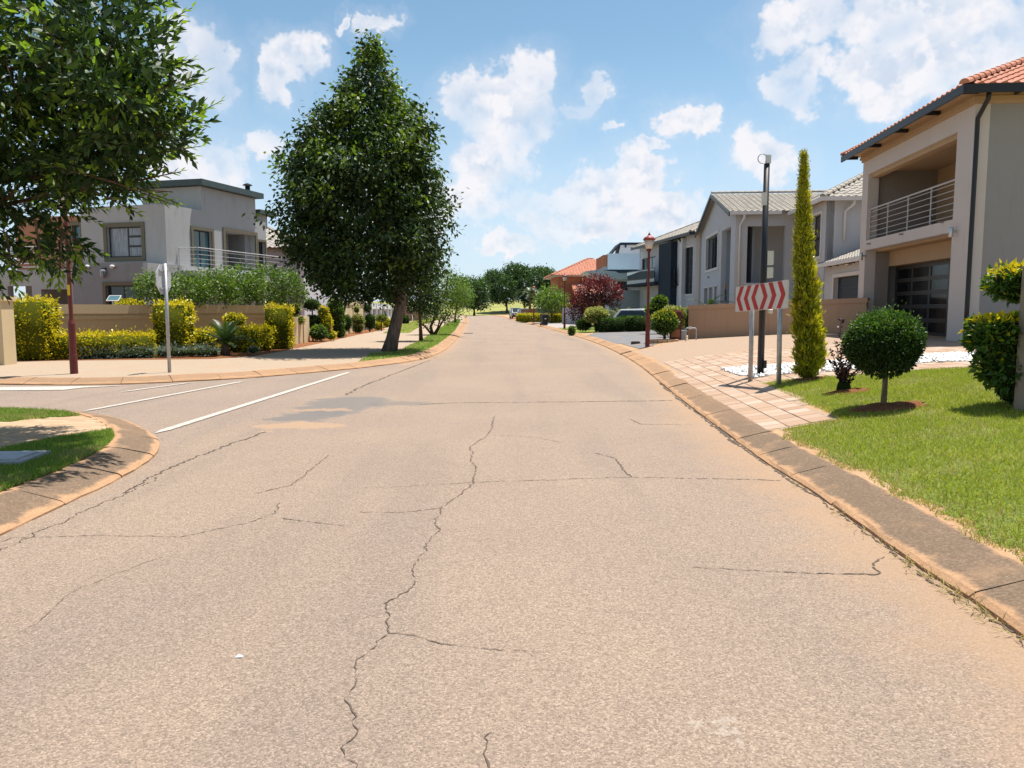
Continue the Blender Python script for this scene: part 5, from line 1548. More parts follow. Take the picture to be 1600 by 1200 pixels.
    for (a, b_) in shoots:
        Y = random.uniform(7.9, 8.4); A3, B3 = at(*a, Y) - base, at(*b_, Y - random.uniform(-.1, .25)) - base
        d = (B3 - A3).normalized(); s = d.cross(Vector((0.1, 1, 0.2))).normalized(); w2 = d.cross(s)
        MB().tube([A3 - d * 0.25, A3.lerp(B3, 0.5), B3], [0.012, 0.007, 0.003], 5).build("shoot", B_BROWN, t)
        nn = 17
        for j in range(nn):
            if k >= 290: break
            f = j / (nn - 1); p = A3.lerp(B3, f); an = j * 2.4 + random.uniform(-.3, .3)
            rd = s * math.cos(an) + w2 * math.sin(an)
            ax = (d * (0.75 + 0.5 * f) + rd * (1.0 - 0.5 * f) + Vector((0, 0, 0.05))).normalized()
            side = ax.cross(Vector((0, 0, 1))).normalized(); nm = side.cross(ax)
            L_ = 0.14 * (1 - 0.35 * f) * random.uniform(.85, 1.2)
            o = bpy.data.objects.new("leaf", lm[0 if (f > 0.35 or random.random() < .4) else 1]); COL.objects.link(o); o.parent = t
            o.location = p; o.rotation_mode = 'QUATERNION'
            o.rotation_quaternion = Matrix((side, ax, nm)).transposed().to_quaternion() @ Matrix.Rotation(random.uniform(-.6, .6), 3, 'Y').to_quaternion()
            o.scale = (L_, L_, L_); k += 1
near_tree()

# ------------------------------------------------------------------ the big street tree
def street_tree():
    base = G(608, 549, ZK); Y = base.y; k = Y / FPX
    t = thing("street_tree", "tall dense dark green street tree with leaning trunk on the grass verge", "tree", base)
    tp = [at(608, 551, Y), at(613, 530, Y), at(620, 500, Y), at(626, 475, Y), at(628, 440, Y), at(610, 370, Y), at(592, 280, Y), at(582, 180, Y), at(578, 90, Y)]
    tp = [p - base for p in tp]; tp[0].z = -0.05
    MB().tube(tp, [0.29, 0.225, 0.205, 0.20, 0.16, 0.14, 0.10, 0.06, 0.02], 12).build("trunk", B_GREY, t, smooth=True)
    prof = [(60, 580, 4), (85, 580, 18), (110, 578, 30), (135, 582, 50), (165, 582, 76), (195, 575, 104), (225, 572, 124), (255, 570, 140), (290, 567, 146), (330, 566, 148), (370, 570, 146), (400, 578, 138), (425, 580, 122), (442, 580, 104), (456, 578, 80), (468, 575, 50)]
    py_, pc, pw = [p[0] for p in prof], [p[1] for p in prof], [p[2] * 0.85 for p in prof]
    n = 3600
    yy = rng.uniform(62, 468, n * 4); hw = np.interp(yy, py_, pw); keep = rng.random(n * 4) < (hw / 150) ** 1.3 + 0.03; yy = yy[keep][:n]; hw = np.interp(yy, py_, pw)
    n = len(yy)
    an = rng.uniform(0, 2 * math.pi, n); rr = 0.45 + 0.55 * rng.random(n) ** 0.55
    edge_ = 0.97 + 0.12 * np.sin(an * 3 + yy * 0.045) + 0.11 * np.sin(an * 5 - yy * 0.085 + 1) + 0.06 * np.sin(an * 9 + yy * 0.15) + rng.normal(0, 0.045, n)
    # foliage gathers on limbs: thin it between them
    gap = np.sin(an * 4 + yy * 0.07) * np.sin(yy * 0.11 + an * 2)
    rr = rr * np.where(gap > 0.45, 0.78, 1.0)
    Cx = np.interp(yy, py_, pc) + np.cos(an) * hw * rr * edge_; Cd = np.sin(an) * hw * rr * edge_ * k
    C = np.array([list(at(a, b_, Y) - base) for a, b_ in zip(Cx, yy)]); C[:, 1] += Cd
    O = unit(np.stack([np.cos(an), np.sin(an), np.full(n, 0.15)], 1))
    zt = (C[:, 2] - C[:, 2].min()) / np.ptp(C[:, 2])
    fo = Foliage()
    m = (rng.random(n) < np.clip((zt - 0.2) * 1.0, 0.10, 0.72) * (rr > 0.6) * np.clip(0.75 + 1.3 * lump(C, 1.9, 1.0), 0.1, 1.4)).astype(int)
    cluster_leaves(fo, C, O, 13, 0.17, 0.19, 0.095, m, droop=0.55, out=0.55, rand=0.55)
    fo.build("crown", [L_MAPLE, L_MAPLELIT], t)
    for _ in range(26):
        c = Vector(C[int(rng.integers(n))]); s = tp[3 + int(rng.integers(4))]
        pts = limb(s, s.lerp(c, 0.92), 5, 0.12); r0 = 0.085
        MB().tube(pts, [r0 * (1 - 0.85 * i / 5) for i in range(6)], 6).build("branch", B_GREY, t, smooth=True)
street_tree()

# ------------------------------------------------------------------ trees along the left verge and at the end of the street
def px_ells(base, Y, lst):
    out = []
    for (px, py, rx, ry, rd) in lst:
        c = at(px, py, Y) - base; k = Y / FPX; out.append(((c.x, c.y, c.z), (rx * k, rd if rd else rx * k, ry * k)))
    return out
def px_tree(name, label, bx, by, trunk_px, tr, ell, n_cl, per, cr, L, W, mats, bark_mat=None, **kw):
    base = GR(bx, by); Y = base.y
    tr_pts = [tuple(at(x, y, Y) - base) for x, y in trunk_px]; tr_pts[0] = (tr_pts[0][0], tr_pts[0][1], -0.05)
    return tree(name, label, base, tr_pts, tr, px_ells(base, Y, ell), n_cl, per, cr, L, W, mats, bark_mat or B_BROWN, **kw)
px_tree("young_tree", "young dark tree with thin straight trunk beside the big street tree", 658, 533, [(658, 533), (657, 510), (655, 480), (657, 450)], 0.085, [(650, 455, 34, 32, 0), (672, 470, 22, 20, 0), (640, 430, 26, 24, 0)], 300, 12, 0.16, 0.18, 0.08, [L_MAPLE, L_MID], droop=.3, top_split=lambda C, O: np.full(len(C), .2))
mt = px_tree("multi_stem_tree", "light green multi stemmed small tree on the verge", 678, 523, [(676, 523), (673, 510), (682, 490), (694, 465), (700, 440)], 0.09, [(697, 452, 34, 28, 0), (720, 458, 20, 18, 0), (675, 475, 26, 20, 0), (668, 500, 16, 12, 0), (700, 492, 20, 10, 0), (690, 425, 16, 10, 0)], 420, 12, 0.17, 0.15, 0.06, [L_MID, L_LIGHT], top_split=lambda C, O: np.full(len(C), .4))
for pts in (((680, 523), (690, 505), (702, 485)), ((675, 523), (664, 510), (652, 502)), ((678, 523), (684, 512), (690, 490))):
    b0 = Vector(mt.location); MB().tube([at(x, y, b0.y) - b0 for x, y in pts], [0.07, 0.05, 0.025], 7).build("stem", B_BROWN, mt, smooth=True)
px_tree("verge_tree", "rounded green verge tree further up the left side", 711.5, 504, [(711.5, 504), (711, 495), (713, 485), (716, 470)], 0.13, [(714, 455, 22, 24, 0), (706, 470, 14, 12, 0), (724, 465, 14, 12, 0)], 300, 10, 0.28, 0.26, 0.11, [L_MID, L_LIGHT], top_split=lambda C, O: np.full(len(C), .35))
px_tree("broad_tree", "broad dark tree where the street bends out of sight", 741, 493.3, [(741, 493.3), (741, 485), (738, 470)], 0.3, [(735, 458, 22, 22, 8), (748, 452, 14, 14, 6), (752, 470, 12, 12, 5)], 800, 10, 0.6, 0.6, 0.28, [L_ACACIA, L_MID], top_split=lambda C, O: np.clip(O[:, 2] * .5, 0, 1))
for i, (bx, by, ell, lab) in enumerate([
        (792, 491.4, [(788, 450, 27, 22, 9), (772, 436, 14, 12, 6), (775, 462, 16, 10, 6)], "spreading dark acacia with layered crown above the grassy bank"),
        (820, 491.2, [(818, 440, 30, 20, 9), (806, 424, 22, 10, 7), (830, 462, 20, 14, 7)], "tallest dark acacia behind the parked dark cars"),
        (850, 491.0, [(848, 435, 24, 16, 9), (862, 448, 14, 14, 6), (846, 455, 22, 12, 7)], "dark acacia partly hidden by the orange roofed house")]):
    px_tree("acacia_tree", lab, bx, by, [(bx, by), (bx, 480), (bx - 2, 460)], 0.35, ell, 1100, 11, 0.5, 0.62, 0.32, [L_ACACIA, L_MID], group="acacias at the end of the street", shell=.35, top_split=lambda C, O: np.clip(O[:, 2] * .35, 0, 1))
px_tree("garden_tree", "light green bushy garden tree above the yellow hedge", 862, 505, [(862, 505), (862, 495), (860, 480)], 0.12, [(862, 466, 21, 16, 2.5), (850, 472, 14, 10, 2), (873, 474, 12, 9, 2)], 360, 10, 0.28, 0.3, 0.12, [L_MID, L_LIGHT], top_split=lambda C, O: np.full(len(C), .55))
px_tree("red_leaved_tree", "bushy dark red leaved tree in the front garden", 938, 514, [(938, 514), (936, 500), (932, 485), (930, 465)], 0.10, [(932, 455, 34, 22, 0), (952, 462, 20, 20, 0), (912, 470, 22, 18, 0), (905, 490, 16, 12, 0), (930, 440, 20, 10, 0)], 520, 12, 0.17, 0.17, 0.085, [L_RED, L_PURPLE], top_split=lambda C, O: np.clip(.35 - O[:, 2], 0, 1), shell=.4)

# palm fronds
def fronds(name, label, cat, base, n, length, droop, mat_, crown_z, trunk_r, up=(0.2, 1.2), leaflets=22, lw=0.03, ll=0.22, trunk=True, group=None, bark_mat=None):
    t = thing(name, label, cat, base, random.uniform(0, 6), group)
    if trunk: MB().tube([(0, 0, -0.05), (0.02, 0, crown_z * 0.6), (0, 0, crown_z)], [trunk_r * 1.2, trunk_r, trunk_r * 0.8], 10).build("trunk", bark_mat or B_BROWN, t, smooth=True)
    for i in range(n):
        az_ = 2 * math.pi * i / n * 2.618 + random.uniform(-.15, .15); el_ = random.uniform(*up); L = length * random.uniform(0.82, 1.1)
        pts = []
        p = Vector((0, 0, crown_z)); e = el_
        st = 9
        for j in range(st + 1):
            pts.append(p.copy()); d = Vector((math.cos(az_) * math.cos(e), math.sin(az_) * math.cos(e), math.sin(e))); p = p + d * L / st; e -= droop / st
        m = MB(); m.tube(pts, [0.014 * length ** .5 * (1 - 0.8 * j / st) for j in range(st + 1)], 4)
        for j in range(leaflets):
            f = 0.1 + 0.9 * j / leaflets; x = f * st; a = pts[min(int(x), st - 1)].lerp(pts[min(int(x) + 1, st)], x - int(x))
            tng = (pts[min(int(x) + 1, st)] - pts[max(int(x) - 1, 0)]).normalized(); sd = tng.cross(Vector((0, 0, 1))).normalized()
            w_ = ll * math.sin(math.pi * (0.12 + 0.85 * f)) + 0.02
            for s in (-1, 1):
                q = a + (sd * s + tng * 0.7 + Vector((0, 0, 0.15))).normalized() * w_
                m.add([a - tng * lw / 2, q, a + tng * lw / 2], [(0, 1, 2)])
        m.build("frond", mat_, t)
    return t
L_FROND = leaf_mat("frond_dark", [(0.028, 0.065, 0.018), (0.05, 0.095, 0.025)], 0.2, 0.4, 0.5)
L_FRONDY = leaf_mat("frond_olive", [(0.16, 0.19, 0.05), (0.24, 0.26, 0.08)], 0.25)
fronds("cycad", "dark green cycad with stiff arching fronds before the cream wall", "cycad", G(352, 555, ZK), 26, 1.05, 0.9, L_FROND, 0.35, 0.13, (0.15, 1.35), 30, 0.03, 0.20)
fronds("cycad", "olive cycad with arching fronds between the dark clipped hedges", "cycad", GR(972, 513), 22, 1.7, 1.1, L_FRONDY, 0.55, 0.16, (0.15, 1.3), 26, 0.05, 0.3)
fronds("palm_tree", "small palm with drooping fronds beside the far acacias", "palm", GR(828, 500), 20, 2.8, 1.9, L_FROND, 3.6, 0.16, (0.2, 1.2), 22, 0.09, 0.5)
fronds("palm_tree", "young palm behind the boundary wall by the gabled house", "palm", Vector((9.4, 37.0, 0.6)), 18, 1.5, 1.6, L_FROND, 0.9, 0.12, (0.2, 1.3), 22, 0.05, 0.3)

# ------------------------------------------------------------------ left garden
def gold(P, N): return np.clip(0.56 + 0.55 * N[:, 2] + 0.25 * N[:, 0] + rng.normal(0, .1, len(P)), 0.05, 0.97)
GOLD = [L_CORE_Y, L_YGREEN, L_YELLOW]
def column(px0, px1, pb, pt, lab, name="golden_hedge_column", depth=0.9, mats=None, tp=gold, leaf=(0.085, 0.045), dens=380):
    b0 = GR((px0 + px1) / 2, pb); k = b0.y / FPX; wdt = (px1 - px0) * k; hgt = (pb - pt) * k * 1.01
    return clipped(name, lab, "hedge", b0 + Vector((0, depth / 2, 0)), [('box', (0, 0, hgt / 2), (wdt, depth, hgt))], leaf, dens, mats or GOLD, tp, group="golden hedge columns" if name.startswith("golden") else None, spiky=.22, rough=.10)
column(10, 70, 564, 471, "leftmost tall golden hedge column at the end of the cream wall")
column(238, 290, 557, 476, "tall golden hedge column behind the sign seen from the back")
column(413, 451, 546, 481, "golden hedge column at the right end of the cream wall")
def low_hedge(a, b_, depth, hgt, lab, mats, tp, leaf, dens, name="low_hedge", spiky=0.05, n=1, cat="hedge", group=None):
    A_, B_ = GR(*a), GR(*b_); c = (A_ + B_) / 2; d = B_ - A_; L = d.length
    return clipped(name, lab, cat, c + Vector((0, depth * 0.4, 0)), [('box', (0, 0, hgt / 2), (L, depth, hgt))], leaf, dens, mats, tp, rz=math.atan2(d.y, d.x), spiky=spiky, rough=.09, group=group)
low_hedge((72, 563), (236, 559), 0.8, 0.70, "low golden hedge between the first two golden columns", GOLD, gold, (0.085, 0.045), 380, spiky=.12, group="low golden hedges")
low_hedge((292, 555), (338, 552), 0.8, 0.75, "short stretch of low golden hedge beside the cycad", GOLD, gold, (0.085, 0.045), 380, spiky=.12, group="low golden hedges")
low_hedge((365, 552), (416, 546.5), 0.8, 0.80, "low golden hedge right of the cycad along the cream wall", GOLD, gold, (0.085, 0.045), 380, group="low golden hedges")
low_hedge((122, 562), (238, 560), 0.55, 0.26, "low silvery lavender edging under the golden hedge", [L_CORE, L_LAV, L_LAV], None, (0.10, 0.018), 700, "lavender_edging", .2)
low_hedge((240, 560), (338, 558), 0.55, 0.26, "low silvery lavender edging in front of the second column", [L_CORE, L_LAV, L_LAV], None, (0.10, 0.018), 700, "lavender_edging", .2)
def ballbush(px, py, rx, ry, pb, lab, mats, tp, leaf, dens, name="round_bush", stem=False, sm=None, cat="bush", extra=(), rd=None, group=None, sr=0.035):
    b0 = GR(px, pb); k = b0.y / FPX
    shapes = []
    for (x, y, a, b_) in ((px, py, rx, ry),) + tuple(extra):
        c = at(x, y, b0.y) - b0; shapes.append(('ell', tuple(c), (a * k, (rd or a) * k, b_ * k)))
    st = None
    if stem:
        top = max(s[1][2] for s in shapes); st = [([(0, 0, -0.03), (0.01, 0, top * 0.5), (0, 0, top)], [sr * 1.2, sr, sr * 0.8])]
    return clipped(name, lab, cat, b0, shapes, leaf, dens, mats, tp, stem=st, stem_mat=sm, group=group, rough=0.045 if leaf[0] < .04 else 0.06, spiky=.06 if leaf[0] < .04 else 0)
ballbush(207, 540, 20, 14, 559, "dark shrub with golden shoots between lavender and hedge", GOLD, lambda P, N: np.clip(.1 + .5 * N[:, 2], 0, 1), (0.08, 0.04), 420)
ballbush(366, 500, 17, 11, 550, "golden ball shrub above the cycad", GOLD, gold, (0.085, 0.045), 420, stem=True)
ballbush(396, 547, 9, 5, 556, "small silvery cushion plant on the red soil", [L_CORE, L_LAV, L_LAV], None, (0.06, 0.02), 900)
ballbush(203, 476, 20, 6, 548, "golden shrub top showing above the cream wall", GOLD, gold, (0.085, 0.045), 420, stem=True, extra=((196, 473, 14, 7),))
# creeper mass above the wall
def creeper():
    pts = [(245, 455, 30, 18), (290, 452, 40, 24), (335, 450, 40, 27), (375, 447, 40, 30), (415, 448, 38, 32), (450, 452, 28, 28), (240, 440, 22, 12)]
    base = Vector((-10.9, 28.6, ZK))
    t = thing("creeper_hedge", "loose green creeper hedge spilling over the top of the cream wall", "hedge", base)
    ells = []
    for i, (x, y, rx, ry) in enumerate(pts):
        Yc = 25.8 + (x - 245) / 205 * 5.2 + .5; c = at(x, y, Yc) - base; k = Yc / FPX
        ells.append(((c.x, c.y, c.z), (rx * k, 0.75, ry * k)))
    C, O, rr = sample_ells(ells, 1500, 0.55)
    fo = Foliage(); cluster_leaves(fo, C, O, 10, 0.12, 0.12, 0.055, (rng.random(1500) < .35).astype(int), droop=.1, out=.5, rand=.9)
    fo.build("foliage", [L_MID, L_LIGHT], t)
    for x in (250, 300, 350, 400, 440):
        Yc = 25.8 + (x - 245) / 205 * 5.2 + .5; p = at(x, 470, Yc) - base
        MB().tube([(p.x, p.y, -0.05), (p.x + .1, p.y, p.z * .6), (p.x, p.y, p.z + .3)], [0.05, 0.04, 0.02], 6).build("stem", B_BROWN, t)
creeper()
DARKB = [L_CORE, L_DARK, L_MID]
MIDB = [L_CORE, L_MID, L_LIGHT]
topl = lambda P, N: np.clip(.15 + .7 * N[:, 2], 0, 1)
PALEB = [L_CORE, L_PALEG, L_PALE]
ballbush(463, 500, 13, 8, 537, "pale flat topped standard bush beside the wall end", PALEB, topl, (0.09, 0.05), 380, "standard_bush", True, extra=((461, 484, 9, 9),))
ballbush(489, 503, 14, 11, 533, "two tier dark green topiary ball tree", DARKB, topl, (0.08, 0.045), 420, "topiary_tree", True, extra=((487, 476, 13, 9),))
ballbush(505, 488, 9, 9, 533, "tall golden shrub next to the two tier topiary", GOLD, gold, (0.09, 0.05), 380, extra=((509, 505, 10, 18), (517, 524, 8, 7)))
ballbush(498, 520, 14, 12, 534, "leafy green shrub at the foot of the topiary", MIDB, topl, (0.12, 0.04), 380)
ballbush(524, 486, 14, 20, 528, "tall bright green clipped shrub by the red soil bed", MIDB, topl, (0.09, 0.05), 380, "tall_shrub", extra=((528, 505, 11, 18), (531, 520, 9, 8)))
ballbush(541, 505, 9, 12, 524, "dark loose shrub between clipped bushes", DARKB, topl, (0.10, 0.05), 380)
ballbush(559, 500, 11, 8, 521, "pale green domed bush with a small ball above", PALEB, topl, (0.10, 0.055), 380, extra=((557, 484, 4.5, 5), (559, 512, 9, 8)), name="topiary_tree", stem=True)
ballbush(578, 503, 9, 12, 519, "dark two ball topiary near the white fence", DARKB, topl, (0.10, 0.055), 380, "topiary_tree", True, extra=((574, 482, 6, 6),))
ballbush(596, 497, 10, 6, 517, "brownish flat topped standard bush by the white fence", PALEB, lambda P, N: np.full(len(P), .1), (0.10, 0.055), 380, "standard_bush", True)
ballbush(590, 508, 8, 7, 516, "low yellow green shrub under the standard bush", [L_CORE_Y, L_YGREEN, L_YELLOW], topl, (0.12, 0.06), 380)
ballbush(604, 504, 8, 7, 515, "golden shrub just left of the street tree trunk", GOLD, gold, (0.12, 0.06), 380)
ballbush(633, 500, 7, 7, 506, "dark clipped bush right of the street tree trunk", DARKB, topl, (0.12, 0.06), 380)

# ------------------------------------------------------------------ right garden
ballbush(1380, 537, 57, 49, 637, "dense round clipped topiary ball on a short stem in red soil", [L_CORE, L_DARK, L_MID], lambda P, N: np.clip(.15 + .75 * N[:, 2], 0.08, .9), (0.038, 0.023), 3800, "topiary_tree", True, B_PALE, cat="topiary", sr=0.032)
def edge_topiary():
    b0 = GR(1592, 634); k = b0.y / FPX
    def C(x, y): return tuple(at(x, y, b0.y) - b0)
    c1, c2, c3, c4 = C(1590, 443), C(1592, 525), C(1590, 570), C(1593, 605)
    t = clipped("topiary_tree", "two tier topiary with golden topped crown beside the pale post at the picture edge", "topiary", b0,
            [('ell', c1, (43 * k, 40 * k, 30 * k)), ('box', c2, (128 * k, 84 * k, 56 * k)), ('ell', c3, (58 * k, 50 * k, 44 * k)), ('ell', c4, (36 * k, 34 * k, 30 * k))],
            (0.075, 0.042), 1000, [L_CORE, L_MID, L_YELLOW], lambda P, N: np.clip((N[:, 2] - .35) * 1.4, 0.03, .9), stem=[([(0, 0, -0.05), (0.0, 0, 1.2), (0.02, 0, 1.9)], [0.05, 0.045, 0.03])], rough=.05)
edge_topiary()
def cypress():
    b0 = GR(1262, 594); k = b0.y / FPX
    t = thing("cypress_tree", "slim golden cypress column beside the chevron sign", "tree", b0)
    H = (594 - 250) * k
    MB().tube([(0, 0, -0.05), (-0.12, 0, H * 0.5), (-0.19, 0, H * 0.93)], [0.07, 0.05, 0.008], 8).build("trunk", B_BROWN, t)
    prof = [(0.0, 0.10), (0.03, 0.16), (0.08, 0.195), (0.2, 0.195), (0.33, 0.17), (0.49, 0.13), (0.68, 0.085), (0.83, 0.05), (0.92, 0.024), (0.97, 0.010), (1.0, 0.002)]
    n = 1500
    f = rng.random(n) ** 0.85; an = rng.uniform(0, 2 * math.pi, n)
    r = np.interp(f, [p[0] for p in prof], [p[1] for p in prof]); r = r * (1 + 0.20 * np.sin(an * 3 + f * 22) + 0.17 * np.sin(an * 5 - f * 37)) * rng.uniform(0.66, 1.02, n)
    lean = np.interp(f, [0, .26, .49, .68, 1], [0.0, -0.03, -0.12, -0.17, -0.20])
    C = np.stack([np.cos(an) * r + lean, np.sin(an) * r, f * H + 0.03], 1)
    O = np.stack([np.cos(an) * 0.45, np.sin(an) * 0.45, np.full(n, 1.0)], 1)
    fo = Foliage()
    V, Q = [], []
    for j, (ff, rr_) in enumerate(prof):
        for i in range(12):
            a = 2 * math.pi * i / 12; V.append((math.cos(a) * rr_ * 0.72 + np.interp(ff, [0, .26, .49, .68, 1], [0.0, -0.03, -0.12, -0.17, -0.20]), math.sin(a) * rr_ * 0.72, ff * H))
    for j in range(len(prof) - 1):
        for i in range(12): Q.append((j * 12 + i, j * 12 + (i + 1) % 12, (j + 1) * 12 + (i + 1) % 12, (j + 1) * 12 + i))
    fo.solid(V, Q, 2)
    m = (rng.random(n) < np.where(np.cos(an - 0.4) > 0, 0.62, 0.26)).astype(int)  # bright tips thicker on the sun side, light and shade put into colour
    sl = np.repeat(1 - 0.6 * f, 16)
    cluster_leaves(fo, C, O, 16, 0.028, 0.10 * sl, 0.028 * sl, m, out=0.9, rand=0.35)
    fo.build("crown", [L_CYP, L_CYPLIT, L_CORE_Y], t)
cypress()
def purple_shrub():
    b0 = GR(1318, 613); k = b0.y / FPX
    t = thing("purple_shrub", "sparse dark purple shrub between the cypress and the topiary ball", "bush", b0)
    MB().lathe([(0.09, -0.02), (0.10, 0.06), (0.08, 0.14), (0.02, 0.16)], 10).build("root_clump", L_CORE, t)
    fo = Foliage(); Ps, As = [], []
    for i in range(15):
        az_ = i * 2.4; tip = Vector((math.cos(az_) * random.uniform(.10, .34), math.sin(az_) * random.uniform(.05, .2), random.uniform(0.35, 0.92)))
        if i == 0: tip = Vector((-0.08, 0.0, 1.05))
        pts = limb((0, 0, 0.05), tip, 5, 0.10); MB().tube(pts, [0.010, .009, .008, .006, .005, .003], 5).build("stem", B_BROWN, t)
        for j in range(36):
            f = random.uniform(0.12, 1); q = pts[min(4, int(f * 5))].lerp(pts[min(5, int(f * 5) + 1)], f * 5 % 1)
            Ps.append(q); As.append((math.cos(j * 2.4), math.sin(j * 2.4), 0.5))
    fo.leaf(np.array([list(p) for p in Ps]), np.array(As), 0.065, 0.034, 0)
    fo.build("foliage", [L_PURPLE], t)
purple_shrub()
# mid distance, right
ballbush(1038, 503, 22, 19, 534, "round green clipped bush on a short stem beside the red lamp post", [L_CORE, L_MID, L_YGREEN], lambda P, N: np.clip(.5 * N[:, 2] + .1, 0, .8), (0.085, 0.05), 520, "topiary_tree", True, cat="topiary", sr=.05)
ballbush(932, 493, 19, 13, 519, "pale yellow standard bush with umbrella crown on two stems", PALEB, lambda P, N: np.clip(.6 + .4 * N[:, 2], 0, 1), (0.12, 0.06), 420, "standard_bush", True, B_PALE, cat="topiary")
low_hedge((938, 520), (970, 519), 1.4, 0.85, "dark clipped box hedge left of the olive cycad", DARKB, topl, (0.09, 0.05), 380, "box_hedge", 0, group="dark clipped box hedges")
low_hedge((977, 519), (1006, 518), 1.4, 0.90, "dark clipped box hedge right of the olive cycad", DARKB, topl, (0.09, 0.05), 380, "box_hedge", 0, group="dark clipped box hedges")
ballbush(1050, 487, 14, 9, 527, "pale yellow green shrub mass behind the lamp post", PALEB, lambda P, N: np.clip(.5 + .4 * N[:, 2], 0, 1), (0.13, 0.06), 360, extra=((1062, 490, 10, 9), (1054, 505, 14, 14)))
ballbush(1030, 472, 12, 10, 522, "bright green loose shrub in front of the navy panel", MIDB, lambda P, N: np.full(len(P), .6), (0.2, 0.1), 150, extra=((1022, 485, 14, 12), (1034, 495, 16, 16)))
ballbush(893, 517, 6, 8, 524.5, "dusty green tuft at the foot of the lamp post", MIDB, None, (0.14, 0.04), 500, "small_shrub")
ballbush(912, 507, 12, 9, 519, "dark low shrub below the red leaved tree", DARKB, None, (0.15, 0.05), 400, "small_shrub")
ballbush(1078, 486, 9, 6, 522, "pale shrub peeping over the end of the tan wall", PALEB, None, (0.13, 0.06), 360, extra=((1075, 500, 9, 14),))
low_hedge((818, 503.8), (879, 504.6), 2.0, 0.95, "long golden topped hedge before the grey wall", GOLD, lambda P, N: np.clip((N[:, 2] - .2) * 1.3, .05, .95), (0.16, 0.09), 120, "clipped_hedge", 0)

# ================================================================== walls, fences
def garden_wall(name, label, a, b_, z0a, z0b, za, zb, th, mat_, cop=None, cop_h=0.3, cop_out=0.05, cat="wall", group=None, piers=()):
    """wall between two ground points whose top may slope; children: panel, coping, pier"""
    a, b_ = Vector((a[0], a[1], 0)), Vector((b_[0], b_[1], 0)); d = b_ - a; L = d.length
    t = thing(name, label, cat, (a.x, a.y, 0), math.atan2(d.y, d.x), group)
    def slab(n_, m_, x0, x1, y0, y1, lo, hi):
        f = lambda x, A, B: A + (B - A) * x / L
        zl = [f(x, *lo) for x in (x0, x1)]; zh = [f(x, *hi) for x in (x0, x1)]
        return MB().add([(x0, y0, zl[0]), (x1, y0, zl[1]), (x1, y1, zl[1]), (x0, y1, zl[0]), (x0, y0, zh[0]), (x1, y0, zh[1]), (x1, y1, zh[1]), (x0, y1, zh[0])],
                        [(3, 2, 1, 0), (4, 5, 6, 7), (0, 1, 5, 4), (1, 2, 6, 5), (2, 3, 7, 6), (3, 0, 4, 7)]).build(n_, m_, t)
    if cop:
        slab("panel", mat_, 0, L, 0, th, (z0a - .3, z0b - .3), (za - cop_h, zb - cop_h))
        slab("coping", cop, -0.03, L + .03, -cop_out, th + cop_out, (za - cop_h + .002, zb - cop_h + .002), (za, zb))
    else:
        slab("panel", mat_, 0, L, 0, th, (z0a - .3, z0b - .3), (za, zb))
    for (f, w_, ex, top) in piers:
        x = f * L
        slab("pier", cop or mat_, max(0, x - w_ / 2) if f > 0 else -w_ / 2, x + w_ / 2, -ex, th + ex, (z0a - .3, z0b - .3), (za + top, zb + top))
    return t, slab, L
WA, WB = Vector((-15.2, 22.4, 0)), Vector((-9.3, 30.2, 0))
wt, slab, L = garden_wall("boundary_wall", "long cream plastered wall with thick coping behind the golden hedges", WA, WB, ZK, ZK, 1.72, 1.72, 0.22, M_WALLCREAM, M_COPING, 0.30, 0.05)
slab("moulding", M_WALLCREAM, 0.0, L, -0.03, 0.0, (1.24, 1.24), (1.36, 1.36))
slab("plinth", M_COPING, 0.0, L, -0.04, 0.0, (0.05, 0.05), (0.42, 0.42))
p0 = G(4, 571, ZK)
t = thing("gate_pier", "pale plastered wall pier at the picture edge beside the first golden column", "pier", (p0.x - 0.25, p0.y + 0.3, 0))
MB().box(-0.45, 0.27, -0.25, 0.25, -0.1, 1.78).build("shaft", M_COPING, t); MB().box(-0.50, 0.32, -0.30, 0.30, 1.78, 1.88).build("cap", M_COPING, t)
# tan wall between the two lots on the right
TA, TB = at(1075, 528, 30.2), at(1352, 521, 26.2)
ta, tb = at(1075, 477, 30.2).z, at(1352, 465, 26.2).z
garden_wall("boundary_wall", "plain tan plastered wall between the paved drive and the gabled house", TA, TB, TA.z, TB.z, ta, tb, 0.22, M_WALLTAN, M_WALLTAN, 0.17, 0.03)
# cream wall pieces further up on the left
c0, c1 = G(444, 542, ZK), G(484, 534, ZK)
garden_wall("boundary_wall", "short cream wall behind the standard bush with brown pier", c0, c1, ZK, ZK, 1.25, 1.25, 0.2, M_COPING, None, piers=((0.75, 0.35, 0.05, .05),))
c0, c1 = G(538, 524, ZK), G(569, 516, ZK)
garden_wall("boundary_wall", "cream wall with slatted opening behind the clipped bushes", c0 + Vector((-.3, 1, 0)), c1, ZK, ZK, 2.05, 2.05, 0.2, M_COPING, M_COPING, 0.2, piers=((0.0, .35, .05, .1), (0.45, 0.35, 0.05, .12)))
c2 = G(613, 505, ZK)
d = (c2 - c1); ft = thing("garden_fence", "white rendered fence with square openings behind the topiary", "fence", (c1.x, c1.y, ZK), math.atan2(d.y, d.x))
L = d.length; n = 7
for i in range(n + 1):
    h_ = 1.95 if i else 2.3
    MB().box(i * L / n - .2, i * L / n + .2, -.2, .2, -.2, h_).build("post", M_WHITEWALL, ft)
for i in range(n):
    x0, x1 = i * L / n + .201, (i + 1) * L / n - .201
    MB().box(x0, x1, -.12, .12, -.2, .75).build("panel", M_WHITEWALL, ft); MB().box(x0, x1, -.14, .14, 1.5, 1.85).build("beam", M_WHITEWALL, ft)
    for k in range(3): MB().box(x0, x1, -.03, .03, .88 + k * .2, .98 + k * .2).build("slat", M_HOUSEDARK, ft)
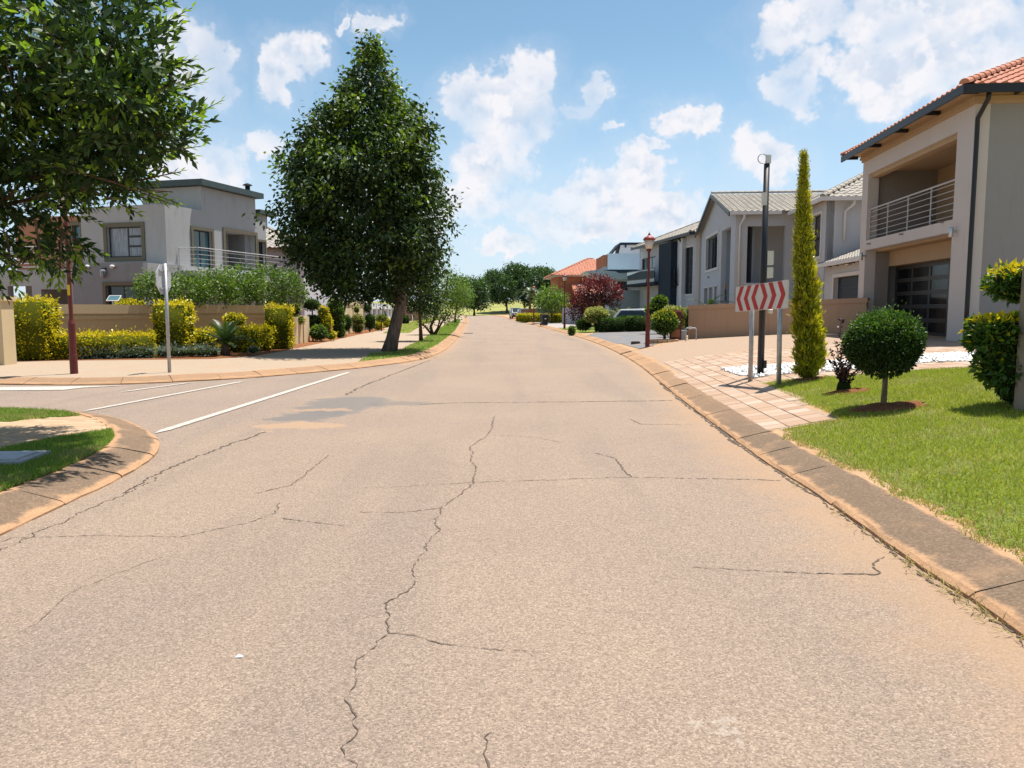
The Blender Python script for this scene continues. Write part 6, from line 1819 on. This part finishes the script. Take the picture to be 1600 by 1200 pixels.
M_BRICKRED = plaster("plaster_dark_red", (0.13, 0.055, 0.042), .2)
b0, b1 = G(626, 503, ZK), G(668, 499.5, ZK)
garden_wall("boundary_wall", "dark red brick wall with white posts beyond the street tree", b0, b1, ZK, ZK, 1.9, 1.9, 0.2, M_BRICKRED, M_WHITEWALL, 0.12, .03, piers=((0.38, .35, .05, .35), (0.8, .35, .05, .35)))
# walls and gate on the right, further up
w0, w1 = GR(881, 507), GR(911, 508.5)
garden_wall("boundary_wall", "pale grey plastered wall beside the far lamp post", w0 + Vector((0, 2.5, 0)), w1 + Vector((0, 2.5, 0)), .1, .1, 1.75, 1.75, .2, M_GREYWALL)
garden_wall("boundary_wall", "mid grey wall behind the long golden hedge", at(838, 500, 94), at(882, 500, 94), .1, .1, 1.75, 1.75, .2, M_GREYWALL, M_WHITEWALL, .1)
gt = thing("timber_gate", "reddish upright paling gate left of the grey wall", "gate", at(815, 500, 97)); gt.location.z = 0.1
for i in range(11): MB().box(i * .19, i * .19 + .12, -.02, .02, 0.02, 1.55 + .05 * (i % 2)).build("paling", M_TERRA, gt)
for z in (.3, 1.25): MB().box(-.02, 2.05, .022, .06, z, z + .1).build("cross_rail", M_TERRA, gt)

# ================================================================== street furniture
M_POSTRED = simple("post_oxide_red", (0.125, 0.022, 0.018), 0.5, 10, 0.2, spec=0.35)
M_LAMPRED = simple("lamp_cap_red", (0.27, 0.055, 0.045), 0.5, 10, 0.2)
M_OPAL = simple("lamp_opal", (0.62, 0.55, 0.46), 0.35, spec=0.4)
M_TAG = simple("tag_yellow", (0.62, 0.45, 0.02), 0.5)
def lamp_post(px, py, hgt, label, r=1.0):
    b0 = GR(px, py)
    t = thing("street_lamp", label, "lamp", b0, random.uniform(0, 3), "oxide red street lamps")
    MB().lathe([(0.082 * r, -0.05), (0.082 * r, 0.42), (0.076 * r, 0.44), (0.074 * r, 1.12), (0.05 * r, 1.2), (0.044 * r, 1.26), (0.04 * r, hgt - 0.62)], 16).build("post", M_POSTRED, t, smooth=False)
    MB().lathe([(0.07, hgt - 0.62), (0.085, hgt - 0.58), (0.085, hgt - 0.55), (0.06, hgt - 0.53)], 12).build("collar", M_POSTRED, t)
    MB().lathe([(0.085, hgt - 0.53), (0.115, hgt - 0.48), (0.185, hgt - 0.235)], 16).build("lantern", M_OPAL, t, smooth=True)
    c = MB().lathe([(0.20, hgt - 0.24), (0.215, hgt - 0.20), (0.17, hgt - 0.13), (0.08, hgt - 0.09), (0.06, hgt - 0.06)], 16).build("lamp_cap", M_LAMPRED, t, smooth=True)
    MB().lathe([(0.035, hgt - 0.06), (0.05, hgt - 0.03), (0.012, hgt + 0.02), (0.005, hgt + 0.08)], 8).build("finial", M_POSTRED, c, smooth=True)
    a = random.uniform(3.6, 4.4)
    MB().box(-0.05, -0.044, -0.028, 0.028, 1.75, 1.98).build("tag", M_TAG, t).rotation_euler = (0, 0, 0.6)
    return t
lamp_post(116, 584, 4.2, "oxide red street lamp at the pavement edge under the overhanging tree")
lamp_post(1011.5, 542.5, 4.0, "oxide red street lamp with visible lantern beside the round bush")
lamp_post(882, 514, 4.1, "oxide red street lamp before the orange tiled house")
lamp_post(834, 504.2, 4.1, "farthest oxide red street lamp near the wheeled bin")

# stop sign seen from behind
b0 = GR(265, 582)
t = thing("stop_sign", "octagonal road sign seen from behind on a galvanised post", "sign", b0, R(-93))
hs = (582 - 413) * b0.y / FPX
MB().tube([(0, 0, -0.05), (0, 0, hs)], 0.038, 12).build("post", M_GALV, t, smooth=True)
oc = [(0.36 * math.cos(R(22.5 + 45 * k)), hs - 0.36 + 0.36 * math.sin(R(22.5 + 45 * k))) for k in range(8)]
MB().prism(oc, 'y', -0.058, -0.044).build("sign_plate", simple('sign_back', (0.40, 0.41, 0.43), .6, 9, .2), t)
M_STOPRED = simple("sign_red", (0.42, 0.02, 0.025), 0.4, spec=0.4)
MB().prism([(x * .94, hs - .36 + (z - hs + .36) * .94) for x, z in oc], 'y', -0.062, -0.0585).build("sign_face", M_STOPRED, t)
for dz in (-.2, .2): MB().box(-.2, .2, -.0435, -.02, hs - .36 + dz - .02, hs - .36 + dz + .02).build("bracket", M_GALV, t)

# chevron board
A0, A1, B0, B1 = at(1149, 487, 14.1), at(1149, 448.5, 14.1), at(1229, 481.5, 12.5), at(1229, 437, 12.5)
mid = (A0 + B0) / 2; d = B0 - A0; d.z = 0; Lc = d.length; ux = d.normalized()
gz = height(mid.x, mid.y)
t = thing("chevron_sign", "white board with red diverging chevrons on two grey posts", "sign", (A0.x, A0.y, gz), math.atan2(d.y, d.x))
M_BOARD = simple("sign_cream", (0.60, 0.58, 0.53), 0.45, 6, 0.12, spec=.3)
M_CHEV = simple("sign_chevron_red", (0.42, 0.035, 0.04), 0.45, 6, 0.12)
zl0, zl1, zr0, zr1 = A0.z - gz, A1.z - gz, B0.z - gz, B1.z - gz
def zb(x, f): lo = zl0 + (zr0 - zl0) * x / Lc; hi = zl1 + (zr1 - zl1) * x / Lc; return lo + (hi - lo) * f
MB().add([(0, 0, zl0), (Lc, 0, zr0), (Lc, 0, zr1), (0, 0, zl1), (0, .03, zl0), (Lc, .03, zr0), (Lc, .03, zr1), (0, .03, zl1)], [(0, 1, 2, 3), (5, 4, 7, 6), (0, 4, 5, 1), (3, 2, 6, 7), (0, 3, 7, 4), (1, 5, 6, 2)]).build("board", M_BOARD, t)
w_, lean = Lc * 0.076, Lc * 0.078
for i in range(6):
    left = i < 3
    # px in the photo of each chevron's tip, as a share of the board
    tip = [0.02, 0.175, 0.33, 0.575, 0.735, 0.90][i] * Lc
    s = 1 if left else -1
    x0 = tip if left else tip + w_
    e = min(Lc - .01, max(.01, x0 + s * lean))
    pts = [(x0, .5), (e, .985), (e + s * w_, .985), (x0 + s * w_, .5), (e + s * w_, .015), (e, .015)]
    pts = [(min(Lc - .004, max(.004, x)), f) for x, f in pts]
    V = [(x, -0.003, zb(x, f)) for x, f in pts]
    fs = [(0, 3, 2, 1), (0, 5, 4, 3)]
    MB().add(V, fs if s > 0 else [f[::-1] for f in fs]).build("chevron", M_CHEV, t)
for f, (px, py) in ((0.27, (1174, 592)), (0.80, (1210, 598))):
    p = GR(px, py); loc = Vector((A0.x, A0.y, 0)) + ux * (f * Lc)
    gx = height(loc.x, loc.y) - gz
    foot = -0.01 if f < .5 else -0.03
    MB().tube([(f * Lc - foot * 2, 0.075, gx - .05), (f * Lc, 0.075, zb(f * Lc, .9))], 0.040, 12).build("post", M_GALV, t, smooth=True)
    for q in (.2, .8): MB().box(f * Lc - .06, f * Lc + .06, .031, .06, zb(f * Lc, q) - .02, zb(f * Lc, q) + .02).build("bracket", M_GALV, t)

# black utility pole
b0 = GR(1188, 586); k = b0.y / FPX
t = thing("utility_pole", "tall black pole with meter boxes and white antenna behind the chevron sign", "pole", b0)
H = (586 - 262) * k
MB().tube([(0, 0, -.05), (0, 0, H)], [0.063, 0.052], 14).build("shaft", M_BLACKMETAL, t, smooth=True)
c = MB().box(-0.02, 0.06, -0.05, 0.03, H, H + 0.15).build("antenna", M_WHITEWALL, t)
m = MB(); m.tube([(-0.04 + 0.085 * math.cos(a) - .05, -.02, H + .085 + 0.085 * math.sin(a)) for a in np.linspace(-.9, 5.0, 18)], .009, 6); m.build("loop", M_GALV, c)
for z0, z1 in ((394, 415), (419, 435)): MB().box(0.05, 0.165, -.05, .09, (586 - z1) * k, (586 - z0) * k).build("meter_box", M_BOARD, t)
MB().box(-0.075, 0.0, -.075, .02, (586 - 325) * k, (586 - 306) * k).build("junction_box", M_BOARD, t)
MB().box(0.03, 0.09, -.08, .0, (586 - 575) * k, (586 - 563) * k).build("junction_box", M_BLACKMETAL, t)
MB().lathe([(.03, 0), (.05, .02), (.05, .07), (.02, .09)], 10, (.13, -.06, (586 - 490) * k)).build("socket_cap", M_BOARD, t)

# ground ring, post box, pipe hoop and other small things by the lamp
b0 = GR(1038, 535)
t = thing("planter_ring", "low brick ring round the foot of the round clipped bush", "planter", b0)
kk = b0.y / FPX
for i in range(18):
    a = 2 * math.pi * i / 18; r = 20 * kk
    o = MB().box(-.075, .075, -.055, .055, -.06, .11).build("brick", M_PAVER_I, t); o.location = (r * math.cos(a), r * math.sin(a), 0); o.rotation_euler = (0, 0, a + math.pi / 2)
b0 = GR(1055, 532)
t = thing("post_box", "dark red post box cabinet with overhanging cap near the lamp post", "post box", b0, -.2)
kk = b0.y / FPX; wq, hq = 9 * kk, 44 * kk
MB().box(-wq, wq, -.16, .16, -.05, hq).build("cabinet", M_POSTRED, t); MB().box(-wq - .06, wq + .06, -.22, .22, hq + .002, hq + .07).build("cap", M_TERRA, t)
MB().box(-wq * .75, wq * .75, -.175, -.162, hq * .12, hq * .4).build("door", M_TERRA, t)
b0 = GR(1066, 531)
t = thing("meter_cover", "small white meter cabinet against the end of the tan wall", "cabinet", b0, -.2)
MB().box(-.16, .16, -.1, .1, -.05, .33).build("box", M_WHITEWALL, t); MB().box(-.18, .18, -.12, .12, .332, .37).build("lid", M_TRIM, t)
b0 = GR(1078, 532.5)
t = thing("pipe_hoop", "thin grey bent pipe standpipe in front of the tan wall", "pipe", b0, -.3)
MB().tube([(-.16, 0, -.05), (-.16, 0, .42), (-.12, 0, .46), (.18, 0, .46), (.22, 0, .42), (.22, 0, -.05)], .022, 8).build("pipe", M_GALV, t); MB().box(-.05, .05, -.04, .04, .42, .52).build("tap", M_STEEL, t)
b0 = GR(993, 538)
t = thing("drain_block", "small dark drain block on the grey driveway edge", "drain", b0)
MB().box(-.17, .17, -.10, .10, -.02, .10).build("block", M_CRACK, t)
for i in range(4): MB().box(-.14 + i * .075, -.09 + i * .075, -.105, .105, .1, .112).build("bar", M_BLACKMETAL, t)
# scrap of litter on the road
b0 = G(373, 1027)
t = thing("litter_scrap", "tiny crumpled white scrap of paper lying on the road", "litter", (b0.x, b0.y, 0.002))
MB().add([(-.017, -.008, 0), (.016, -.011, .003), (.019, .009, 0), (-.012, .012, .002), (0, 0, .011), (.006, .003, .009)], [(0, 1, 4), (1, 5, 4), (1, 2, 5), (2, 3, 5), (3, 4, 5), (3, 0, 4), (3, 2, 1, 0)]).build("paper", M_WHITEWALL, t)
# weathered post at the right edge
b0 = GR(1607, 642); k = b0.y / FPX
t = thing("garden_post", "pale weathered square post at the picture edge in front of the topiary", "post", b0, .1)
MB().box(-15 * k, 15 * k, -.09, .09, -.05, (642 - 420) * k).build("shaft", simple("post_weathered", (0.27, 0.22, 0.18), .9, 5, .3, bump_s=.2, stain=.4), t)
MB().box(-16.5 * k, 16.5 * k, -.1, .1, (642 - 420) * k + .001, (642 - 416) * k).build("cap", M_DIMGREY, t)
# wheeled bin
b0 = GR(850.5, 509)
t = thing("wheeled_bin", "black wheeled refuse bin standing on the pale driveway", "bin", b0, .3)
M_BIN = simple("bin_black", (0.012, 0.014, 0.016), .5)
MB().add([(-.24, -.26, .06), (.24, -.26, .06), (.24, .24, .06), (-.24, .24, .06), (-.30, -.34, .98), (.30, -.34, .98), (.30, .34, .98), (-.30, .34, .98)], [(3, 2, 1, 0), (4, 5, 6, 7), (0, 1, 5, 4), (1, 2, 6, 5), (2, 3, 7, 6), (3, 0, 4, 7)]).build("body", M_BIN, t)
MB().prism([(-.36, .982), (.40, .982), (.36, 1.05), (-.30, 1.08)], 'x', -.32, .32).build("lid", M_BIN, t)
for s in (-1, 1): MB().tube([(s * .25, .3, .1), (s * .31, .3, .1)], .1, 12).build("wheel", M_BIN, t)
MB().tube([(-.25, .42, .98), (.25, .42, .98)], .02, 6).build("handle", M_BIN, t)
MB().box(-.08, .08, -.315, -.30, .6, .72).build("sticker", M_WHITEWALL, t)
# drain grating by the left kerb and the manhole slab on the corner
b0 = G(723.5, 521)
t = thing("drain_grating", "small dark square drain grating in the asphalt by the left kerb", "drain", (b0.x + .35, b0.y, 0.006))
for i in range(6): MB().box(-.3 + i * .11, -.24 + i * .11, -.5, .5, 0, .012).build("bar", M_BLACKMETAL, t)
for y in (-.5, .45): MB().box(-.3, .31, y, y + .05, 0, .010).build("edge", M_BLACKMETAL, t)
b0 = G(-2, 722, ZK)
t = thing("manhole_cover", "grey concrete manhole slab set in the corner lawn", "manhole", b0, .1)
M_CONC = simple("concrete_grey", (0.34, 0.34, 0.35), .9, 9, .25, bump_s=.2)
MB().box(-.5, .34, -.28, .28, -.02, .055).build("slab", M_CONC, t); MB().box(-.42, .26, -.2, .2, .0555, .066).build("lid", M_GALV, t)
# solar panel above the cream wall
p0 = at(178, 466, 25.75)
t = thing("solar_panel", "small tilted solar panel on a bracket above the cream wall", "solar panel", p0, -.2)
m = MB().box(-.21, .21, -.012, .012, -.14, .14).build("frame", M_TRIM, t); m.rotation_euler = (R(-50), 0, R(8))
g = MB().box(-.19, .19, -.0135, -.0125, -.12, .12).build("cells", M_GLASSBLUE, m)
MB().tube([(-.1, .06, -.6), (-.1, .05, 0)], .018, 6).build("bracket", M_TRIM, t)

# ------------------------------------------------------------------ cars
M_TYRE = simple("tyre", (0.012, 0.012, 0.012), .9)
M_LIGHT = simple("headlamp", (0.6, 0.6, 0.62), .15, spec=.6)
def car(label, loc, rz, paint, group=None, Lc=4.3, Hc=1.62):
    t = thing("parked_car", label, "car", loc, rz, group)
    W = 0.88
    prof = [(-Lc / 2, .42), (-Lc / 2 + .03, .78), (-Lc / 2 + .95, .98), (-Lc / 2 + 1.75, Hc - .06), (-Lc / 2 + 2.2, Hc), (Lc / 2 - .6, Hc - .04), (Lc / 2 - .1, 1.02), (Lc / 2, .80), (Lc / 2 - .02, .40), (Lc / 2 - .4, .26), (-Lc / 2 + .3, .26)]
    vs = []; n = len(prof)
    for s in (-1, 1):
        for (y, z) in prof: vs.append((s * W * (1.0 if z < 1.0 else 0.84), y, z))
    fs = [tuple(range(n)), tuple(range(2 * n - 1, n - 1, -1))] + [(i, n + i, n + (i + 1) % n, (i + 1) % n) for i in range(n)]
    body = MB().add(vs, fs).build("body", paint, t)
    bv = body.modifiers.new("soft", 'BEVEL'); bv.width = .06; bv.segments = 2
    MB().add([(-.70, -Lc / 2 + 1.02, 1.02), (.70, -Lc / 2 + 1.02, 1.02), (.66, -Lc / 2 + 1.70, Hc - .10), (-.66, -Lc / 2 + 1.70, Hc - .10)], [(0, 1, 2, 3)]).build("windscreen", M_GLASS, t).location = (0, -.02, .02)
    MB().add([(.68, Lc / 2 - .12, 1.06), (-.68, Lc / 2 - .12, 1.06), (-.64, Lc / 2 - .55, Hc - .1), (.64, Lc / 2 - .55, Hc - .1)], [(0, 1, 2, 3)]).build("rear_window", M_GLASS, t).location = (0, .025, .01)
    for s in (-1, 1):
        x, x2 = s * (W * .985 + .02), s * (W * .875 + .02)
        q = MB().add([(x, -Lc / 2 + 1.35, 1.04), (x, Lc / 2 - .35, 1.04), (x2, Lc / 2 - .7, Hc - .14), (x2, -Lc / 2 + 1.95, Hc - .14)], [(0, 1, 2, 3)]).build("side_window", M_GLASS, t)
        for y in (-Lc / 2 + .8, Lc / 2 - .8):
            wh = MB().tube([(s * (W - .2), y, .33), (s * (W + .02), y, .33)], .33, 18).build("wheel", M_TYRE, t)
            MB().tube([(s * (W + .021), y, .33), (s * (W + .035), y, .33)], .2, 12).build("rim", M_STEEL, wh)
        MB().box(s * .45 - .18, s * .45 + .18, -Lc / 2 - .02, -Lc / 2 + .05, .62, .76).build("headlight", M_LIGHT, t)
        MB().box(s * .68 - .1, s * .68 + .1, Lc / 2 - .07, Lc / 2 + .015, .72, .92).build("tail_light", M_STOPRED, t)
        MB().box(s * (W + .12) - .09, s * (W + .12) + .09, -Lc / 2 + 1.5, -Lc / 2 + 1.6, 1.0, 1.14).build("mirror", paint, t)
    MB().box(-.26, .26, -Lc / 2 - .025, -Lc / 2 - .005, .42, .53).build("number_plate", M_WHITEWALL, t)
    return t
P_BLACK = simple("paint_black", (0.010, 0.011, 0.013), .18, spec=.6)
P_GREY = simple("paint_dark_grey", (0.05, 0.05, 0.055), .22, spec=.6)
P_WHITE = simple("paint_white", (0.72, 0.72, 0.72), .2, spec=.6)
def gp(x, y): return Vector((x, y, height(x, y)))
car("black car parked nearest on the far right verge below the acacias", gp(xr(116) + 1.6, 116), .12, P_BLACK, "dark cars below the acacias")
car("dark grey car parked behind the black one below the acacias", gp(xr(126) + 1.0, 126), .12, P_GREY, "dark cars below the acacias", Hc=1.75)
car("dark car parked farther back beside the paling gate", gp(xr(112) + 4.2, 113), .2, P_BLACK, "dark cars below the acacias", Hc=1.8)
car("white car half hidden behind the clipped hedges", Vector((at(1006, 500, 54).x, 54, 0.0)), 1.2, P_WHITE)
# white posts by the bank
for (px, py, wh) in ((751, 491.3, "left"), (757, 491.3, "right")):
    b0 = G(px, py); t = thing("marker_post", wh + " one of two slim white marker posts by the grassy bank", "post", b0, 0, "white marker posts by the bank")
    MB().tube([(0, 0, -.05), (0, 0, 2.2)], [.16, .14], 8).build("shaft", M_WHITEWALL, t); MB().lathe([(.18, 2.2), (.18, 2.3), (.05, 2.4)], 8).build("cap", M_TRIM, t)

# ================================================================== loose ground cover
M_PEB = None
def pebble_mat():
    m, nt, b = material("pebble_white")
    isl = nt.node('ShaderNodeNewGeometry').outputs['Random Per Island']
    nt.l.new(nt.ramp(isl, [(0, (0.52, 0.50, 0.47)), (.25, (0.70, 0.69, 0.67)), (.9, (0.78, 0.77, 0.76)), (1, (0.35, 0.32, 0.29))]), b.inputs['Base Color']); b.inputs['Roughness'].default_value = .7
    return m
def pebbles():
    xs = [p.x for p in PEB]; ys = [p.y for p in PEB]; n = 5200
    X = rng.uniform(min(xs), max(xs), n); Y = rng.uniform(min(ys), max(ys), n); k = inside_np(PEB, X, Y); X, Y = X[k], Y[k]
    base_v = np.array([(0, 0, 1), (1, 0, .1), (.3, .95, 0), (-.8, .6, .05), (-.8, -.6, 0), (.3, -.95, .05), (0, 0, -.6)], float)
    F0 = np.array([(0, 1, 2), (0, 2, 3), (0, 3, 4), (0, 4, 5), (0, 5, 1), (6, 2, 1), (6, 3, 2), (6, 4, 3), (6, 5, 4), (6, 1, 5)])
    n = len(X); a = rng.uniform(0, 6.28, n); s = rng.uniform(.025, .055, n)
    V = base_v[None] * (s[:, None] * rng.uniform(.7, 1.2, (n, 3)))[:, None, :]; V = V * np.array([1, 1, .75])
    ca, sa = np.cos(a), np.sin(a)
    W = np.stack([V[..., 0] * ca[:, None] - V[..., 1] * sa[:, None], V[..., 0] * sa[:, None] + V[..., 1] * ca[:, None], V[..., 2]], -1)
    Z = np.array([height(x, y) for x, y in zip(X, Y)]) + .012
    W += np.stack([X, Y, Z + rng.uniform(0, .02, n)], 1)[:, None, :]
    F = (F0[None] + np.arange(n)[:, None, None] * 7).reshape(-1, 3)
    o = link("pebbles", np_mesh("pebbles", W.reshape(-1, 3), F, pebble_mat())); props(o, "band of loose white pebbles between the paving and the lawn", "pebbles", kind="stuff")
pebbles()
def soil_ring(px, py, rx, ry):
    b0 = GR(px, py); n = 40; V = [(b0.x, b0.y, b0.z + .035)]; kx = rx * b0.y / FPX
    V = [(b0.x, b0.y, height(b0.x, b0.y) + .05)]; F = []
    for j, f in enumerate((.35, .7, 1.0)):
        for i in range(n):
            a = 2 * math.pi * i / n; r = kx * f * (1 + .10 * math.sin(a * 5 + px) + .06 * math.sin(a * 9)); x, y = b0.x + r * math.cos(a), b0.y + r * ry * math.sin(a)
            V.append((x, y, height(x, y) + (.045, .03, .012)[j] + random.uniform(-.008, .008)))
    F = [(0, 1 + i, 1 + (i + 1) % n) for i in range(n)]
    m = MB().add(V, F + [(1 + j * n + i, 1 + (j + 1) * n + i, 1 + (j + 1) * n + (i + 1) % n, 1 + j * n + (i + 1) % n) for j in range(2) for i in range(n)])
    m.build("soil_patch", M_SOIL, smooth=True, kind="structure")
soil_ring(1388, 637, 58, .75); soil_ring(1326, 613, 34, .75); soil_ring(1264, 594, 24, .8)

def grass(name, label, poly, n, L, W, mats, dry, avoid=(), bare=0.0, seed=3, edge_dry=None, lim=None):
    r = np.random.default_rng(seed)
    xs = [p[0] for p in poly]; ys = [p[1] for p in poly]
    X, Y = [], []
    x0, x1, y0, y1 = min(xs), max(xs), max(min(ys), 1.5), max(ys)
    X = r.uniform(x0, x1, n * 3); Y = r.uniform(y0, y1, n * 3)
    k = inside_np(poly, X, Y)
    vis = (np.abs(X) < Y * 0.85 + 1.3)
    k &= vis
    if lim is not None: k &= inside_np(lim, X, Y)
    for (cx, cy, rx, ry) in avoid: k &= ((X - cx) / rx) ** 2 + ((Y - cy) / ry) ** 2 > 1
    P2 = np.stack([X, Y, np.zeros_like(X)], 1)
    patch = lump(P2, 2.6, 1.0) + lump(P2 + 7, 7.0, .6) + r.normal(0, .25, len(X))
    if bare: k &= (patch < 1.15 - bare) | (r.random(len(X)) < .45)
    k = np.nonzero(k)[0][:n]; X, Y, patch = X[k], Y[k], patch[k]; n = len(X)
    Z = np.array([height(x, y) for x, y in zip(X, Y)]) + .004
    P = np.stack([X, Y, Z], 1)
    A = np.stack([r.normal(0, .55, n), r.normal(0, .55, n), np.full(n, .8)], 1); A = unit(A)
    S = unit(np.stack([r.normal(size=n), r.normal(size=n), np.zeros(n)], 1))
    ln = L * r.uniform(.5, 1.25, n)[:, None]; wd = W * r.uniform(.7, 1.3, n)[:, None]
    V = np.empty((n, 3, 3)); V[:, 0] = P - S * wd / 2; V[:, 1] = P + S * wd / 2; V[:, 2] = P + A * ln
    isdry = r.random(n) < np.clip(dry + (patch > .55) * .35, 0, .9)
    if edge_dry is not None: isdry |= r.random(n) < edge_dry(X, Y)
    me = np_mesh(name, V.reshape(-1, 3), np.arange(n * 3).reshape(-1, 3), mats, isdry.astype(np.int32))
    props(link(name, me), label, "grass", kind="stuff")
b1, b2, b3 = GR(1388, 637), GR(1326, 613), GR(1264, 594)
grass("grass", "short sunlit lawn grass around the round topiary ball", LAWN_R, 225000, 0.050, 0.0075, [L_GRASS, L_DRY], .11, ((b1.x, b1.y, .46, .33), (b2.x, b2.y, .24, .2), (b3.x, b3.y, .25, .2)), .35, 5,
      lambda X, Y: np.clip(.5 - (X - np.array([xr(y) for y in Y]) - .45) / .5, 0, .5))
grass("grass", "corner lawn grass in the shade of the overhanging tree", LAWN_I1, 60000, 0.055, 0.008, [L_GRASSD, L_DRY], .10, seed=6, lim=LIM_I)
grass("grass", "strip of lawn grass beyond the worn footpath on the corner", LAWN_I2, 30000, 0.055, 0.009, [L_GRASSD, L_DRY], .16, seed=7, lim=LIM_I)
grass("grass", "verge grass round the foot of the big street tree", LAWN_T, 60000, 0.08, 0.018, [L_GRASSD, L_DRY], .08, seed=8, lim=LIM_F)
grass("grass", "pale grass patch behind the street tree trunk", LAWN_B, 14000, 0.10, 0.03, [L_GRASS, L_DRY], .35, seed=9)
# dry tufts in the gutter of the right kerb
def gutter_tufts():
    V, n = [], 0
    r = np.random.default_rng(12); P, A = [], []
    for (px, py, m) in ((1395, 858, 20), (1432, 884, 25), (1450, 898, 30), (1470, 910, 22), (1497, 930, 30), (1520, 943, 30), (1545, 962, 30), (1575, 985, 25), (1352, 832, 20), (1255, 762, 15), (1320, 806, 20)):
        g = G(px, py)
        for _ in range(m): P.append((g.x + r.normal(-.02, .035), g.y + r.normal(0, .10), .002)); A.append((r.normal(-.3, .7), r.normal(0, .7), .55))
    fo = Foliage(); fo.leaf(np.array(P), np.array(A), .075 * r.uniform(.5, 1.3, len(P)), .006, 0)
    o = fo.build("grass", [L_DRY], None); props(o, "dry grass tufts growing along the gutter of the kerb", "grass", kind="stuff")
gutter_tufts()
